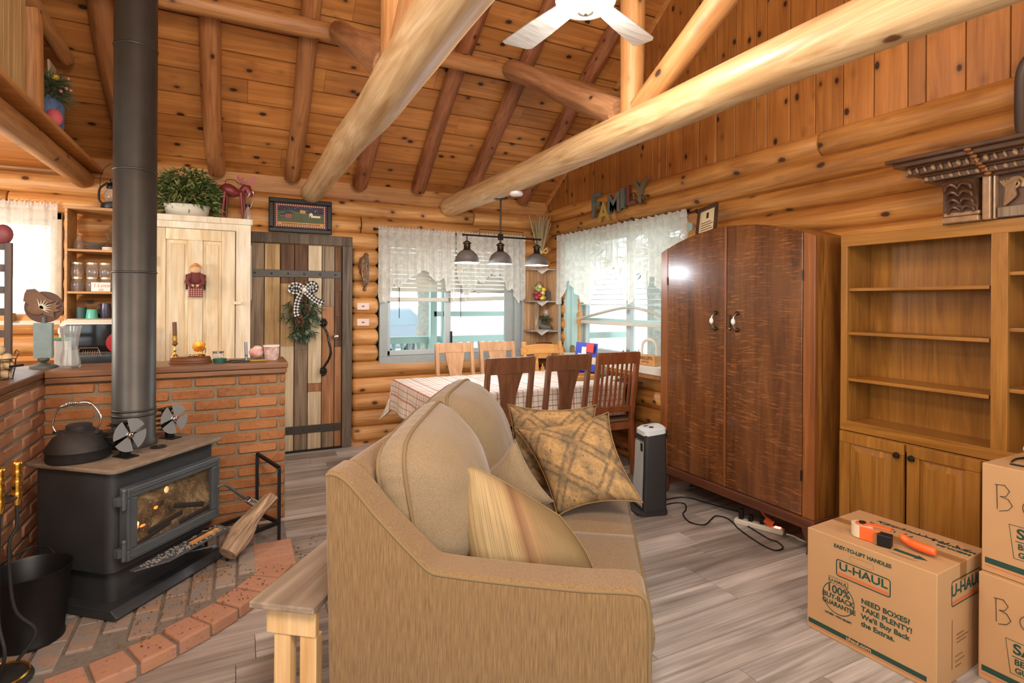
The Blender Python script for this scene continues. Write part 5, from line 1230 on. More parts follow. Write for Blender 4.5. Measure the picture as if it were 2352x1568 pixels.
b.tube(spline([(.08, .0, .10), (.078, .01, .06), (.06, .01, .045)], 4), .003, 6); b.lathe([(0, 0), (.028, 0), (.03, .008), (.024, .014), (0, .016)], (.05, 0, .04), 20)
for k in range(9): b.sphere((.01 + k * .008 - .02, -.02 + .006 * sin(k * 2), .047), .007, 8)
b.build('orrery', M['brass'], dsk, smooth=50)
# odds and ends
t = thing('tealight_tin', 'green tin with a silver lidded glass jar on the bar top beside the desk clock', 'tin', (-.085, 3.93, BZ))
b = MB(); b.lathe([(0, 0), (.037, 0), (.039, .022), (.036, .024), (0, .024)], n=22); b.build('green_tin', plain('deep_teal_tin', rgb(30, 100, 92), .3), t, smooth=50)
b = MB(); b.lathe([(0, .025), (.028, .025), (.034, .035), (.03, .055)], (-.01, .03, 0), 18); b.build('glass_jar', M['clear'], t, smooth=50); b = MB(); b.lathe([(0, .055), (.033, .055), (.034, .068), (0, .07)], (-.01, .03, 0), 20); b.build('silver_lid', M['steel'], t, smooth=50)
t = thing('marker_pen', 'standing silver marker on the bar top', 'pen', (.066, 3.90, BZ)); b = MB(); b.cyl((0, 0, 0), (-.004, 0, .125), .0095, n=14); b.build('barrel', plain('silver_marker', rgb(168, 168, 172), .3, .7), t, smooth=50); b = MB(); b.sphere((.0, -.01, .04), (.005, .003, .004), 6); b.build('badge', M['black'], t)
cu = thing('ceramic_mug', 'white candle mug painted with red and brown swirls at the bar top end', 'mug', (.215, 3.95, BZ))
M['mugpaint'] = plain('painted_mug', rgb(226, 218, 204), .35, noise=.55, nscale=28, col2=rgb(164, 72, 62))
b = MB(); b.lathe([(0, 0), (.036, 0), (.042, .012), (.046, .06), (.048, .09), (.044, .092), (.04, .02), (0, .016)], n=26); b.build('mug_body', M['mugpaint'], cu, smooth=50)
b = MB(); b.lathe([(.046, .088), (.05, .09), (.05, .098), (.043, .098)], n=26); b.build('rim', M['white'], cu, smooth=50)
M['cloth_red'] = plain('red_striped_cloth', rgb(230, 216, 208), .85, noise=.35, nscale=18, col2=rgb(206, 120, 112))
b = MB(); b.sphere((0, 0, .05), (.045, .03, .035), 14); b.sphere((.01, .0, .075), (.03, .025, .022), 12); o = b.build('crumpled_cloth', M['cloth_red'], smooth=90); o.location = (.125, 3.97, BZ); o.modifiers.new('d', 'DISPLACE').strength = .012; o.modifiers['d'].texture = bpy.data.textures.new('cl', 'CLOUDS'); bpy.data.textures['cl'].noise_scale = .03; tag(o, 'crumpled red and white cloth on the bar top between marker and mug', 'cloth')
for i, (x, y, rz, c, lb) in enumerate(((-.01, 3.90, .3, rgb(40, 38, 40), 'black pen lying on the bar top beside the green tin'), (.02, 3.93, -.2, rgb(60, 50, 44), 'dark brown pencil lying on the bar top behind the pens'), (.13, 3.88, .1, rgb(180, 150, 40), 'yellow pencil lying on the bar top in front of the crumpled cloth'), (.03, 3.865, .05, rgb(34, 60, 50), 'dark green pen lying on the bar top front edge'))):
    b = MB(); b.cyl((-.05, 0, .006), (.05, 0, .006), .0055, n=8); b.cyl((.05, 0, .006), (.06, 0, .006), .0055, .001, n=8); o = b.build('pencil', plain('pen_colour', c, .4), smooth=50); o.location = (x, y, BZ); o.rotation_euler = (0, 0, rz); tag(o, lb, 'pencil', 'pens and pencils on the bar top')
# loft vase with flowers
M['bluevase'] = plain('chalky_blue', rgb(96, 120, 160), .6, noise=.3, nscale=10); M['dried'] = plain('dried_green', rgb(110, 116, 78), .8, noise=.35, nscale=20); M['pinkfl'] = plain('pink_flower', rgb(206, 130, 140), .7); M['yelfl'] = plain('yellow_flower', rgb(226, 184, 60), .6)
lv = thing('flower_vase', 'blue vase of dried wild flowers standing on the loft edge', 'vase', (-1.075, 4.50, 2.5365))
b = MB(); b.lathe([(0, 0), (.055, 0), (.075, .02), (.078, .16), (.06, .20), (.055, .22), (.05, .22), (.0, .2)], n=24); b.build('vase_body', M['bluevase'], lv, smooth=50)
b = MB(); rr = random.Random(12)
for k in range(240):
    a = rr.uniform(0, 2 * pi); q = rr.random(); needles(b, (.05 * q * cos(a), .05 * q * sin(a), .2 + .12 * rr.random()), (cos(a) * q + .25, sin(a) * q - .2, .5 + rr.gauss(0, .4)), .12, 4, .0035, rr, .5, .5)
b.build('dried_stems', M['dried'], lv)
for k in range(9): a = rr.uniform(0, 6.28); b = MB(); b.sphere((.1 * cos(a) + .04, .1 * sin(a) - .03, .22 + .14 * rr.random()), .010, 8); b.build('pink_flower', M['pinkfl'], lv, smooth=90)
b = MB(); b.sphere((.045, -.06, .33), (.022, .02, .02), 10); b.build('yellow_flower', M['yelfl'], lv, smooth=90)
b = MB(); b.sphere((0, 0, 0), (.045, .03, .055), 14); o = b.build('pink_ornament', plain('dusty_pink', rgb(206, 96, 104), .6), smooth=90); o.location = (-1.02, 4.37, 2.592); tag(o, 'round pink ornament beside the blue vase on the loft edge', 'ornament')
b = MB(); b.beam((-1.09, 4.72, 2.54), (-1.12, 4.74, 3.05), .012, .16, up=(0, 1, 0)); o = b.build('painted_board', M['w_pale'], bev=.002); tag(o, 'narrow pale board standing behind the blue vase in the loft', 'board')
# ================================================================== dining area
M['chairbrown'] = wood('chair_brown', rgb(132, 86, 56), rgb(92, 58, 38), 'Z', 18, 1.1, var=.08, rough=.32, lines=.25, bump=.04)
M['chairred'] = wood('chair_reddish', rgb(152, 88, 50), rgb(108, 58, 32), 'Z', 18, 1.1, var=.08, rough=.32, lines=.25, bump=.04)
M['chairpaled'] = wood('chair_backlit', rgb(208, 164, 122), rgb(170, 122, 82), 'Z', 18, 1.1, var=.08, rough=.35, lines=.25, bump=.04)  # far chairs' copy of the wood, backlit haze painted into its colour
M['seatpad'] = plain('brown_seat', rgb(112, 84, 60), .6, noise=.2, nscale=30)
def back_pt(z, x=0, y=0):      # chair back leans; local y of the back at height z
    return (x, -.20 - max(0, z - .46) * .16 + y, z)
def chair_base(t, mat, w=.40, seatmat=None):
    b = MB(); b.bx(-w / 2 - .01, w / 2 + .01, -.19, .24, .44, .465); b.build('seat', seatmat or mat, t, bev=.01)
    for s in (-1, 1):
        b = MB(); b.beam((s * (w / 2 - .02), .20, 0), (s * (w / 2 - .02), .20, .44), .038, .038, up=(0, 1, 0)); b.build('leg', mat, t, bev=.004)
        b = MB(); x = s * (w / 2 - .015); b.beam((x, -.235, 0), (x, -.20, .46), .034, .045, up=(0, 1, 0)); b.beam((x, -.20, .45), back_pt(1.035, x), .034, .042, up=(0, 1, 0)); b.build('leg', mat, t, bev=.004)
        b = MB(); b.beam((x, -.21, .22), (x, .2, .22), .018, .03); b.build('side_stretcher', mat, t, bev=.003)
    b = MB(); b.bx(-w / 2 + .02, w / 2 - .02, .19, .21, .38, .44); b.build('apron', mat, t, bev=.003)
    b = MB(); b.bx(-w / 2 + .02, w / 2 - .02, -.21, -.19, .38, .44); b.build('apron', mat, t, bev=.003)
def slab_back(b, x0, x1, z0, z1, th=.022, dy=0):
    p = [back_pt(z0, x0, dy - th / 2), back_pt(z0, x1, dy - th / 2), back_pt(z1, x1, dy - th / 2), back_pt(z1, x0, dy - th / 2)]
    A = [b.bm.verts.new(q) for q in p]; B_ = [b.bm.verts.new((q[0], q[1] + th, q[2])) for q in p]
    b.bm.faces.new(A); b.bm.faces.new(B_[::-1])
    for i in range(4): b.bm.faces.new((A[i], B_[i], B_[(i + 1) % 4], A[(i + 1) % 4]))
def splat_chair(lab, mat, loc, rz, w=.40, rail=.125, cat='dining chairs around the checked table'):
    t = thing('dining_chair', lab, 'chair', loc, rz, cat); chair_base(t, mat, w, M['seatpad'])
    b = MB(); slab_back(b, -w / 2, w / 2, 1.045 - rail, 1.045, .026); b.build('top_rail', mat, t, bev=.004)
    b = MB(); slab_back(b, -w / 2 + .02, w / 2 - .02, .52, .57, .022); b.build('lower_rail', mat, t, bev=.003)
    b = MB(); N = 14; prof = [(.57, .055), (.66, .056), (.76, .066), (.86, .088), (1.045 - rail + .005, .105)]
    rows = []
    for i in range(N + 1):
        z = .57 + (1.05 - rail - .57) * i / N; h = interp([(a, c) for a, c in prof], z)
        rows.append([b.bm.verts.new(back_pt(z, x, dy)) for x, dy in ((-h, -.009), (h, -.009), (h, .009), (-h, .009))])
    for i in range(N):
        for k in range(4): b.bm.faces.new((rows[i][k], rows[i][(k + 1) % 4], rows[i + 1][(k + 1) % 4], rows[i + 1][k]))
    b.build('splat', mat, t, bev=.002); return t
c1 = splat_chair('dark brown splat back chair on the near side, right behind the sofa cushion', M['chairbrown'], (1.815, 3.92, 0), radians(2))
dup(c1, (2.335, 3.925, 0), radians(1), 'dark brown splat back chair on the near side, beside the slat back chair')
# slat back chair
t = thing('dining_chair', 'reddish mission style dining chair with a back of vertical slats', 'chair', (2.85, 3.95, 0), radians(-3), 'dining chairs around the checked table'); chair_base(t, M['chairred'], .41, M['seatpad'])
b = MB(); slab_back(b, -.205, .205, .945, 1.045, .026); b.build('top_rail', M['chairred'], t, bev=.004)
b = MB(); slab_back(b, -.19, .19, .53, .585, .022); b.build('lower_rail', M['chairred'], t, bev=.003)
for k in range(7):
    x = -.138 + k * .046; b = MB(); slab_back(b, x - .010, x + .010, .58, .95, .012); b.build('back_slat', M['chairred'], t, bev=.002)
c4 = splat_chair('backlight-paled splat back dining chair at the far side of the table, below the window', M['chairpaled'], (1.955, 4.87, 0), radians(180), .40, .095)
dup(c4, (2.435, 4.88, 0), radians(181), 'backlight-paled splat back chair on the far side, beside the golden oak chair')
t = thing('dining_chair', 'golden oak dining chair with a carved pierced splat near the corner shelf', 'chair', (2.925, 4.83, 0), radians(177), 'dining chairs around the checked table')
M['oak'] = wood('golden_oak', rgb(226, 164, 88), rgb(188, 124, 58), 'X', 18, 1.2, var=.06, rough=.3, lines=.25, bump=.04); chair_base(t, M['oak'], .46)
b = MB()
for i in range(13):
    x0, x1 = -.25 + .5 * i / 13, -.25 + .5 * (i + 1) / 13; z = lambda x: .985 + .025 * (1 - (x / .25) ** 2) - .02 * (abs(x) > .2)
    slab_back(b, x0, x1 + .001, .90 + .012 * (1 - (x0 / .25) ** 2), z((x0 + x1) / 2), .024)
b.build('top_rail', M['oak'], t, merge=.002)
b = MB(); slab_back(b, -.06, .06, .5, .62, .016); slab_back(b, -.10, -.06, .62, .91, .016); slab_back(b, .06, .10, .62, .91, .016); slab_back(b, -.10, .10, .60, .66, .016); slab_back(b, -.09, .09, .86, .92, .016)
for k in range(5): slab_back(b, -.02 + .012 * k, -.008 + .012 * k, .66, .80 - .03 * abs(k - 2), .012)
b.build('carved_splat', M['oak'], t)
# table + cloth
TX0, TX1, TY0, TY1, TZ = 1.27, 3.24, 3.83, 4.87, .752
t = thing('dining_table', 'long dark wood dining table under a checked cloth', 'table', ((TX0 + TX1) / 2, (TY0 + TY1) / 2, 0))
M['tablewood'] = wood('table_dark', rgb(112, 76, 62), rgb(74, 46, 40), 'X', 14, 1.0, var=.05, rough=.22, lines=.25, bump=.02)
hx, hy = (TX1 - TX0) / 2, (TY1 - TY0) / 2
b = MB(); b.bx(-hx, hx, -hy, hy, TZ - .035, TZ); b.build('table_top', M['tablewood'], t, bev=.008)
for x in (-hx + .12, hx - .16): b = MB(); b.bx(x - .012, x + .012, -hy + .1, hy - .1, TZ - .12, TZ - .035); b.build('apron', M['tablewood'], t)
for y in (-hy + .1, hy - .1): b = MB(); b.bx(-hx + .12, hx - .16, y - .012, y + .012, TZ - .12, TZ - .035); b.build('apron', M['tablewood'], t)
for sx in (-hx + .12, hx - .045):
    for sy in (-hy + .1, hy - .1): b = MB(); b.lathe([(.022, 0), (.03, .04), (.024, .1), (.034, .4), (.036, .6), (.04, TZ - .04)], (sx, sy, 0), 14); b.build('leg', M['tablewood'], t, smooth=60)
def plaid():
    m, nt, bb = newmat('plaid_cloth', .85, 0, .2); tc = nd(nt, 'ShaderNodeTexCoord'); sp = nd(nt, 'ShaderNodeSeparateXYZ'); lk(nt, tc.outputs['UV'], sp.inputs[0])
    col = rgb(230, 224, 210)
    def line(u, per, offs, w): 
        f = math_(nt, 'FRACT', math_(nt, 'DIVIDE', math_(nt, 'ADD', u, offs), per)); return math_(nt, 'LESS_THAN', f, w / per)
    c = None
    for i in range(2):
        u = sp.outputs[i]
        for off, w, cl, fac in ((.0, .006, rgb(150, 74, 68), .75), (.045, .005, rgb(110, 84, 70), .65), (.09, .008, rgb(184, 56, 56), .8), (.215, .018, rgb(190, 58, 58), .6)):
            per = .27 if w > .01 or off == .09 else .135
            c = mixc(nt, math_(nt, 'MULTIPLY', line(u, per, off, w), fac), c if c is not None else col, cl)
    n = nd(nt, 'ShaderNodeTexNoise', Scale=400.0); lk(nt, tc.outputs['UV'], n.inputs['Vector'])
    lk(nt, c, bb.inputs['Base Color']); setbump(nt, bb, n.outputs['Fac'], .1, .001); return m
b = MB(); uvl = b.bm.loops.layers.uv.verify(); D_ = .265; cx1 = 3.02; NU, NV = 110, 76; hz = TZ + .004
def clothpt(u, v):
    ex = max(0, TX0 - u); ey = max(0, TY0 - v, v - TY1); sy = -1 if v < TY0 else 1
    x, y = max(u, TX0 - .006), min(max(v, TY0 - .006), TY1 + .006)
    if ex > 0 and ey > 0:
        d = sqrt(ex * ex + ey * ey); k = .35
        return Vector((x - k * ex * min(ex, ey) / D_ - .01, y + sy * (k * ey * min(ex, ey) / D_ + .01), hz - max(ex, ey) - .42 * min(ex, ey)))
    f = .012 * sin(u * 13 + 1) * ey / D_ + .012 * sin(v * 15) * ex / D_
    z = hz - ex - ey
    return Vector((x - .08 * ex + (f if ex else 0), y + sy * (.07 * ey + (f if ey else 0)), z + .0015 * sin(u * 31) * (1 if not (ex or ey) else 0)))
us = [TX0 - D_ + D_ * i / 16 for i in range(16)] + [TX0 + (cx1 - TX0) * i / 60 for i in range(61)]
vs_ = [TY0 - D_ + D_ * i / 14 for i in range(14)] + [TY0 + (TY1 - TY0) * i / 34 for i in range(35)] + [TY1 + D_ * (i + 1) / 14 for i in range(14)]
rows = [[(b.bm.verts.new(clothpt(u, v)), (u, v)) for v in vs_] for u in us]
for i in range(len(us) - 1):
    for j in range(len(vs_) - 1):
        q = (rows[i][j], rows[i + 1][j], rows[i + 1][j + 1], rows[i][j + 1]); f = b.bm.faces.new([k[0] for k in q])
        for l, k in zip(f.loops, q): l[uvl].uv = k[1]
o = b.build('tablecloth', plaid(), smooth=180, thick=.003); tag(o, 'cream tablecloth with red and brown checks draped over the dining table', 'tablecloth')
# things on the table's far right
TT = TZ + .008
def simple(name, lab, cat, b, mat, loc, rz=0, **k): o = b.build(name, mat, **k); o.location = loc; o.rotation_euler = (0, 0, rz); return tag(o, lab, cat)
bk_ = thing('blue_book', 'tall blue booklet with red corner leaning at the window end of the table', 'book', (3.19, 4.66, TZ + .002), radians(-80))
b = MB(); b.box((0, 0, .148), (.30, .012, .285), Matrix.Rotation(radians(-8), 3, 'X')); b.build('cover', plain('blue_cover', rgb(64, 80, 190), .4), bk_)
b = MB(); b.box((.09, -.026, .245), (.10, .004, .09), Matrix.Rotation(radians(-8), 3, 'X')); b.build('red_patch', plain('red_patch', rgb(212, 66, 60), .4), bk_)
b = MB(); b.box((-.01, -.016, .17), (.07, .004, .16), Matrix.Rotation(radians(-8), 3, 'X')); b.box((-.08, -.012, .13), (.05, .004, .10), Matrix.Rotation(radians(-8), 3, 'X')); b.build('white_patch', M['white'], bk_)
for (x, y, h, lb, m_) in ((3.17, 4.40, .20, 'tall clear bottle at the window end of the table', 'clear'), (3.165, 4.30, .17, 'short clear bottle beside the tall one at the window end of the table', 'clear')):
    lathe_thing('condiment_bottle', lb, 'bottle', (x, y, TZ), [(0, 0), (.028, 0), (.03, .02), (.03, h * .6), (.014, h * .8), (.014, h), (0, h)], M[m_])
b = MB(); b.bx(-.16, .16, -.09, .09, 0, .012)
for q in ((-.16, .16, -.09, -.08), (-.16, .16, .08, .09), (-.16, -.15, -.09, .09), (.15, .16, -.09, .09)): b.bx(*q, .012, .035)
simple('wooden_tray', 'low light wooden tray on the checked cloth behind the slat back chair', 'tray', b, M['trim'], (2.80, 4.18, TT), .1, bev=.002)
b = MB(); b.bx(-.032, .032, -.002, .002, 0, .085); b.bx(-.035, .035, -.02, .02, 0, .004); simple('menu_holder', 'small clear acrylic stand on the checked cloth beside the first dark chair', 'stand', b, M['clear'], (1.78, 4.10, TT))
b = MB()
for k in range(4): b.bx(-.09 + .01 * k, .09 - .005 * k, -.06, .06 + .004 * k, .004 * k, .004 * k + .003)
simple('paper_stack', 'loose white papers at the bare window end of the table', 'papers', b, M['paper'], (3.10, 4.08, TZ + .005), .4)
bx_ = thing('biscuit_box', 'small wooden lettered biscuit carrier with a bent wood handle on the window sill', 'wooden box', (3.262, 3.78, .906), radians(-84))
b = MB(); b.bx(-.10, .10, -.04, .04, 0, .09); b.build('box_body', M['trim'], bx_, bev=.003)
b = MB(); b.tube(spline([(.0 - .085, 0, .02), (-.085, 0, .15), (-.06, 0, .205), (0, 0, .225), (.06, 0, .205), (.085, 0, .15), (.085, 0, .02)], 6), .008, 8, flat=1.8); b.build('handle', M['offwhite'], bx_, smooth=60)
text_mesh('BISCUITS', .036, M['printbrown'], bx_, frame4((0, -.0405, .062), (1, 0, 0), (0, 0, 1)), bold=.0006); text_mesh('Baked Fresh', .016, M['printbrown'], bx_, frame4((-.01, -.0405, .03), (1, 0, 0), (0, 0, 1)))
for (y, lb, m_) in ((4.28, 'tan flower pot with a little plant on the right window sill', 'trim'), (4.12, 'grey green flower pot with a little plant on the right window sill', 'mugdark')):
    t = thing('small_plant_pot', lb, 'plant', (3.40, y, .906)); b = MB(); b.lathe([(0, 0), (.028, 0), (.036, .05), (.038, .06), (.032, .06), (0, .05)], n=16); b.build('pot', M[m_], t, smooth=50)
    b = MB(); blades(b, 40, .03, .03, .05, .10, random.Random(int(y * 10)), .035, .006); b.build('leaves', M['sage'], t)
lathe_thing('ornament', 'little pale ornament in the left corner of the right window sill', 'ornament', (3.33, 5.12, .906), [(0, 0), (.03, 0), (.022, .03), (.03, .05), (.018, .075), (0, .08)], M['basketwood'])

# ---------------- pendant lamp
M['pewtershade'] = plain('pewter_shade', rgb(126, 124, 122), .45, .35, noise=.15, nscale=30); M['shadein'] = plain('white_enamel', rgb(236, 240, 246), .35)
PX, PY = 2.075, 4.35
pd = thing('pendant_lamp', 'pewter three shade pendant lamp hanging from the far tie beam over the table', 'pendant lamp', (PX, PY, 2.368))
b = MB(); b.lathe([(0, 0), (.062, 0), (.066, -.008), (.06, -.014), (.02, -.02), (0, -.02)], n=26); b.build('canopy', M['bronze'], pd, smooth=50)
b = MB(); b.cyl((0, 0, -.02), (0, 0, -.42), .0075, n=10); b.bx(-.02, .02, -.015, .015, -.372, -.318); b.build('stem', M['bronze'], pd, smooth=50)
b = MB(); b.cyl((-.345, 0, -.345), (.395, 0, -.345), .008, n=10); b.sphere((-.35, 0, -.345), .012, 10); b.sphere((.40, 0, -.345), .012, 10); b.build('cross_bar', M['bronze'], pd, smooth=60)
b = MB(); b.tube([(-.20, 0, -.345), (-.20, 0, -.29), (.225, 0, -.29), (.225, 0, -.345)], .0035, 6); b.build('top_wire', M['bronze'], pd)
for k, x in enumerate((-.315, 0, .365)):
    zt_ = -.42 if k != 1 else -.42
    b = MB(); b.cyl((x, 0, -.345), (x, 0, -.40), .007, n=8); b.lathe([(.012, -.395), (.036, -.41), (.036, -.42), (.028, -.425), (.028, -.465), (.04, -.475)], (x, 0, 0), 18); b.build('socket', M['bronze'], pd, smooth=50)
    b = MB(); b.lathe([(.03, -.472), (.055, -.482), (.082, -.508), (.098, -.54), (.106, -.578), (.109, -.58)], (x, 0, 0), 30); s = b.build('lamp_shade', M['pewtershade'], pd, smooth=60)
    b = MB(); b.lathe([(.028, -.476), (.053, -.486), (.079, -.511), (.095, -.542), (.104, -.579), (.109, -.5805)], (x, 0, 0), 30); b.build('shade_lining', M['shadein'], s, smooth=60)
    b = MB(); b.sphere((x, 0, -.53), (.032, .032, .04), 14); b.build('bulb', emis('cool_bulb', (.86, .92, 1, 1), 14), s, smooth=90)
    lamp('pendant_bulb', 'POINT', (PX + x, PY, 2.368 - .585), 11, (.92, .96, 1), .04)
lathe_thing('smoke_detector', 'round white smoke detector under the far tie beam beside the pendant canopy', 'smoke detector', (2.06, 4.02, 2.327), [(0, 0), (.045, .0), (.055, .01), (.052, .032), (0, .034)], M['white'])

# ---------------- corner shelf
M['bead'] = wood('whitewashed_beadboard', rgb(206, 168, 124), rgb(160, 112, 68), 'Z', 22, 1.1, var=.25, rough=.7, lines=.55)
M['grimy'] = wood('worn_grey_shelf', rgb(178, 164, 146), rgb(116, 98, 82), 'X', 14, 1.5, var=.1, rough=.75, lines=.5)
CX, CY = 3.285, 5.605
cs = thing('corner_shelf', 'whitewashed beadboard corner shelf between the two windows', 'corner shelf', (CX, CY, 0))
b = MB()
for k in range(7): b.bx(-.325 + k * .046, -.325 + k * .046 + .044, -.008, .008, .82, 1.83)
for k in range(6): b.bx(-.008, .008, -.012 - (k + 1) * .046, -.012 - k * .046 - .002, .82, 1.83)
b.build('beadboard_back', M['bead'], cs, bev=.003)
b = MB(); b.bx(-.335, -.322, -.02, .01, .82, 1.84); b.bx(-.02, .01, -.30, -.287, .82, 1.84); b.build('edge_trim', M['greytrim'], cs)
for z, th in ((1.832, .016), (1.47, .014), (1.14, .02), (.84, .02)):
    b = MB(); pl = [(0, -.01), (-.32, -.01)] + [(-.32 + .32 * (1 - cos(a)) , -.01 - .275 * sin(a)) for a in [radians(q) for q in (15, 30, 45, 60, 75, 90)]]
    b.prism(pl, (0, 0, th), (0, 0, z - th), (1, 0, 0), (0, 1, 0)); b.build('shelf_board', M['grimy'], cs, bev=.002)
b = MB(); b.bx(-.32, 0, -.02, -.008, 1.835, 1.90); b.build('top_rail', M['bead'], cs)
M['doily'] = lace('doily', rgb(236, 232, 222), 90, opaque=.9)
for z, lb in ((1.8335, 'lace doily hanging over the top board of the corner shelf'), (1.4715, 'lace doily hanging over the shelf with the fruit basket'), (1.1415, 'lace doily hanging over the shelf with the boot planter')):
    b = MB(); c, s = cos(radians(-132)), sin(radians(-132)); f = Vector((c, s, 0)); g = Vector((-s, c, 0)); p0 = Vector((-.11, -.13, z)) 
    r = .165
    q = [p0 + f * (-.06) + g * .08, p0 + f * (-.06) - g * .08, p0 + f * .118 - g * .085, p0 + f * .118 + g * .085]
    b.quad(*q)
    b.bm.faces.new([b.bm.verts.new(v) for v in (q[3], q[2], p0 + f * .128 - g * .045 - Vector((0, 0, .028)), p0 + f * .13 - Vector((0, 0, .062)), p0 + f * .128 + g * .045 - Vector((0, 0, .028)))])
    o = b.build('lace_doily', M['doily'], thick=.002); o.location = (CX, CY, 0); tag(o, lb, 'doily', 'lace doilies on the corner shelf')
fb = thing('fruit_basket', 'small wire basket of artificial fruit on the corner shelf', 'basket', (CX - .175, CY - .125, 1.475))
b = MB()
for z, r in ((.003, .05), (.04, .07), (.075, .078)): b.tube([(r * cos(2 * pi * k / 18), r * sin(2 * pi * k / 18), z) for k in range(18)], .002, 5, closed=True)
for k in range(9): a = 2 * pi * k / 9; b.tube([(.05 * cos(a), .05 * sin(a), .003), (.07 * cos(a), .07 * sin(a), .04), (.078 * cos(a), .078 * sin(a), .075)], .0015, 5)
b.tube(spline([(-.06, 0, .07), (-.055, 0, .16), (0, 0, .215), (.055, 0, .16), (.06, 0, .07)], 6), .003, 6); b.build('wire_frame', M['bronze'], fb)
fr_cols = {'y': plain('lemon_yellow', rgb(232, 196, 60), .35), 'g': plain('pear_green', rgb(150, 170, 90), .35), 'r': plain('plum_red', rgb(168, 48, 66), .35), 'w': plain('apple_cream', rgb(224, 206, 150), .35)}
names = {'y': ('lemon', 'yellow artificial lemon'), 'g': ('pear', 'green artificial pear'), 'r': ('plum', 'red artificial plum'), 'w': ('apple', 'cream artificial apple')}
fl = [('r', -.04, -.02, .035, 'low at the left of the wire basket'), ('r', -.02, -.045, .06, 'at the front left of the wire basket'), ('r', -.045, -.01, .085, 'high at the left of the wire basket'), ('y', .012, -.045, .03, 'low at the front of the wire basket'), ('y', .045, -.02, .03, 'low at the right of the wire basket'), ('w', .03, -.025, .08, 'in the middle of the wire basket'), ('g', -.01, -.0, .12, 'on top of the wire basket'), ('g', -.03, .03, .145, 'at the back of the wire basket'), ('y', .055, .0, .125, 'high at the right of the wire basket'), ('w', .02, .03, .155, 'at the very top of the wire basket')]
for k, x, y, z, w_ in fl:
    b = MB(); b.sphere((0, 0, 0), (.03, .03, .028), 12); o = b.build(names[k][0], fr_cols[k], smooth=90); o.location = (CX - .175 + x, CY - .125 + y, 1.475 + z); tag(o, names[k][1] + ' ' + w_, 'fruit', 'fruit in the wire basket')
b = MB(); b.box((0, 0, .055), (.085, .010, .11), Matrix.Rotation(radians(-12), 3, 'X')); simple('slate_sign', 'small dark slate plaque leaning on the corner shelf beside the fruit basket', 'plaque', b, plain('slate', rgb(70, 60, 52), .6), (CX - .06, CY - .10, 1.474), radians(-30))
b = MB(); log_into(b, (0, 0, 0), (0, 0, .31), .028, .024, 3, 12, .06, .006); simple('birch_candle', 'knobbly birch branch standing on the corner shelf', 'branch', b, M['splitlog'], (CX - .19, CY - .10, 1.1405), 0, smooth=50)
bt = thing('boot_planter', 'dark boot shaped planter with a white daisy on the corner shelf', 'planter', (CX - .105, CY - .13, 1.1405), radians(-35))
M['bootgrey'] = plain('grey_boot', rgb(92, 90, 82), .6, noise=.25, nscale=20)
b = MB(); b.tube(spline([(-.055, 0, .115), (-.05, 0, .06), (-.02, 0, .032), (.05, 0, .026), (.085, 0, .024)], 5), .035, 14, radii=[.034] * 6 + [.036] * 6 + [.032] * 5 + [.028, .024, .02, .012]); b.bx(-.085, .095, -.03, .03, 0, .008); b.build('boot', M['bootgrey'], bt, smooth=60)
b = MB(); blades(b, 60, .05, .04, .10, .17, random.Random(4), .05, .009); b.build('leaves', M['pine'], bt)
b = MB()
for k in range(22): a = k * .2856 * 2; r = .036; b.tube([(.02 + .006 * cos(a), -.03, .20 + .006 * sin(a)), (.02 + r * cos(a), -.036, .20 + r * sin(a))], .005, 5, flat=.4)
b.sphere((.02, -.038, .20), .009, 8); b.build('daisy', M['white'], bt)
cp = thing('copper_pot', 'small copper pot with a dark handle low on the corner shelf', 'pot', (CX - .14, CY - .13, .8405))
b = MB(); b.lathe([(0, 0), (.055, 0), (.06, .01), (.06, .15), (.063, .155), (.056, .15), (.055, .02), (0, .01)], n=22); b.build('pot_body', plain('aged_copper', rgb(160, 100, 78), .4, .6), cp, smooth=50)
b = MB(); b.tube(spline([(.06, 0, .13), (.10, -.01, .15), (.13, -.02, .12), (.13, -.02, .05)], 5), .005, 6); b.build('handle', M['black'], cp, smooth=60)
wv = thing('wheat_bundle', 'dried wheat sheaf tied with a raffia bow on top of the corner shelf', 'dried flowers', (CX - .165, CY - .12, 1.834))
M['wheat'] = plain('dry_wheat', rgb(196, 180, 138), .85, noise=.2, nscale=30); M['raffia'] = plain('raffia', rgb(222, 188, 116), .8)
b = MB(); rr = random.Random(14)
for k in range(70):
    a = rr.uniform(0, 2 * pi); q = rr.random(); p0 = Vector((.014 * q * cos(a), .014 * q * sin(a), .03)); p1 = Vector((.13 * q * cos(a), .09 * q * sin(a), .46 + .12 * rr.random())); m_ = p0.lerp(p1, .4) * 1; m_.x *= .6; m_.y *= .6
    b.tube([p0, m_, p1], .003, 4); b.tube([p1, p1 + (p1 - m_) * .18], .006, 5, radii=[.005, .001])
b.build('stalks', M['wheat'], wv)
b = MB(); b.tube(spline([(0, -.03, .20), (-.05, -.05, .235), (-.06, -.05, .19), (0, -.03, .19), (.06, -.05, .24), (.06, -.05, .185), (0, -.03, .20)], 5), .008, 6); b.tube([(0, -.03, .2), (-.03, -.045, .12), (-.035, -.05, .06)], .006, 6); b.tube([(0, -.03, .2), (.02, -.045, .11), (.01, -.05, .05)], .006, 6)
b.tube([(.024 * cos(2 * pi * k / 12), .024 * sin(2 * pi * k / 12), .195) for k in range(12)], .007, 6, closed=True); b.build('raffia_bow', M['raffia'], wv, smooth=60)

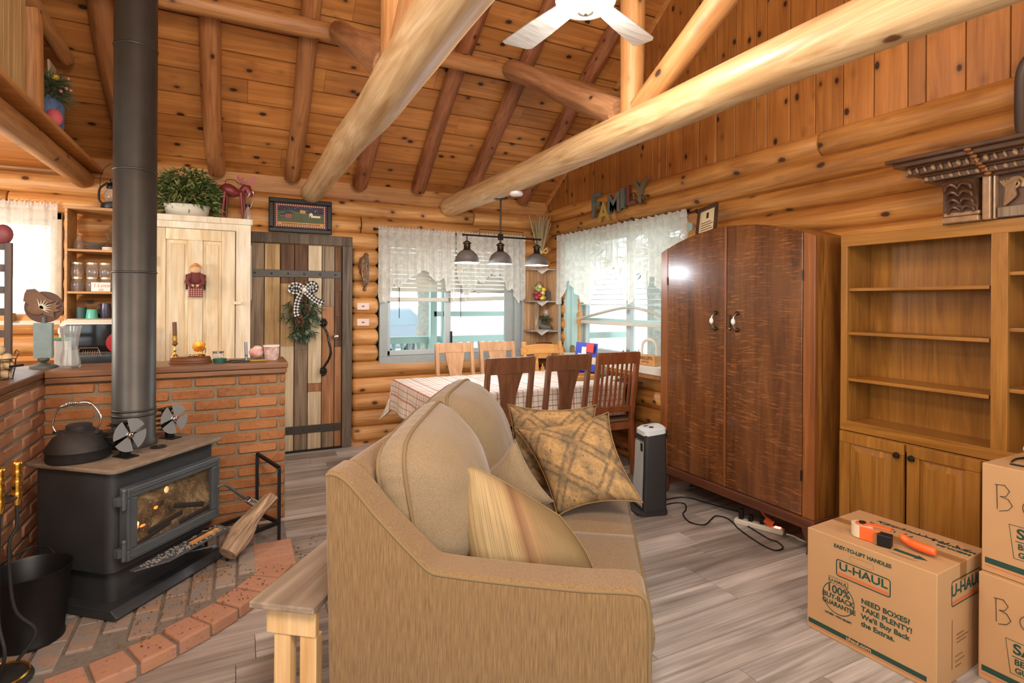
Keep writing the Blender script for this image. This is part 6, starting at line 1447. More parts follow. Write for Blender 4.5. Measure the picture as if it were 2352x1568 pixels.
# ---------------- ceiling fan
M['fanwood'] = wood('weathered_grey_blade', rgb(192, 188, 182), rgb(140, 136, 132), 'X', 18, 1.2, var=.1, rough=.5, lines=.3, bump=.05)
fn = thing('ceiling_fan', 'ceiling fan with grey wooden blades and a lit glass bowl hanging between the tie beams', 'ceiling fan', (1.39, 2.045, 2.80))
b = MB(); b.cyl((0, 0, .20), (0, 0, 1.74), .015, n=12); b.build('down_rod', M['bronze'], fn, smooth=60)
b = MB(); b.lathe([(0, .22), (.05, .22), (.09, .19), (.11, .13), (.11, .09), (.09, .05), (.13, .03), (.135, .01), (0, .01)], n=30); b.build('motor_housing', M['bronze'], fn, smooth=50)
for k in range(5):
    a = radians(24 + 72 * k); m_ = Matrix.Rotation(a, 3, 'Z') @ Matrix.Rotation(radians(10), 3, 'X')
    b = MB(); poly = [(.13, -.05), (.36, -.068), (.53, -.075), (.555, -.06), (.605, .055), (.595, .073), (.36, .068), (.13, .05)]
    b.prism([(p[0], p[1]) for p in poly], m_ @ Vector((0, 0, .007)), m_ @ Vector((0, 0, .02)), m_ @ Vector((1, 0, 0)), m_ @ Vector((0, 1, 0)))
    s = b.build('blade', M['fanwood'], fn, bev=.003)
    b = MB(); b.beam(m_ @ Vector((.08, 0, .035)), m_ @ Vector((.2, 0, .032)), .03, .006); b.build('blade_iron', M['bronze'], s)
b = MB(); b.lathe([(.135, .0), (.132, -.012), (.115, -.03), (.08, -.045), (.03, -.052), (0, -.053)], n=32); b.build('glass_bowl', emis('lit_bowl', (1, .96, .88, 1), 1.6), fn, smooth=60)
b = MB(); b.lathe([(0, -.05), (.035, -.05), (.036, -.056), (.02, -.062), (.008, -.066), (.01, -.078), (.0, -.085)], n=18); b.build('finial', M['bronze'], fn, smooth=60)
# ================================================================== sofa
def fabric(name, c1, c2, sz=(250, 250, 13), rough=.9, bump=.35):
    m, nt, bb = newmat(name, rough, 0, .15); v, base = coords(nt, sz, island=False)
    n = nd(nt, 'ShaderNodeTexNoise', Scale=1.0, Detail=3.0, Roughness=.6); lk(nt, v, n.inputs['Vector'])
    n2 = nd(nt, 'ShaderNodeTexNoise', Scale=260.0, Detail=2.0); lk(nt, base, n2.inputs['Vector'])
    c = ramp(nt, n.outputs['Fac'], [(.3, c2), (.7, c1)]); c = mixc(nt, math_(nt, 'MULTIPLY', n2.outputs['Fac'], .35), c, c2)
    lk(nt, c, bb.inputs['Base Color']); bb.inputs['Sheen Weight'].default_value = .25
    setbump(nt, bb, math_(nt, 'ADD', n.outputs['Fac'], n2.outputs['Fac']), bump, .002); return m
M['sofa'] = fabric('tan_sofa_weave', rgb(146, 117, 78), rgb(104, 81, 52)); M['sofaseat'] = fabric('tan_sofa_seat', rgb(142, 118, 84), rgb(110, 88, 60), (260, 90, 260), bump=.2); M['piping'] = plain('sofa_piping', rgb(120, 98, 66), .9)
M['cushion'] = fabric('tan_cushion_velvet', rgb(146, 128, 100), rgb(118, 100, 76), (200, 300, 300), bump=.18)
SOF = (.259, 1.851, 0); SZ = -atan2(.5678, .8231)
sf = thing('sofa', 'tan upholstered two seat sofa with sloping arms, seen from its near end', 'sofa', SOF, SZ)
arm = spline([(.0, 0, .885), (.012, 0, .905), (.055, 0, .897), (.103, 0, .857), (.164, 0, .789), (.257, 0, .697), (.328, 0, .632), (.352, 0, .615), (.385, 0, .608), (.544, 0, .599), (.819, 0, .592), (.955, 0, .596), (1.005, 0, .588), (1.022, 0, .54), (1.026, 0, .40), (1.022, 0, .08)], 4)
apoly = [(p.x, p.z) for p in arm] + [(.02, .08)]
LEN, AW = 1.53, .135
for y in (0, LEN - AW):
    b = MB(); b.prism(apoly, (0, AW, 0), (0, y, 0)); o = b.build('arm', M['sofa'], sf, bev=.022, smooth=60, segs=3)
    b = MB(); ye = .004 if y == 0 else AW + y - .004
    b.tube([(p.x + (.004 if 0 else 0), ye, p.z - .012) for p in arm[3:-2]], .0065, 8); b.tube([(p.x, (AW - .012 if y == 0 else y + .012), p.z - .006) for p in arm[3:-2]], .006, 8); b.build('piping', M['piping'], sf, smooth=60)
b = MB(); b.prism([(.0, .08), (.0, .89), (.03, .905), (.10, .86), (.17, .5), (.17, .08)], (0, LEN - 2 * AW, 0), (0, AW, 0)); b.build('back', M['sofa'], sf, bev=.015)
b = MB(); b.bx(.1, 1.01, AW, LEN - AW, .08, .32); b.build('base', M['sofa'], sf, bev=.015)
for x in (.08, .95):
    for y in (.07, LEN - .07): b = MB(); b.lathe([(.02, 0), (.03, .08)], (x, y, 0), 12); b.build('leg', M['darkwood'], sf)
def puffbox(b, x0, x1, y0, y1, z0, z1, top=.02, n=16, side=.012):
    """soft seat cushion"""
    def sq(t): return 1 - abs(2 * t - 1) ** 3.2
    def P(u, v, w):
        x, y = x0 + (x1 - x0) * u, y0 + (y1 - y0) * v; e = sq(u) * sq(v)
        z = z0 + (z1 - z0) * w + (top * e if w > .5 else -top * .2 * e)
        k = 4 * w * (1 - w)
        return (x + (u - .5) * 2 * side * k * (abs(u - .5) > .49), y + (v - .5) * 2 * side * k * (abs(v - .5) > .49), z)
    b.grid(lambda u, v: Vector(P(u, v, 1)), n, n); b.grid(lambda u, v: Vector(P(u, v, 0)), n, n)
    for f in (lambda u, w: P(u, 0, w), lambda u, w: P(u, 1, w), lambda u, w: P(0, u, w), lambda u, w: P(1, u, w)): b.grid(lambda u, w, f=f: Vector(f(u, w)), n, 6)
ym = (AW + LEN - AW) / 2
for y0, y1 in ((AW + .004, ym - .003), (ym + .003, LEN - AW - .004)):
    b = MB(); puffbox(b, .16, 1.045, y0, y1, .32, .445, .018); o = b.build('seat_cushion', M['sofaseat'], sf, smooth=180, merge=.0006)
    b = MB(); rr_ = .03
    for z in (.442, .335): b.tube([(1.046, y0 + .004, z), (1.046, y1 - .004, z)], .006, 8)
    b.build('piping', M['piping'], o, smooth=60)
def back_cushion(y0, y1, zt, seed):
    # boxed cushion : boxing strip xa..xb, big soft front
    yc, hy = (y0 + y1) / 2, (y1 - y0) / 2; z0, z1 = .44, zt; N = 26; rr = random.Random(seed)
    def xs(z, k): 
        t = (z - z0) / (z1 - z0); return (.20 - .11 * t) if k == 0 else (.295 - .105 * t)
    def edge(u, v, dz):   # rounded rectangle of the cushion outline ; u,v in -1..1
        p = (4.2 if u * (1 if seed == 1 else -1) < 0 else 8.0) if v > 0 else 6.0; q = (abs(u) ** p + abs(v) ** p) ** (1 / p); m_ = max(abs(u), abs(v)); s = m_ / q if q > 1e-6 else 1
        return u * s, v * s
    def wr(u, v): return .010 * noise.noise((u * 3 + seed, v * 3, 1)) + .006 * noise.noise((u * 9 + seed, v * 4, 7)) 
    def pt(u, v, k):
        a, c = edge(u, v, 0); y = yc + hy * a; z = (z0 + z1) / 2 + (z1 - z0) / 2 * c
        z += (c > 0) * c * c * ((.030 * a - .01) if seed == 1 else .012 * a) - (c > 0) * c * c * (.035 if k == 0 else 0)
        h = max(0, (1 - abs(u) ** 3)) ** .55 * max(0, (1 - abs(v) ** 3)) ** .55
        if k == 0: x = xs(z, 0) - .02 * h
        else: x = xs(z, 1) + .215 * h * (1 - .12 * v) + wr(u, v) * h + .006 * sin(u * 34 + 3 * sin(u * 4 + seed)) * exp(-(1 - abs(v)) * 5) * (1 - abs(v) ** 8) + .004 * sin(v * 30) * exp(-(1 - abs(u)) * 6) * (1 - abs(u) ** 8)
        return Vector((x, y, z))
    b = MB()
    f = b.grid(lambda i, j: pt(2 * i - 1, 2 * j - 1, 1), N, N); g = b.grid(lambda i, j: pt(2 * i - 1, 2 * j - 1, 0), N, N)
    def ringof(r): return [r[i][0] for i in range(N)] + [r[N][j] for j in range(N)] + [r[N - i][N] for i in range(N)] + [r[0][N - j] for j in range(N)]
    A, B_ = ringof(f), ringof(g); K = len(A); prev = A
    for s in range(1, 6):
        t = s / 5; cur = []
        for i in range(K):
            if s == 5: cur.append(B_[i]); continue
            p = A[i].co.lerp(B_[i].co, t); c = Vector((p.x, yc, (z0 + z1) / 2)); d = (p - c).normalized(); cur.append(b.bm.verts.new(p + d * (.014 * sin(pi * t) + .006 * sin(i * 2.1) * sin(pi * t))))
        for i in range(K): b.bm.faces.new((prev[i], prev[(i + 1) % K], cur[(i + 1) % K], cur[i]))
        prev = cur
    ra, rb = [v.co.copy() for v in A], [v.co.copy() for v in B_]
    o = b.build('back_cushion', M['cushion'], sf, smooth=180)
    b = MB(); b.tube(ra, .0075, 8, closed=True); b.tube(rb, .0075, 8, closed=True); b.build('piping', M['piping'], o, smooth=60)
back_cushion(AW + .015, ym - .004, 1.0, 1); back_cushion(ym + .004, LEN - AW - .015, 1.03, 2)
# loose pillows ; corner points are in the sofa's own axes
def s2w(p): c, s = cos(SZ), sin(SZ); return Vector((SOF[0] + c * p[0] - s * p[1], SOF[1] + s * p[0] + c * p[1], p[2]))
def tapestry():
    m, nt, bb = newmat('tapestry', .9, 0, .15); tc = nd(nt, 'ShaderNodeTexCoord'); mp = nd(nt, 'ShaderNodeMapping'); mp.inputs['Scale'].default_value = (2.4, 2.4, 1); mp.inputs['Rotation'].default_value = (0, 0, radians(40)); lk(nt, tc.outputs['UV'], mp.inputs[0])
    sp = nd(nt, 'ShaderNodeSeparateXYZ'); lk(nt, mp.outputs[0], sp.inputs[0])
    def tri(o): return math_(nt, 'ABSOLUTE', math_(nt, 'SUBTRACT', math_(nt, 'FRACT', o), .5))
    a, c = tri(sp.outputs[0]), tri(sp.outputs[1]); mx = math_(nt, 'MAXIMUM', a, c)
    n = nd(nt, 'ShaderNodeTexNoise', Scale=26.0, Detail=6.0, Roughness=.75); lk(nt, tc.outputs['UV'], n.inputs['Vector'])
    n2 = nd(nt, 'ShaderNodeTexNoise', Scale=5.0, Detail=2.0); lk(nt, tc.outputs['UV'], n2.inputs['Vector'])
    vo = nd(nt, 'ShaderNodeTexVoronoi', Scale=22.0); lk(nt, tc.outputs['UV'], vo.inputs['Vector'])
    border = ramp(nt, mx, [(.34, (0, 0, 0)), (.38, (1, 1, 1)), (.42, (1, 1, 1)), (.46, (.2, .2, .2))])
    dots = ramp(nt, vo.outputs['Distance'], [(.16, (1, 1, 1)), (.26, (0, 0, 0))]); inner = ramp(nt, mx, [(.10, (.9, .9, .9)), (.16, (0, 0, 0)), (.24, (.8, .8, .8)), (.30, (0, 0, 0))])
    ink = math_(nt, 'MAXIMUM', math_(nt, 'MULTIPLY', border, .6), math_(nt, 'MULTIPLY', dots, inner)); ink = math_(nt, 'MULTIPLY', ink, ramp(nt, n.outputs['Fac'], [(.34, (.1, .1, .1)), (.48, (1, 1, 1))]))
    base = ramp(nt, n2.outputs['Fac'], [(.35, rgb(128, 106, 76)), (.6, rgb(176, 140, 92))]); base = mixc(nt, ramp(nt, n.outputs['Fac'], [(.44, (0, 0, 0)), (.66, (.55, .55, .55))]), base, rgb(84, 78, 62))
    lk(nt, mixc(nt, ink, base, rgb(70, 64, 56)), bb.inputs['Base Color']); setbump(nt, bb, n.outputs['Fac'], .2, .002); return m
def stripes():
    m, nt, bb = newmat('striped_silk', .75, 0, .25); tc = nd(nt, 'ShaderNodeTexCoord'); sp = nd(nt, 'ShaderNodeSeparateXYZ'); lk(nt, tc.outputs['UV'], sp.inputs[0])
    mp = nd(nt, 'ShaderNodeMapping'); mp.inputs['Scale'].default_value = (110, 1.0, 1); lk(nt, tc.outputs['UV'], mp.inputs[0]); n = nd(nt, 'ShaderNodeTexNoise', Scale=1.0, Detail=3.0); lk(nt, mp.outputs[0], n.inputs['Vector'])
    c = ramp(nt, sp.outputs[0], [(0, rgb(140, 116, 78)), (.2, rgb(166, 144, 104)), (.42, rgb(156, 130, 90)), (.5, rgb(112, 74, 48)), (.57, rgb(140, 106, 70)), (.68, rgb(126, 102, 68)), (1, rgb(118, 98, 66))])
    c = mixc(nt, ramp(nt, n.outputs['Fac'], [(.46, (0, 0, 0)), (.6, (.6, .6, .6))]), c, rgb(112, 96, 66)); lk(nt, c, bb.inputs['Base Color']); setbump(nt, bb, n.outputs['Fac'], .2, .002); return m
def pillow(name, lab, corners, th, mat, seed, grp=None, pull=.075):
    c = [s2w(p) for p in corners]; ctr = sum(c, Vector()) / 4; rr = random.Random(seed)   # TL TR BR BL
    nrm = (c[1] - c[0]).cross(c[3] - c[0]).normalized()
    b = MB(); uvl = b.bm.loops.layers.uv.verify(); N = 22; layers = []
    for sgn in (1, -1):
        rows = []
        for i in range(N + 1):
            row = []
            for j in range(N + 1):
                u, v = i / N, j / N; a, d = 2 * u - 1, 2 * v - 1
                uu = .5 + .5 * a * (1 - pull * 2 * (1 - d * d) * abs(a)); vv = .5 + .5 * d * (1 - pull * 2 * (1 - a * a) * abs(d))
                p = (c[0] * (1 - uu) + c[1] * uu) * (1 - vv) + (c[3] * (1 - uu) + c[2] * uu) * vv
                h = (max(0, 1 - a * a)) ** .5 * (max(0, 1 - d * d)) ** .5
                h += .05 * noise.noise((a * 2.2 + seed, d * 2.2, sgn)) * h ** .5 + .035 * noise.noise((a * 5 + seed, d * 5, sgn)) * h ** .3
                row.append((b.bm.verts.new(p - ctr + nrm * sgn * th * h), (u, 1 - v)))
            rows.append(row)
        layers.append(rows)
        for i in range(N):
            for j in range(N):
                q = (rows[i][j], rows[i + 1][j], rows[i + 1][j + 1], rows[i][j + 1])
                f = b.bm.faces.new([k[0] for k in q])
                for l, k in zip(f.loops, q): l[uvl].uv = k[1]
    ra = [layers[0][i][0][0].co.copy() for i in range(N)] + [layers[0][N][j][0].co.copy() for j in range(N)] + [layers[0][N - i][N][0].co.copy() for i in range(N)] + [layers[0][0][N - j][0].co.copy() for j in range(N)]
    o = b.build(name, mat, smooth=180, merge=.0004); o.location = ctr; tag(o, lab, 'cushion', grp)
    b = MB(); b.tube(ra, .003, 6, closed=True); b.build('piping', mat, o, smooth=60); return o
TP = tapestry()
pillow('throw_pillow', 'square tapestry cushion with dark diamond motifs, front one at the far end of the sofa', [(.46, 1.17, .80), (.945, 1.17, .895), (1.09, .87, .55), (.705, .85, .475)], .085, TP, 1, 'tapestry cushions on the sofa')
pillow('throw_pillow', 'tapestry cushion standing behind the other one against the far sofa arm', [(.405, 1.31, .895), (.886, 1.31, .905), (.93, 1.19, .47), (.42, 1.19, .47)], .06, TP, 2, 'tapestry cushions on the sofa')
pillow('throw_pillow', 'striped tan and brown cushion leaning behind the near sofa arm', [(.355, .36, .85), (.74, .36, .665), (.868, .25, .505), (.45, .22, .46)], .12, stripes(), 3, None, -.05)
pillow('throw_pillow', 'plain tan cushion wedged behind the striped cushion', [(.37, .66, .70), (.535, .64, .87), (.70, .60, .63), (.50, .62, .47)], .06, M['cushion'], 4)
# rough bench table behind the sofa
M['slabtop'] = wood('slab_top', rgb(166, 150, 130), rgb(116, 100, 84), 'Y', 12, .9, knots=.03, var=.05, rough=.5, lines=.3); M['pinewood'] = wood('raw_pine', rgb(228, 196, 146), rgb(200, 158, 102), 'Z', 12, .9, knots=.03, kscale=4, var=.08, rough=.6, lines=.25)
tb = thing('side_table', 'narrow raw pine bench table with a greyish plank top behind the sofa', 'side table', (.045, 2.025, 0), radians(-37))
b = MB(); b.prism([(0, 0), (.235, .0), (.225, .9), (.01, .9)], (0, 0, .022), (0, 0, .428), (1, 0, 0), (0, 1, 0)); b.build('table_top', M['slabtop'], tb, bev=.004)
b = MB(); b.bx(.045, .225, .03, .055, .335, .428); b.bx(.045, .225, .82, .845, .335, .428); b.build('apron', M['pinewood'], tb, bev=.003)
b = MB(); b.bx(.045, .065, .05, .83, .335, .428); b.build('apron', M['pinewood'], tb, bev=.003)
for y in (.035, .80):
    for x in (.07, .165): b = MB(); b.bx(x, x + .06, y, y + .04, 0, .335 if y < .5 else .335); b.build('leg', M['pinewood'], tb, bev=.003)
# ================================================================== wardrobe
def veneer():
    m, nt, bb = newmat('quartered_oak_veneer', .22, 0, .5); v, base = coords(nt, (10, 10, 1.0))
    n = nd(nt, 'ShaderNodeTexNoise', Scale=1.0, Detail=5.0, Roughness=.6, Distortion=.8); lk(nt, v, n.inputs['Vector'])
    c = ramp(nt, n.outputs['Fac'], [(.3, rgb(74, 43, 24)), (.55, rgb(108, 66, 34)), (.78, rgb(134, 86, 45))])
    nf = nd(nt, 'ShaderNodeTexNoise', Scale=1.0, Detail=3.0, Roughness=.55, Distortion=1.2); mp = nd(nt, 'ShaderNodeMapping'); mp.inputs['Scale'].default_value = (7, 7, 130); lk(nt, base, mp.inputs[0])
    nw = nd(nt, 'ShaderNodeTexNoise', Scale=4.0, Detail=1.0); lk(nt, base, nw.inputs['Vector']); ad = nd(nt, 'ShaderNodeVectorMath', operation='MULTIPLY_ADD'); lk(nt, nw.outputs['Color'], ad.inputs[0]); ad.inputs[1].default_value = (0, 0, 7); lk(nt, mp.outputs[0], ad.inputs[2]); lk(nt, ad.outputs[0], nf.inputs['Vector'])
    nm = nd(nt, 'ShaderNodeTexNoise', Scale=5.0, Detail=2.0); lk(nt, base, nm.inputs['Vector'])
    fl = math_(nt, 'MULTIPLY', ramp(nt, nf.outputs['Fac'], [(.56, (0, 0, 0)), (.65, (1, 1, 1))]), ramp(nt, nm.outputs['Fac'], [(.35, (.12,) * 3), (.62, (.75,) * 3)]))
    lk(nt, mixc(nt, fl, c, rgb(176, 112, 64)), bb.inputs['Base Color']); setbump(nt, bb, math_(nt, 'ADD', n.outputs['Fac'], nf.outputs['Fac']), .07, .002)
    bb.inputs['Coat Weight'].default_value = .3; bb.inputs['Coat Roughness'].default_value = .15; return m
M['veneer'] = veneer(); M['wardside'] = wood('wardrobe_side', rgb(176, 116, 50), rgb(104, 62, 24), 'Z', 14, 1.1, var=.05, rough=.35, lines=.5, bump=.08, dist=2.5); M['wardframe'] = wood('wardrobe_frame', rgb(156, 96, 48), rgb(116, 66, 32), 'Z', 16, 1.0, var=.05, rough=.3, lines=.3, bump=.04)
M['rail'] = wood('wardrobe_rail', rgb(112, 66, 42), rgb(78, 42, 26), 'Y', 16, 1.0, var=.05, rough=.4, lines=.3, bump=.06)
ya, yb, xf, xk = 2.025, 3.30, 2.965, 3.285
wd = thing('wardrobe', 'dark oak wardrobe with an arched top and two flecked doors', 'wardrobe', (xf, (ya + yb) / 2, 0)); H2 = (yb - ya) / 2
def arch(y): return 1.843 + sqrt(max(0, 1.594 ** 2 - y * y)) - 1.461
def archpoly(y0, y1, zb, d=0, n=18): return [(y0, zb)] + [(y1, zb)] + [(y1 + (y0 - y1) * k / n, arch(y1 + (y0 - y1) * k / n) - d) for k in range(n + 1)]
dep = xk - xf
b = MB(); b.prism(archpoly(-H2 + .001, H2 - .001, .21), (dep - .02, 0, 0), (.02, 0, 0), (0, 1, 0), (0, 0, 1)); b.build('carcass', M['wardside'], wd, bev=.004)
for y0, y1 in ((-H2, -H2 + .075), (H2 - .075, H2)):
    b = MB(); b.prism(archpoly(y0, y1, .21, .0, 4), (.03, 0, 0), (-.004, 0, 0), (0, 1, 0), (0, 0, 1)); b.build('stile', M['wardframe'], wd, bev=.004)
for y0, y1, sg in ((-H2 + .078, -.006, -1), (-.002, H2 - .078, 1)):
    b = MB(); b.prism(archpoly(y0, y1, .215, .004), (.026, 0, 0), (-.006, 0, 0), (0, 1, 0), (0, 0, 1)); dr = b.build('door', M['veneer'], wd, bev=.004)
    yh = (-.10 if sg < 0 else .083) 
    h = MB(); h.tube(spline([(-.012, yh, 1.385), (-.035, yh, 1.38), (-.05, yh, 1.355), (-.052, yh, 1.335), (-.05, yh, 1.31), (-.035, yh, 1.285), (-.012, yh, 1.28)], 5), .006, 8); hh_ = h.build('handle', M['chrome'], dr, smooth=60)
    b = MB(); b.sphere((-.052, yh, 1.333), (.014, .014, .022), 14); b.build('porcelain_grip', M['white'], hh_, smooth=90)
    for z in (1.387, 1.278): b = MB(); b.sphere((-.016, yh, z), (.013, .014, .014), 12); b.build('handle_foot', M['bronze'], hh_, smooth=90)
    for z in (.45, 1.62): b = MB(); b.cyl((-.008, (-H2 + .077) if sg < 0 else (H2 - .077), z - .03), (-.008, (-H2 + .077) if sg < 0 else (H2 - .077), z + .03), .006, n=8); b.build('hinge', M['bronze'], dr, smooth=60)
b = MB(); b.bx(-.012, .0, -.004, .012, .215, 1.97); b.build('centre_bead', M['wardframe'], wd, bev=.004)
b = MB(); b.bx(-.0095, -.006, -.048, -.03, 1.27, 1.375); b.build('keyhole_plate', M['bronze'], wd, bev=.002); b = MB(); b.sphere((-.012, -.037, 1.285), (.008, .008, .008), 10); b.build('key_knob', M['brass'], wd, smooth=90)
b = MB(); b.bx(-.022, dep, -H2 - .012, H2 + .012, .15, .212); b.build('base_rail', M['rail'], wd, bev=.008)
for sy in (-1, 1):
    for x in (.02, dep - .05):
        b = MB(); y = sy * (H2 - .045); b.tube([(x + .01, y, .155), (x - .002, y + sy * .01, .12), (x + .012, y + sy * .002, .06), (x + .004, y + sy * .006, .018), (x - .004, y + sy * .012, .0)], .03, 12, radii=[.045, .042, .022, .020, .026]); b.build('cabriole_foot', M['rail'], wd, smooth=60)
# framed verse leaning on the wardrobe top
BL, BR_, TL, TR = Vector((3.06, 3.0, 1.965)), Vector((3.06, 2.885, 1.975)), Vector((3.215, 3.165, 2.19)), Vector((3.215, 3.005, 2.25))
BL, BR_, TR, TL = Vector((3.075, 3.045, 1.93)), Vector((3.075, 2.855, 1.962)), Vector((3.215, 2.985, 2.245)), Vector((3.215, 3.155, 2.17))
ax, ay = (BR_ - BL), (TL - BL); az = ax.cross(ay).normalized()
if az.x > 0: az = -az
fp_ = thing('framed_verse', 'small dark framed verse leaning against the wall on the wardrobe top', 'picture', BL)
def FP(b, u0, u1, v0, v1, d0, d1):
    b.prism([(u0, v0), (u1, v0), (u1, v1), (u0, v1)], az * (d1 - d0), az * d0, ax, ay)
b = MB(); FP(b, 0, 1, 0, .1, 0, .018); FP(b, 0, 1, .88, 1, 0, .018); FP(b, 0, .1, .1, .88, 0, .018); FP(b, .9, 1, .1, .88, 0, .018); b.build('frame', M['darkwood'], fp_)
b = MB(); FP(b, .09, .91, .09, .89, .002, .006); b.build('print', M['cream'], fp_)
b = MB(); rr = random.Random(3)
for k, v in enumerate((.2, .28, .36, .44)): FP(b, .2, .8 - .1 * (k % 2), v, v + .025, .006, .0065)
FP(b, .44, .56, .58, .78, .006, .0065); b.build('verse_lines', M['printbrown'], fp_)

# ================================================================== bookcase
def oakm(n, ax): return wood(n, rgb(172, 118, 50), rgb(130, 84, 28), ax, 16, 1.2, var=.1, rough=.3, lines=.3, bump=.04, dist=2.0)
M['oakz'], M['oaky'] = oakm('cabinet_oak', 'Z'), oakm('cabinet_oak_rail', 'Y')
bx0, bxw, by0, by1 = 3.05, 3.295, -.35, 1.935
bc = thing('bookcase', 'honey oak built-in bookcase with open shelves above panelled cupboard doors', 'bookcase', (bx0, by1, 0))
def Bk(b, x0, x1, y0, y1, z0, z1, bev=0): b.bx(x0 - bx0, x1 - bx0, y0 - by1, y1 - by1, z0, z1, bev)
stiles = [(1.898, 1.935), (1.183, 1.245), (.50, .56), (-.17, -.11), (-.35, -.31)]
b = MB(); Bk(b, bx0, bx0 + .022, by0, by1, 1.772, 1.835); Bk(b, bx0, bx0 + .022, by0, by1, .748, .803); b.build('face_rails', M['oaky'], bc, bev=.003)
for y0, y1 in stiles: b = MB(); Bk(b, bx0 + .001, bx0 + .022, y0, y1, .80, 1.775); b.build('stile', M['oakz'], bc, bev=.003)
for y in (1.918, 1.214, .53, -.14, -.33): b = MB(); Bk(b, bx0 + .02, bxw, y - .012, y + .012, .08, 1.83); b.build('partition', M['oakz'], bc)
b = MB(); Bk(b, bxw - .008, bxw, by0, by1, .08, 1.83); b.build('back_panel', M['oakz'], bc)
b = MB(); Bk(b, bx0 + .02, bxw, by0, by1, 1.815, 1.833); Bk(b, bx0 + .01, bxw, by0, by1, .775, .795); Bk(b, bx0 + .01, bxw, by0, by1, .08, .10); b.build('top_and_base_boards', M['oaky'], bc)
for y0, y1, zz in ((1.257, 1.906, (1.541, 1.297, 1.04)), (.542, 1.202, (1.60, 1.35, 1.08)), (-.128, .518, (1.541, 1.297, 1.04))):
    for z in zz: b = MB(); Bk(b, bx0 + .018, bxw - .01, y0, y1, z - .017, z); b.build('shelf', M['oaky'], bc, bev=.002)
b = MB(); Bk(b, bx0, bx0 + .022, by0, by1, .70, .744); Bk(b, bx0, bx0 + .022, by0, by1, .08, .12); b.build('base_rails', M['oaky'], bc, bev=.003)
b = MB(); Bk(b, bx0 + .04, bx0 + .06, by0, by1, 0, .08); b.build('kick_board', M['oaky'], bc)
dy = [(1.592, 1.925, 1.618), (1.272, 1.580, 1.549), (.90, 1.205, .93), (.585, .89, .86), (.22, .52, .25), (-.1, .21, .18)]
for y0, y1, yk in dy:
    b = MB(); w = .058
    for q in ((y0, y1, .10, .10 + w), (y0, y1, .742 - w, .742), (y0, y0 + w, .10 + w, .742 - w), (y1 - w, y1, .10 + w, .742 - w)): Bk(b, bx0 - .02, bx0, *q)
    dr = b.build('cupboard_door', M['oakz'], bc, bev=.004)
    b = MB(); Bk(b, bx0 - .008, bx0, y0 + w, y1 - w, .10 + w, .742 - w)
    x = bx0 - .016 - bx0; yA_, yB_, zA, zB_ = y0 + w - by1 + .006, y1 - w - by1 - .006, .10 + w + .006, .742 - w - .006; i = .032
    o4 = [(-.008, yA_, zA), (-.008, yB_, zA), (-.008, yB_, zB_), (-.008, yA_, zB_)]; i4 = [(x, yA_ + i, zA + i), (x, yB_ - i, zA + i), (x, yB_ - i, zB_ - i), (x, yA_ + i, zB_ - i)]
    for k in range(4): b.quad(o4[k], o4[(k + 1) % 4], i4[(k + 1) % 4], i4[k])
    b.quad(*i4); b.build('raised_panel', M['oakz'], dr)
    b = MB(); b.lathe([(.006, 0), (.007, .012), (.017, .016), (.014, .026), (0, .028)], (-.02, yk - by1, .683), 8, Matrix.Rotation(radians(-90), 3, 'Y')); b.build('knob', M['bronze'], dr, smooth=30)
# carved cornice on the bookcase
M['carved'] = plain('dark_carved_wood', rgb(96, 62, 40), .3, 0, .6, noise=.45, nscale=18); M['carvedhi'] = plain('rubbed_carving', rgb(168, 130, 92), .28, .1, .6, noise=.4, nscale=30)
cv = thing('carved_cornice', 'dark carved wooden cornice shelf with scrolls standing on the bookcase', 'carving', (3.04, 1.44, 1.8355))
L0 = 1.3
def layer(b, o, z0, z1, x0=0): b.bx(-o + x0, .23, -L0, o, z0, z1)
b = MB(); layer(b, 0, .0, .20, .02); b.build('body', M['carved'], cv, bev=.003)
for k, (o, z0, z1) in enumerate(((.02, .195, .212), (.05, .208, .236), (.062, .234, .246), (.095, .244, .276), (.105, .274, .285), (.14, .283, .307), (.165, .305, .325))):
    b = MB(); layer(b, o, z0, z1); b.build('moulding', M['carved'], cv, bev=.004)
def darts(o, z, h, n=34):
    b = MB()
    for k in range(n): b.sphere((-o - .002, o - .015 - k * .034, z), (.012, .006 if k % 3 else .011, h), 8, Matrix.Rotation(radians(-18), 3, 'X'))
    for k in range(6): b.sphere((-o + .02 + k * .034, o + .002, z), (.006, .012, h), 8)
    return b.build('egg_and_dart', M['carvedhi'], cv, smooth=90)
darts(.05, .222, .013); darts(.10, .262, .016)
def scroll(b, cy, cz, s, turns=1.6, sg=1, x=-.004, r=.010):
    b.tube([(x, cy + sg * s * (1 - .85 * t) * cos(2 * pi * turns * t), cz + s * (1 - .85 * t) * sin(2 * pi * turns * t)) for t in [k / 40 for k in range(41)]], r, 6, radii=[r * (1 - .6 * k / 40) for k in range(41)])
b = MB(); scroll(b, -.36, .13, .055, x=.012); scroll(b, -.50, .11, .055, sg=-1, x=.012); scroll(b, -.66, .12, .06, x=.012); scroll(b, -.28, .15, .03, sg=-1, x=.012)
for k in range(9): a = -.4 + k * .22; b.tube([(.012, -.245, .06), (.006, -.245 - .04 * cos(a), .07 + .06 * (k / 9) + .02), (.008, -.25 - .05 * sin(a), .17)], .006, 5)
b.build('scroll_carving', M['carvedhi'], cv, smooth=70)
b = MB(); cp_ = [(.03, .03), (-.012, .035), (-.02, .055), (-.014, .08), (-.022, .12), (-.045, .16), (-.062, .185), (-.05, .197), (.03, .197)]; b.prism(cp_, (0, .128, 0), (0, -.158, 0), (1, 0, 0), (0, 0, 1))
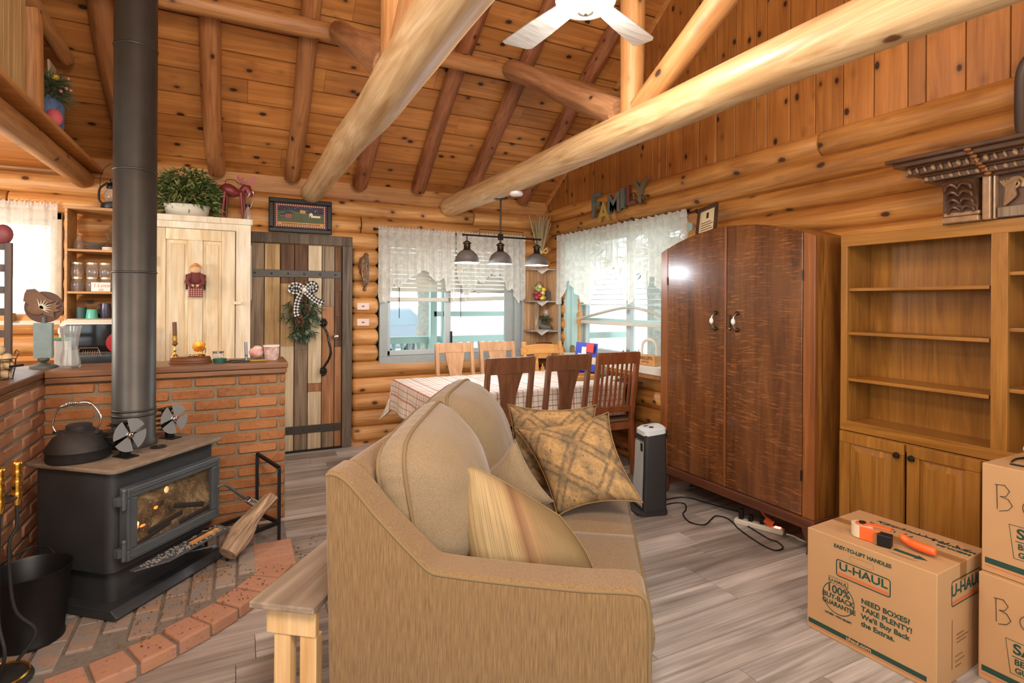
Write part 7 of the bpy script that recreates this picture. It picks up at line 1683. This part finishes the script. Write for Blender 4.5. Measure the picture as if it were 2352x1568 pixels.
for q in range(2):
    for k in range(4): s_ = -1 if q else 1; z_ = .05 + .034 * k; x_ = -.022 - .010 * k; b.tube(spline([(x_, -.094, z_), (x_ - .012, -.094 + s_ * .02, z_ + .022), (x_ - .008, -.094 + s_ * .045, z_ + .014), (x_, -.094 + s_ * .05, z_ - .006)], 4), .007, 6, radii=[.005 + .004 * sin(q_ * .26) for q_ in range(13)])
b.build('acanthus_bracket', M['carved'], cv, smooth=60)
b = MB(); b.bx(-.02, .04, -.205, -.172, 0, .2); b.bx(-.012, .03, -.22, -.208, 0, .2); b.bx(-.03, .02, -.165, -.015, .0, .028); b.bx(-.02, .02, -.165, -.02, .03, .05); b.build('pilaster', M['carvedhi'], cv, bev=.006)
b = MB(); b.bx(-.012, .03, -1.2, -.225, .005, .05); b.build('lower_panel', M['w_grey'], cv, bev=.004)
b = MB()
for k in range(8): z = .205 + k * .014; o = .03 + k * .0165; b.sphere((-o - .006, -.20 + .012 * k * .3, z), (.012, .016, .010), 8)
b.build('leaf_spine', M['wardframe'], cv, smooth=90)
# mirror at the right edge
mr = thing('wall_mirror', 'dark wooden mirror frame with rounded corners on the right wall at the picture edge', 'mirror', (3.25, 1.0, 2.40))
b = MB(); outer = [(.235 * (1 if abs(cos(a)) < 1e-9 else 1) * (abs(cos(a)) ** .45) * (1 if cos(a) >= 0 else -1), .235 * (abs(sin(a)) ** .45) * (1 if sin(a) >= 0 else -1)) for a in [2 * pi * (k + .5) / 48 for k in range(48)]]
b.tube([(0, p[0] * .92, p[1] * .92) for p in outer], .026, 8, closed=True, flat=1.0); b.build('frame', M['darkwood'], mr, smooth=60)
b = MB(); b.prism([(p[0] * .93, p[1] * .93) for p in outer], (.006, 0, 0), (0, 0, 0), (0, 1, 0), (0, 0, 1)); b.build('mirror_glass', plain('mirror_silver', rgb(200, 200, 198), .05, 1.0), mr)

# ================================================================== moving boxes
M['boxgreen'] = plain('box_green_print', rgb(30, 66, 54), .8); M['boxorange'] = plain('box_orange_print', rgb(206, 108, 62), .8); M['ink'] = plain('marker_ink', rgb(38, 34, 34), .6); M['seam'] = plain('box_seam', rgb(140, 102, 64), .85); M['tapefilm'] = glassm('packing_tape', (.93, .86, .76, 1), .3, .12)
M['cardboard2'] = plain('moving_box_card', rgb(190, 148, 102), .75, noise=.07, nscale=4)
def carton(lab, loc, rz, w, d, h):
    t = thing('moving_box', lab, 'cardboard box', loc, rz, 'printed moving boxes')
    b = MB(); b.bx(0, w, 0, d, .0, h, .003); b.build('carton', M['cardboard2'], t); return t
def pr(t, polys, mat, m, name='printed_mark'):
    """flat print: list of (x0,x1,y0,y1) in plane m"""
    b = MB()
    for x0, x1, y0, y1 in polys: b.quad(*[(m @ Vector((x, y, .0004))) for x, y in ((x0, y0), (x1, y0), (x1, y1), (x0, y1))])
    return b.build(name, mat, t)
def rring(w, h, r, th, n=5):
    def rr_(w, h, r): return [(sx * (w / 2 - r) + r * cos(radians(a + 90 * k / n)), sy * (h / 2 - r) + r * sin(radians(a + 90 * k / n))) for sx, sy, a in ((1, 1, 0), (-1, 1, 90), (-1, -1, 180), (1, -1, 270)) for k in range(n + 1)]
    return rr_(w, h, r), rr_(w - 2 * th, h - 2 * th, max(r - th, .001))
def ringprint(t, A, B_, mat, m, c=(0, 0), name='printed_border'):
    b = MB()
    for i in range(len(A)):
        j = (i + 1) % len(A); b.quad(*[m @ Vector((c[0] + p[0], c[1] + p[1], .0004)) for p in (A[i], A[j], B_[j], B_[i])])
    return b.build(name, mat, t)
def logo(t, m, c, w, h):
    A, B_ = rring(w, h, .012, .0045); ringprint(t, A, B_, M['boxgreen'], m, c)
    pr(t, [(c[0] - w / 2 + .008, c[0] + w / 2 - .008, c[1] - h / 2 + .008, c[1] - h / 2 + .019)], M['boxorange'], m)
    mm = m.copy(); text_mesh('U-HAUL', h * .62, M['boxgreen'], t, m @ Matrix.Translation((c[0], c[1] + .009, .0005)), bold=.0007, sx=1.15)
def stroke(t, pts, m, r=.0024, name='handwriting'):
    b = MB()
    for p in pts: b.tube([m @ Vector((x, y, .0005)) for x, y in p], r, 5, flat=.4)
    return b.build(name, M['ink'], t)
W1, D1, H1 = .50, .425, .445
bx1 = carton('large printed moving box on the floor with a tape gun on top', (2.312, 1.612, 0), atan2(-.998, .06), W1, D1, H1)
mf = frame4((0, 0, 0), (1, 0, 0), (0, 0, 1)); mf.translation = (0, -.0006, 0)
ms_ = frame4((0, 0, 0), (0, 1, 0), (0, 0, 1)); ms_.translation = (W1 + .0006, 0, 0)
mt_ = Matrix.Translation((0, 0, H1 + .0004))
def T(body, size, m, x, y, bold=.0008, sx=1.0, rot=0, shear=0, mat='boxgreen', al='CENTER', par=None): return text_mesh(body, size, M[mat], par or bx1, m @ Matrix.Translation((x, y, .0004)) @ Matrix.Rotation(rot, 4, 'Z'), bold=bold, sx=sx, shear=shear, align=al)
T('EASY-TO-LIFT HANDLES', .021, mf, .232, H1 - .036, .0006); logo(bx1, mf, (.236, H1 - .125), .215, .074)
A, B_ = rring(.096, .026, .0128, .0012); ringprint(bx1, A, B_, M['seam'], mf, (.232, H1 - .068), 'handle_cutout')
C_, sr = (.138, .185), .068
ringprint(bx1, [(sr * cos(radians(a)), sr * sin(radians(a))) for a in range(0, 360, 12)], [((sr - .0035) * cos(radians(a)), (sr - .0035) * sin(radians(a))) for a in range(0, 360, 12)], M['boxgreen'], mf, C_)
A, B_ = rring(.082, .028, .004, .002); ringprint(bx1, A, B_, M['boxgreen'], mf, (C_[0], C_[1] + .072)); pr(bx1, [(C_[0] - .038, C_[0] + .038, C_[1] + .060, C_[1] + .084)], M['cardboard2'], mf @ Matrix.Translation((0, 0, .0002))); T('U-HAUL', .019, mf @ Matrix.Translation((0, 0, .0004)), C_[0], C_[1] + .071, .0005, 1.1)
T('100%', .046, mf, C_[0], C_[1] + .033, .0007, .98); T('BUY-BACK', .030, mf, C_[0], C_[1] + .0, .0005, .9); T('GUARANTEE', .027, mf, C_[0] + .002, C_[1] - .029, .0005, .9); T('UNUSED - WITH RECEIPT', .011, mf, C_[0], C_[1] - .078, .0003, .9)
for k, s in enumerate(('NEED BOXES?', 'TAKE PLENTY!', "We'll Buy Back", 'the Extras.')): T(s, .0285, mf, .232, .222 - .0315 * k, .0006, 1.02, al='LEFT')
pr(bx1, [(.008, .468, .026, .046)], M['boxgreen'], mf); pr(bx1, [(.008, .468, .018, .021)], M['boxorange'], mf); T('uhaul.com', .022, mf @ Matrix.Translation((0, 0, .0003)), .222, .036, .0006, 1.1, mat='cardboard2')
logo(bx1, ms_, (.24, H1 - .105), .25, .10); pr(bx1, [(.12, .125, .05, .24), (.16, .22, .17, .176), (.16, .26, .155, .16), (.16, .24, .14, .145), (.15, .2, .05, .055), (.15, .23, .07, .074), (.15, .21, .09, .094)], M['seam'], ms_)
b = MB(); b.quad((-.004, D1 / 2 - .028, H1 + .001), (W1 + .004, D1 / 2 - .028, H1 + .001), (W1 + .004, D1 / 2 + .028, H1 + .001), (-.004, D1 / 2 + .028, H1 + .001)); b.quad((W1 + .002, D1 / 2 - .028, H1), (W1 + .002, D1 / 2 + .028, H1), (W1 + .002, D1 / 2 + .028, H1 - .07), (W1 + .002, D1 / 2 - .028, H1 - .07)); b.build('tape_strip', M['tapefilm'], bx1)
pr(bx1, [(0, W1, D1 / 2 - .001, D1 / 2 + .001)], M['seam'], mt_)
T('MEDIUM', .024, mt_, .435, .30, .0008, 1.3, pi); T('MEDIANO', .024, mt_, .432, .335, .0008, 1.2, pi)
b = MB(); b.prism([(-.06, -.012), (.02, -.012), (.02, -.022), (.06, .0), (.02, .022), (.02, .012), (-.06, .012)], (0, 0, .0004), (.37, .095, H1 + .0006), (1, 0, 0), (0, 1, 0)); b.build('printed_arrow', M['boxgreen'], bx1); pr(bx1, [(.31, .41, .055, .058), (.32, .40, .048, .051)], M['seam'], mt_)
for x in (.06, .12): ringprint(bx1, *rring(.05, .04, .004, .0008), M['seam'], mt_, (x, .10))
rr = random.Random(2); st_ = []
for i, ch in enumerate('KitchenFrags'):
    x = .13 + i * .030; y = .345 + rr.uniform(-.004, .004); st_.append([(x + rr.uniform(-.006, .016), y + rr.uniform(-.018, .018)) for _ in range(5)])
st_ += [[(.12, .35), (.25, .338), (.40, .345)], [(.14, .36), (.30, .345), (.36, .35)]]
for i in range(7): x = .11 + i * .028; st_.append([(x, .275), (x + .004, .315), (x + .018, .305), (x + .004, .295), (x + .02, .272)] if i in (0, 3) else [(x + rr.uniform(0, .014), .29 + rr.uniform(-.016, .016)) for _ in range(4)])
stroke(bx1, st_, mt_)
# tape gun
tg = thing('tape_dispenser', 'orange and black tape gun with clear roll lying on the moving box', 'tape dispenser', (2.455, 1.36, H1 + .0012), radians(-72))
b = MB(); b.lathe([(.026, .0), (.042, 0), (.042, .05), (.026, .05), (.026, 0)], (-.085, .01, 0.002), 30); b.build('tape_roll', plain('tape_roll', rgb(226, 208, 178), .25), tg, smooth=50)
b = MB(); b.lathe([(.012, .0), (.025, .0), (.025, .055), (.012, .055), (.012, 0)], (-.085, .01, 0.001), 20); b.build('hub', M['boxorange'], tg, smooth=50)
M['orange'] = plain('orange_plastic', rgb(236, 104, 48), .35)
b = MB(); b.bx(-.085, -.01, -.038, -.032, 0, .056); b.bx(-.05, .0, -.04, -.004, .0, .005); b.bx(-.10, .02, .0, .03, .052, .058); b.build('side_plate', M['orange'], tg, bev=.003)
b = MB(); b.bx(-.018, .032, -.06, -.018, .0, .05); b.build('black_roller', M['black'], tg, bev=.004); b = MB(); b.bx(-.028, -.016, -.055, -.02, .002, .046); b.build('tan_guard', M['seam'], tg)
b = MB(); b.tube(spline([(.05, .015, .045), (.075, .005, .03), (.11, -.01, .026), (.15, -.025, .026), (.175, -.033, .028)], 5), .015, 12, radii=[.006, .010, .014, .017, .016, .015, .015, .016, .017, .018, .018, .018, .018, .018, .018, .018, .017, .017, .016, .016, .012]); b.build('handle', M['orange'], tg, smooth=60)
b = MB(); b.lathe([(0, 0), (.014, 0), (.014, .012), (0, .012)], (-.085, .01, .05), 12); b.build('knob', M['black'], tg, smooth=50)
# stack at the right edge
def save_print(t, m, x, z, par):
    A = [(-.02, .0), (.20, .0), (.21, .125), (-.035, .125)]; c = lambda k: [(p[0] + (.002 if p[0] < 0 else -.002) * k, p[1] + (.002 if p[1] < .05 else -.002) * k) for p in A]
    ringprint(t, [(p[0] + x, p[1] + z) for p in A], [(p[0] + x, p[1] + z) for p in c(1)], M['boxgreen'], m)
    T('SAVE', .052, m, x - .012, z + .095, .0012, 1.05, al='LEFT', par=t); T('BEST PRICE', .030, m, x - .008, z + .048, .0006, .96, al='LEFT', par=t); T('GUARANTEED', .028, m, x - .006, z + .018, .0006, .96, al='LEFT', par=t); pr(t, [(x - .015, x + .19, z + .065, z + .068)], M['boxgreen'], m)
lo = carton('lower printed moving box of the stack at the right picture edge', (2.60, 1.095, 0), radians(-90), .50, .37, .412)
up_ = carton('upper printed moving box of the stack at the right picture edge', (2.622, 1.095, .4135), radians(-90), .50, .37, .42)
def B_letter(x, z, s): return [[(x, z), (x - .002 * s, z + .085 * s)], [(x - .008, z + .083 * s), (x + .02 * s, z + .088 * s), (x + .034 * s, z + .07 * s), (x + .024 * s, z + .05 * s), (x + .008, z + .046 * s), (x + .03 * s, z + .042 * s), (x + .042 * s, z + .022 * s), (x + .03 * s, z + .004 * s), (x + .006, z - .006 * s)]]
def o_letter(x, z, s): return [[(x + s * .022 * cos(a), z + .026 * s + s * .026 * sin(a)) for a in [.4 + k * .42 for k in range(15)]]]
stroke(up_, B_letter(.05, .255, 1.1) + o_letter(.15, .255, 1.1) + o_letter(.215, .255, 1.1), mf); save_print(up_, mf, .12, .085, up_); pr(up_, [(.012, .47, .034, .056)], M['boxgreen'], mf); pr(up_, [(.012, .47, .022, .026)], M['boxorange'], mf)
stroke(lo, B_letter(.058, .245, 1.05) + o_letter(.15, .255, 1.0) + o_letter(.21, .255, 1.0), mf); save_print(lo, mf, .12, .075, lo); logo(lo, mf, (.285, .225), .215, .074); pr(lo, [(.012, .47, .034, .056)], M['boxgreen'], mf); pr(lo, [(.012, .47, .022, .026)], M['boxorange'], mf)
b = MB(); b.tube(spline([(2.68, 1.03, .838), (2.70, .96, .838), (2.78, .93, .84), (2.86, .96, .838), (2.88, 1.02, .838), (2.80, 1.05, .838), (2.72, 1.04, .838)], 6), .0035, 6); tag(b.build('black_cable', M['black'], smooth=60), 'loop of thin black cable on the upper stacked box', 'cable')
b = MB(); b.tube(spline([(2.78, .98, .90), (2.80, .90, .935), (2.84, .82, .94)], 4), .034, 12, radii=[.03, .034, .036, .036, .036, .036, .034, .032, .028]); b.sphere((2.785, 1.0, .885), (.022, .03, .022), 10); b.tube([(2.83, .93, .96), (2.86, .93, 1.0)], .016, 10); b.bx(2.76, 2.86, .84, .95, .835, .905); o = b.build('white_utensil_bundle', M['offwhite'], smooth=50); tag(o, 'white bottle shaped bundle on the upper stacked box at the picture edge', 'bundle')
b = MB(); b.tube(spline([(2.60, .86, .825), (2.592, .865, .74), (2.585, .87, .66), (2.59, .875, .615)], 5), .05, 12, flat=.35, radii=[.03, .035, .04, .045, .05, .055, .058, .06, .06, .058, .055, .05, .045, .038, .03, .015]); o = b.build('white_cloth', M['white'], smooth=90); tag(o, 'white cloth hanging over the front of the upper stacked box', 'cloth')

# ================================================================== heater, power strip, cords
M['grille'] = plain('silver_grille', rgb(128, 124, 118), .4, .5); M['heatblack'] = plain('heater_black', rgb(42, 40, 40), .5, noise=.1, nscale=40)
ht = thing('tower_heater', 'black tower heater with a silver grille standing by the wardrobe', 'heater', (2.600, 3.005, 0), radians(-15))
def loftbox(b, secs, n=6):
    rings = []
    for z, hx, hy, r, ox, oy in secs: rings.append([b.bm.verts.new((p[0] + ox, p[1] + oy, z)) for p in rrect(-hx, hx, -hy, hy, r, n)])
    for a, c in zip(rings, rings[1:]):
        for k in range(len(a)): b.bm.faces.new((a[k], a[(k + 1) % len(a)], c[(k + 1) % len(a)], c[k]))
    b.bm.faces.new(rings[0][::-1]); b.bm.faces.new(rings[-1])
b = MB(); loftbox(b, [(0, .115, .115, .05, -.015, 0), (.02, .115, .115, .05, -.015, 0), (.03, .095, .10, .03, 0, 0)]); b.build('foot_plate', M['heatblack'], ht, smooth=40)
b = MB(); loftbox(b, [(.025, .088, .098, .02, 0, 0), (.3, .083, .088, .02, .008, 0), (.52, .082, .082, .025, .012, 0), (.545, .081, .081, .03, .012, 0)]); b.build('body', M['heatblack'], ht, smooth=40)
b = MB(); loftbox(b, [(.543, .083, .083, .035, .012, 0), (.575, .085, .083, .04, .012, 0), (.588, .07, .068, .04, .016, 0)]); 
for v in b.bm.verts: v.co.z += (v.co.x) * .12
b.build('control_head', plain('pale_grey_plastic', rgb(206, 212, 214), .35), ht, smooth=40)
b = MB(); b.lathe([(.018, 0), (.02, .006), (.012, .01), (0, .01)], (.0, -.03, .582), 16); b.bx(-.03, .0, .015, .03, .583, .588); b.build('control_knob', M['black'], ht, smooth=50)
b = MB(); pts = [(.05, -.0905, -.080, .080), (.3, -.078, -.07, .07), (.50, -.0735, -.064, .064)]
for (z0, x0, a0_, c0), (z1, x1, a1_, c1) in zip(pts, pts[1:]): b.quad((x0 - .001, a0_, z0), (x0 - .001, c0, z0), (x1 - .001, c1, z1), (x1 - .001, a1_, z1))
b.build('grille_panel', M['grille'], ht, thick=.004)
b = MB()
for k in range(16): y = -.066 + k * .0088; b.tube([(-.093, y * 1.15, .06), (-.081, y, .3), (-.0765, y * .92, .49)], .0018, 4)
b.build('grille_bars', M['alu'], ht)
b = MB(); b.bx(-.082, -.07, -.06, -.03, .43, .485); b.build('display', M['black'], ht)
ps = thing('power_strip', 'white power strip with a glowing red switch under the wardrobe', 'power strip', (3.03, 2.45, 0), atan2(-.235, .10))
b = MB(); b.bx(-.15, .15, -.028, .028, 0, .034); b.build('strip_body', M['offwhite'], ps, bev=.008)
b = MB(); b.bx(.095, .13, -.014, .014, .034, .038); b.build('red_switch', emis('red_glow', (1, .08, .06, 1), 5), ps)
for k, (x, m_) in enumerate(((-.11, 'black'), (-.05, 'black'), (.02, 'black'))): b = MB(); b.bx(x - .014, x + .014, -.014, .014, .034, .075 if k != 0 else .10); o = b.build('power_plug', M[m_], bev=.004); o.location = ps.location; o.rotation_euler = ps.rotation_euler; tag(o, ('tall black plug at the far end of the white power strip', 'short black plug, second on the white power strip', 'short black plug in the middle of the white power strip')[k], 'plug', 'black plugs in the power strip')
b = MB(); b.box((.062, -.006, .062), (.05, .018, .045), Matrix.Rotation(.5, 3, 'Y')); b.tube([(.05, 0, .075), (.01, .01, .115)], .007, 8); o = b.build('orange_plug', M['orange'], bev=.003); o.location = ps.location; o.rotation_euler = ps.rotation_euler; tag(o, 'orange plug in the white power strip', 'plug')
c1 = [(2.70, 3.02), (2.86, 3.02), (2.90, 2.97), (2.826, 2.885), (2.749, 2.832), (2.691, 2.712), (2.743, 2.637), (2.846, 2.678), (2.932, 2.711), (2.966, 2.654), (2.94, 2.576), (2.90, 2.503), (2.857, 2.377), (2.827, 2.241), (2.842, 2.177), (2.91, 2.184), (2.95, 2.252), (2.938, 2.297), (2.96, 2.40), (2.985, 2.50)]
b = MB(); b.tube([Vector((p.x, p.y, .006)) for p in spline([(x, y, 0) for x, y in c1], 6)], .0045, 7); tag(b.build('heater_cord', M['black'], smooth=60), 'black cord winding across the floor from the heater to the power strip', 'cord')
b = MB(); b.tube([Vector((p.x, p.y, .005)) for p in spline([(2.70, 3.06, 0), (2.85, 3.10, 0), (3.0, 3.08, 0), (3.06, 2.95, 0), (3.10, 2.80, 0), (3.14, 2.7, 0)], 6)], .004, 7); tag(b.build('loose_cord', M['black'], smooth=60), 'second black cord running back under the wardrobe', 'cord')
b = MB(); b.tube([Vector((p.x, p.y, .007)) for p in spline([(3.095, 2.30, 0), (3.11, 2.26, 0), (3.10, 2.2, 0), (3.12, 2.12, 0), (3.2, 2.07, 0)], 6)], .0055, 8); tag(b.build('strip_cord', M['offwhite'], smooth=60), 'white cord leaving the power strip towards the bookcase', 'cord')
# ================================================================== outside the windows
M['ground'] = plain('pale_dry_ground', rgb(214, 208, 196), .95, noise=.25, nscale=2)
b = MB(); b.bx(-40, 60, YA + .3, 70, -.45, -.40); b.bx(XB + .4, 60, -40, YA + .3, -.45, -.40); struct(b.build('ground', M['ground']))
M['porch'] = plain('pale_porch_paint', rgb(176, 200, 194), .6); M['porchdeck'] = plain('porch_deck', rgb(190, 182, 168), .7)
b = MB(); b.bx(-2.0, 6.5, YA + .15, 8.2, -.12, -.04); struct(b.build('porch_floor', M['porchdeck']))
b = MB(); b.bx(-2.0, 6.5, YA + .2, 8.5, 2.75, 2.82); struct(b.build('porch_ceiling', M['porch']))
pr_ = thing('porch_railing', 'pale green porch railing with turned balusters outside the back window', 'railing', (2.5, 8.05, -.04))
b = MB(); b.bx(-4, 4, -.05, .05, .87, .97); b.build('top_rail', M['porch'], pr_); b = MB(); b.bx(-4, 4, -.03, .03, .16, .22); b.build('bottom_rail', M['porch'], pr_)
first = None
for k in range(26):
    x = -1.4 + k * .125
    if first is None:
        b = MB(); b.lathe([(.016, .22), (.03, .34), (.018, .46), (.034, .62), (.02, .74), (.036, .87)], n=10); first = o = b.build('baluster', M['porch'], pr_, smooth=50)
    else: o = first.copy(); COL.objects.link(o); o.parent = pr_
    o.location = (x, 0, 0)
for x, lb in ((2.66, 'pale porch post seen left of the window mullion'), (2.845, 'pale porch post seen at the window mullion'), (4.15, 'pale porch post seen at the right end of the back window')):
    b = MB(); b.bx(-.05, .05, -.05, .05, 0, 2.79); o = b.build('porch_post', M['porch'], bev=.008); o.location = (x, 7.92, -.04); tag(o, lb, 'post', 'porch posts')
b = MB(); b.bx(2.66, 4.15, 7.87, 7.93, 1.235, 1.31); tag(b.build('porch_rail_bar', M['porch']), 'pale horizontal bar joining the porch posts outside the window', 'rail')
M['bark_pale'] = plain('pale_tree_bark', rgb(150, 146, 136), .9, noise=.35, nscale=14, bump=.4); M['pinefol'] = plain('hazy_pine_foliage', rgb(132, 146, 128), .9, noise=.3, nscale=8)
rr = random.Random(44)
trees = [(4.3, 13.5, .20, 'thick pale tree trunk beyond the porch, middle of the right window pane'), (2.3, 19, .22, 'pale tree trunk far behind the porch at the left window pane'), (5.6, 24, .24, 'pale trunk far behind the porch, right pane'), (8.6, 9.6, .30, 'broad grey trunk outside the right wall window, left half'), (9.6, 8.2, .26, 'grey trunk outside the right wall window, beside the mullion'), (10.5, 7.4, .20, 'slim grey trunk outside the right wall window, right of the mullion'), (14.5, 13.0, .3, 'distant trunk outside the right wall window at its left edge'), (15.5, 10.6, .28, 'distant trunk outside the right wall window at its centre')]
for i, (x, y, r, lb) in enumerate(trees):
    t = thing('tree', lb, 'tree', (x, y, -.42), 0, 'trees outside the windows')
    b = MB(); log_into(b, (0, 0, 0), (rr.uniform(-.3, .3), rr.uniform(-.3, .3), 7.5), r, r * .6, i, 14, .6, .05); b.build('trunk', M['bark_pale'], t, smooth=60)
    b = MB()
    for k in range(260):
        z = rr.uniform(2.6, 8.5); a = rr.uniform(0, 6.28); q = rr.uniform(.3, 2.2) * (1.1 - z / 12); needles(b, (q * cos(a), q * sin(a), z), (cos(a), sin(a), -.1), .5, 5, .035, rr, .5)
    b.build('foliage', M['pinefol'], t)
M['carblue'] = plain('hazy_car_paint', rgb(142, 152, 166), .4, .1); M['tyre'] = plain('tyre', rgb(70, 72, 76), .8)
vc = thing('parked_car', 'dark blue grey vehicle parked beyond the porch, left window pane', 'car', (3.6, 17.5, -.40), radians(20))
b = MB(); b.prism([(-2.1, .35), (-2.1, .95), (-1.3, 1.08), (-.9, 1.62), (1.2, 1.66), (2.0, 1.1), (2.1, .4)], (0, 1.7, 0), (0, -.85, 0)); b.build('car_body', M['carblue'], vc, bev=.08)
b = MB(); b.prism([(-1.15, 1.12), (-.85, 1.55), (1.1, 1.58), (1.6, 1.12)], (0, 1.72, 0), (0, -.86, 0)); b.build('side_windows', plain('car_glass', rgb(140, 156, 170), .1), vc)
for x in (-1.35, 1.35):
    for y in (-.8, .8): b = MB(); b.lathe([(.0, -.1), (.2, -.1), (.36, -.08), (.36, .08), (.2, .1), (0, .1)], (x, y, .36), 22, Matrix.Rotation(radians(90), 3, 'X')); b.build('wheel', M['tyre'], vc, smooth=50)
b = MB(); b.sphere((0, 0, .35), (.42, .4, .45), 16); b.sphere((.1, 0, .75), (.25, .25, .2), 12); o = b.build('covered_grill', plain('beige_cover', rgb(186, 176, 160), .9), smooth=90); o.location = (2.62, 7.2, -.04); tag(o, 'beige covered heap on the porch outside the window mullion', 'cover')
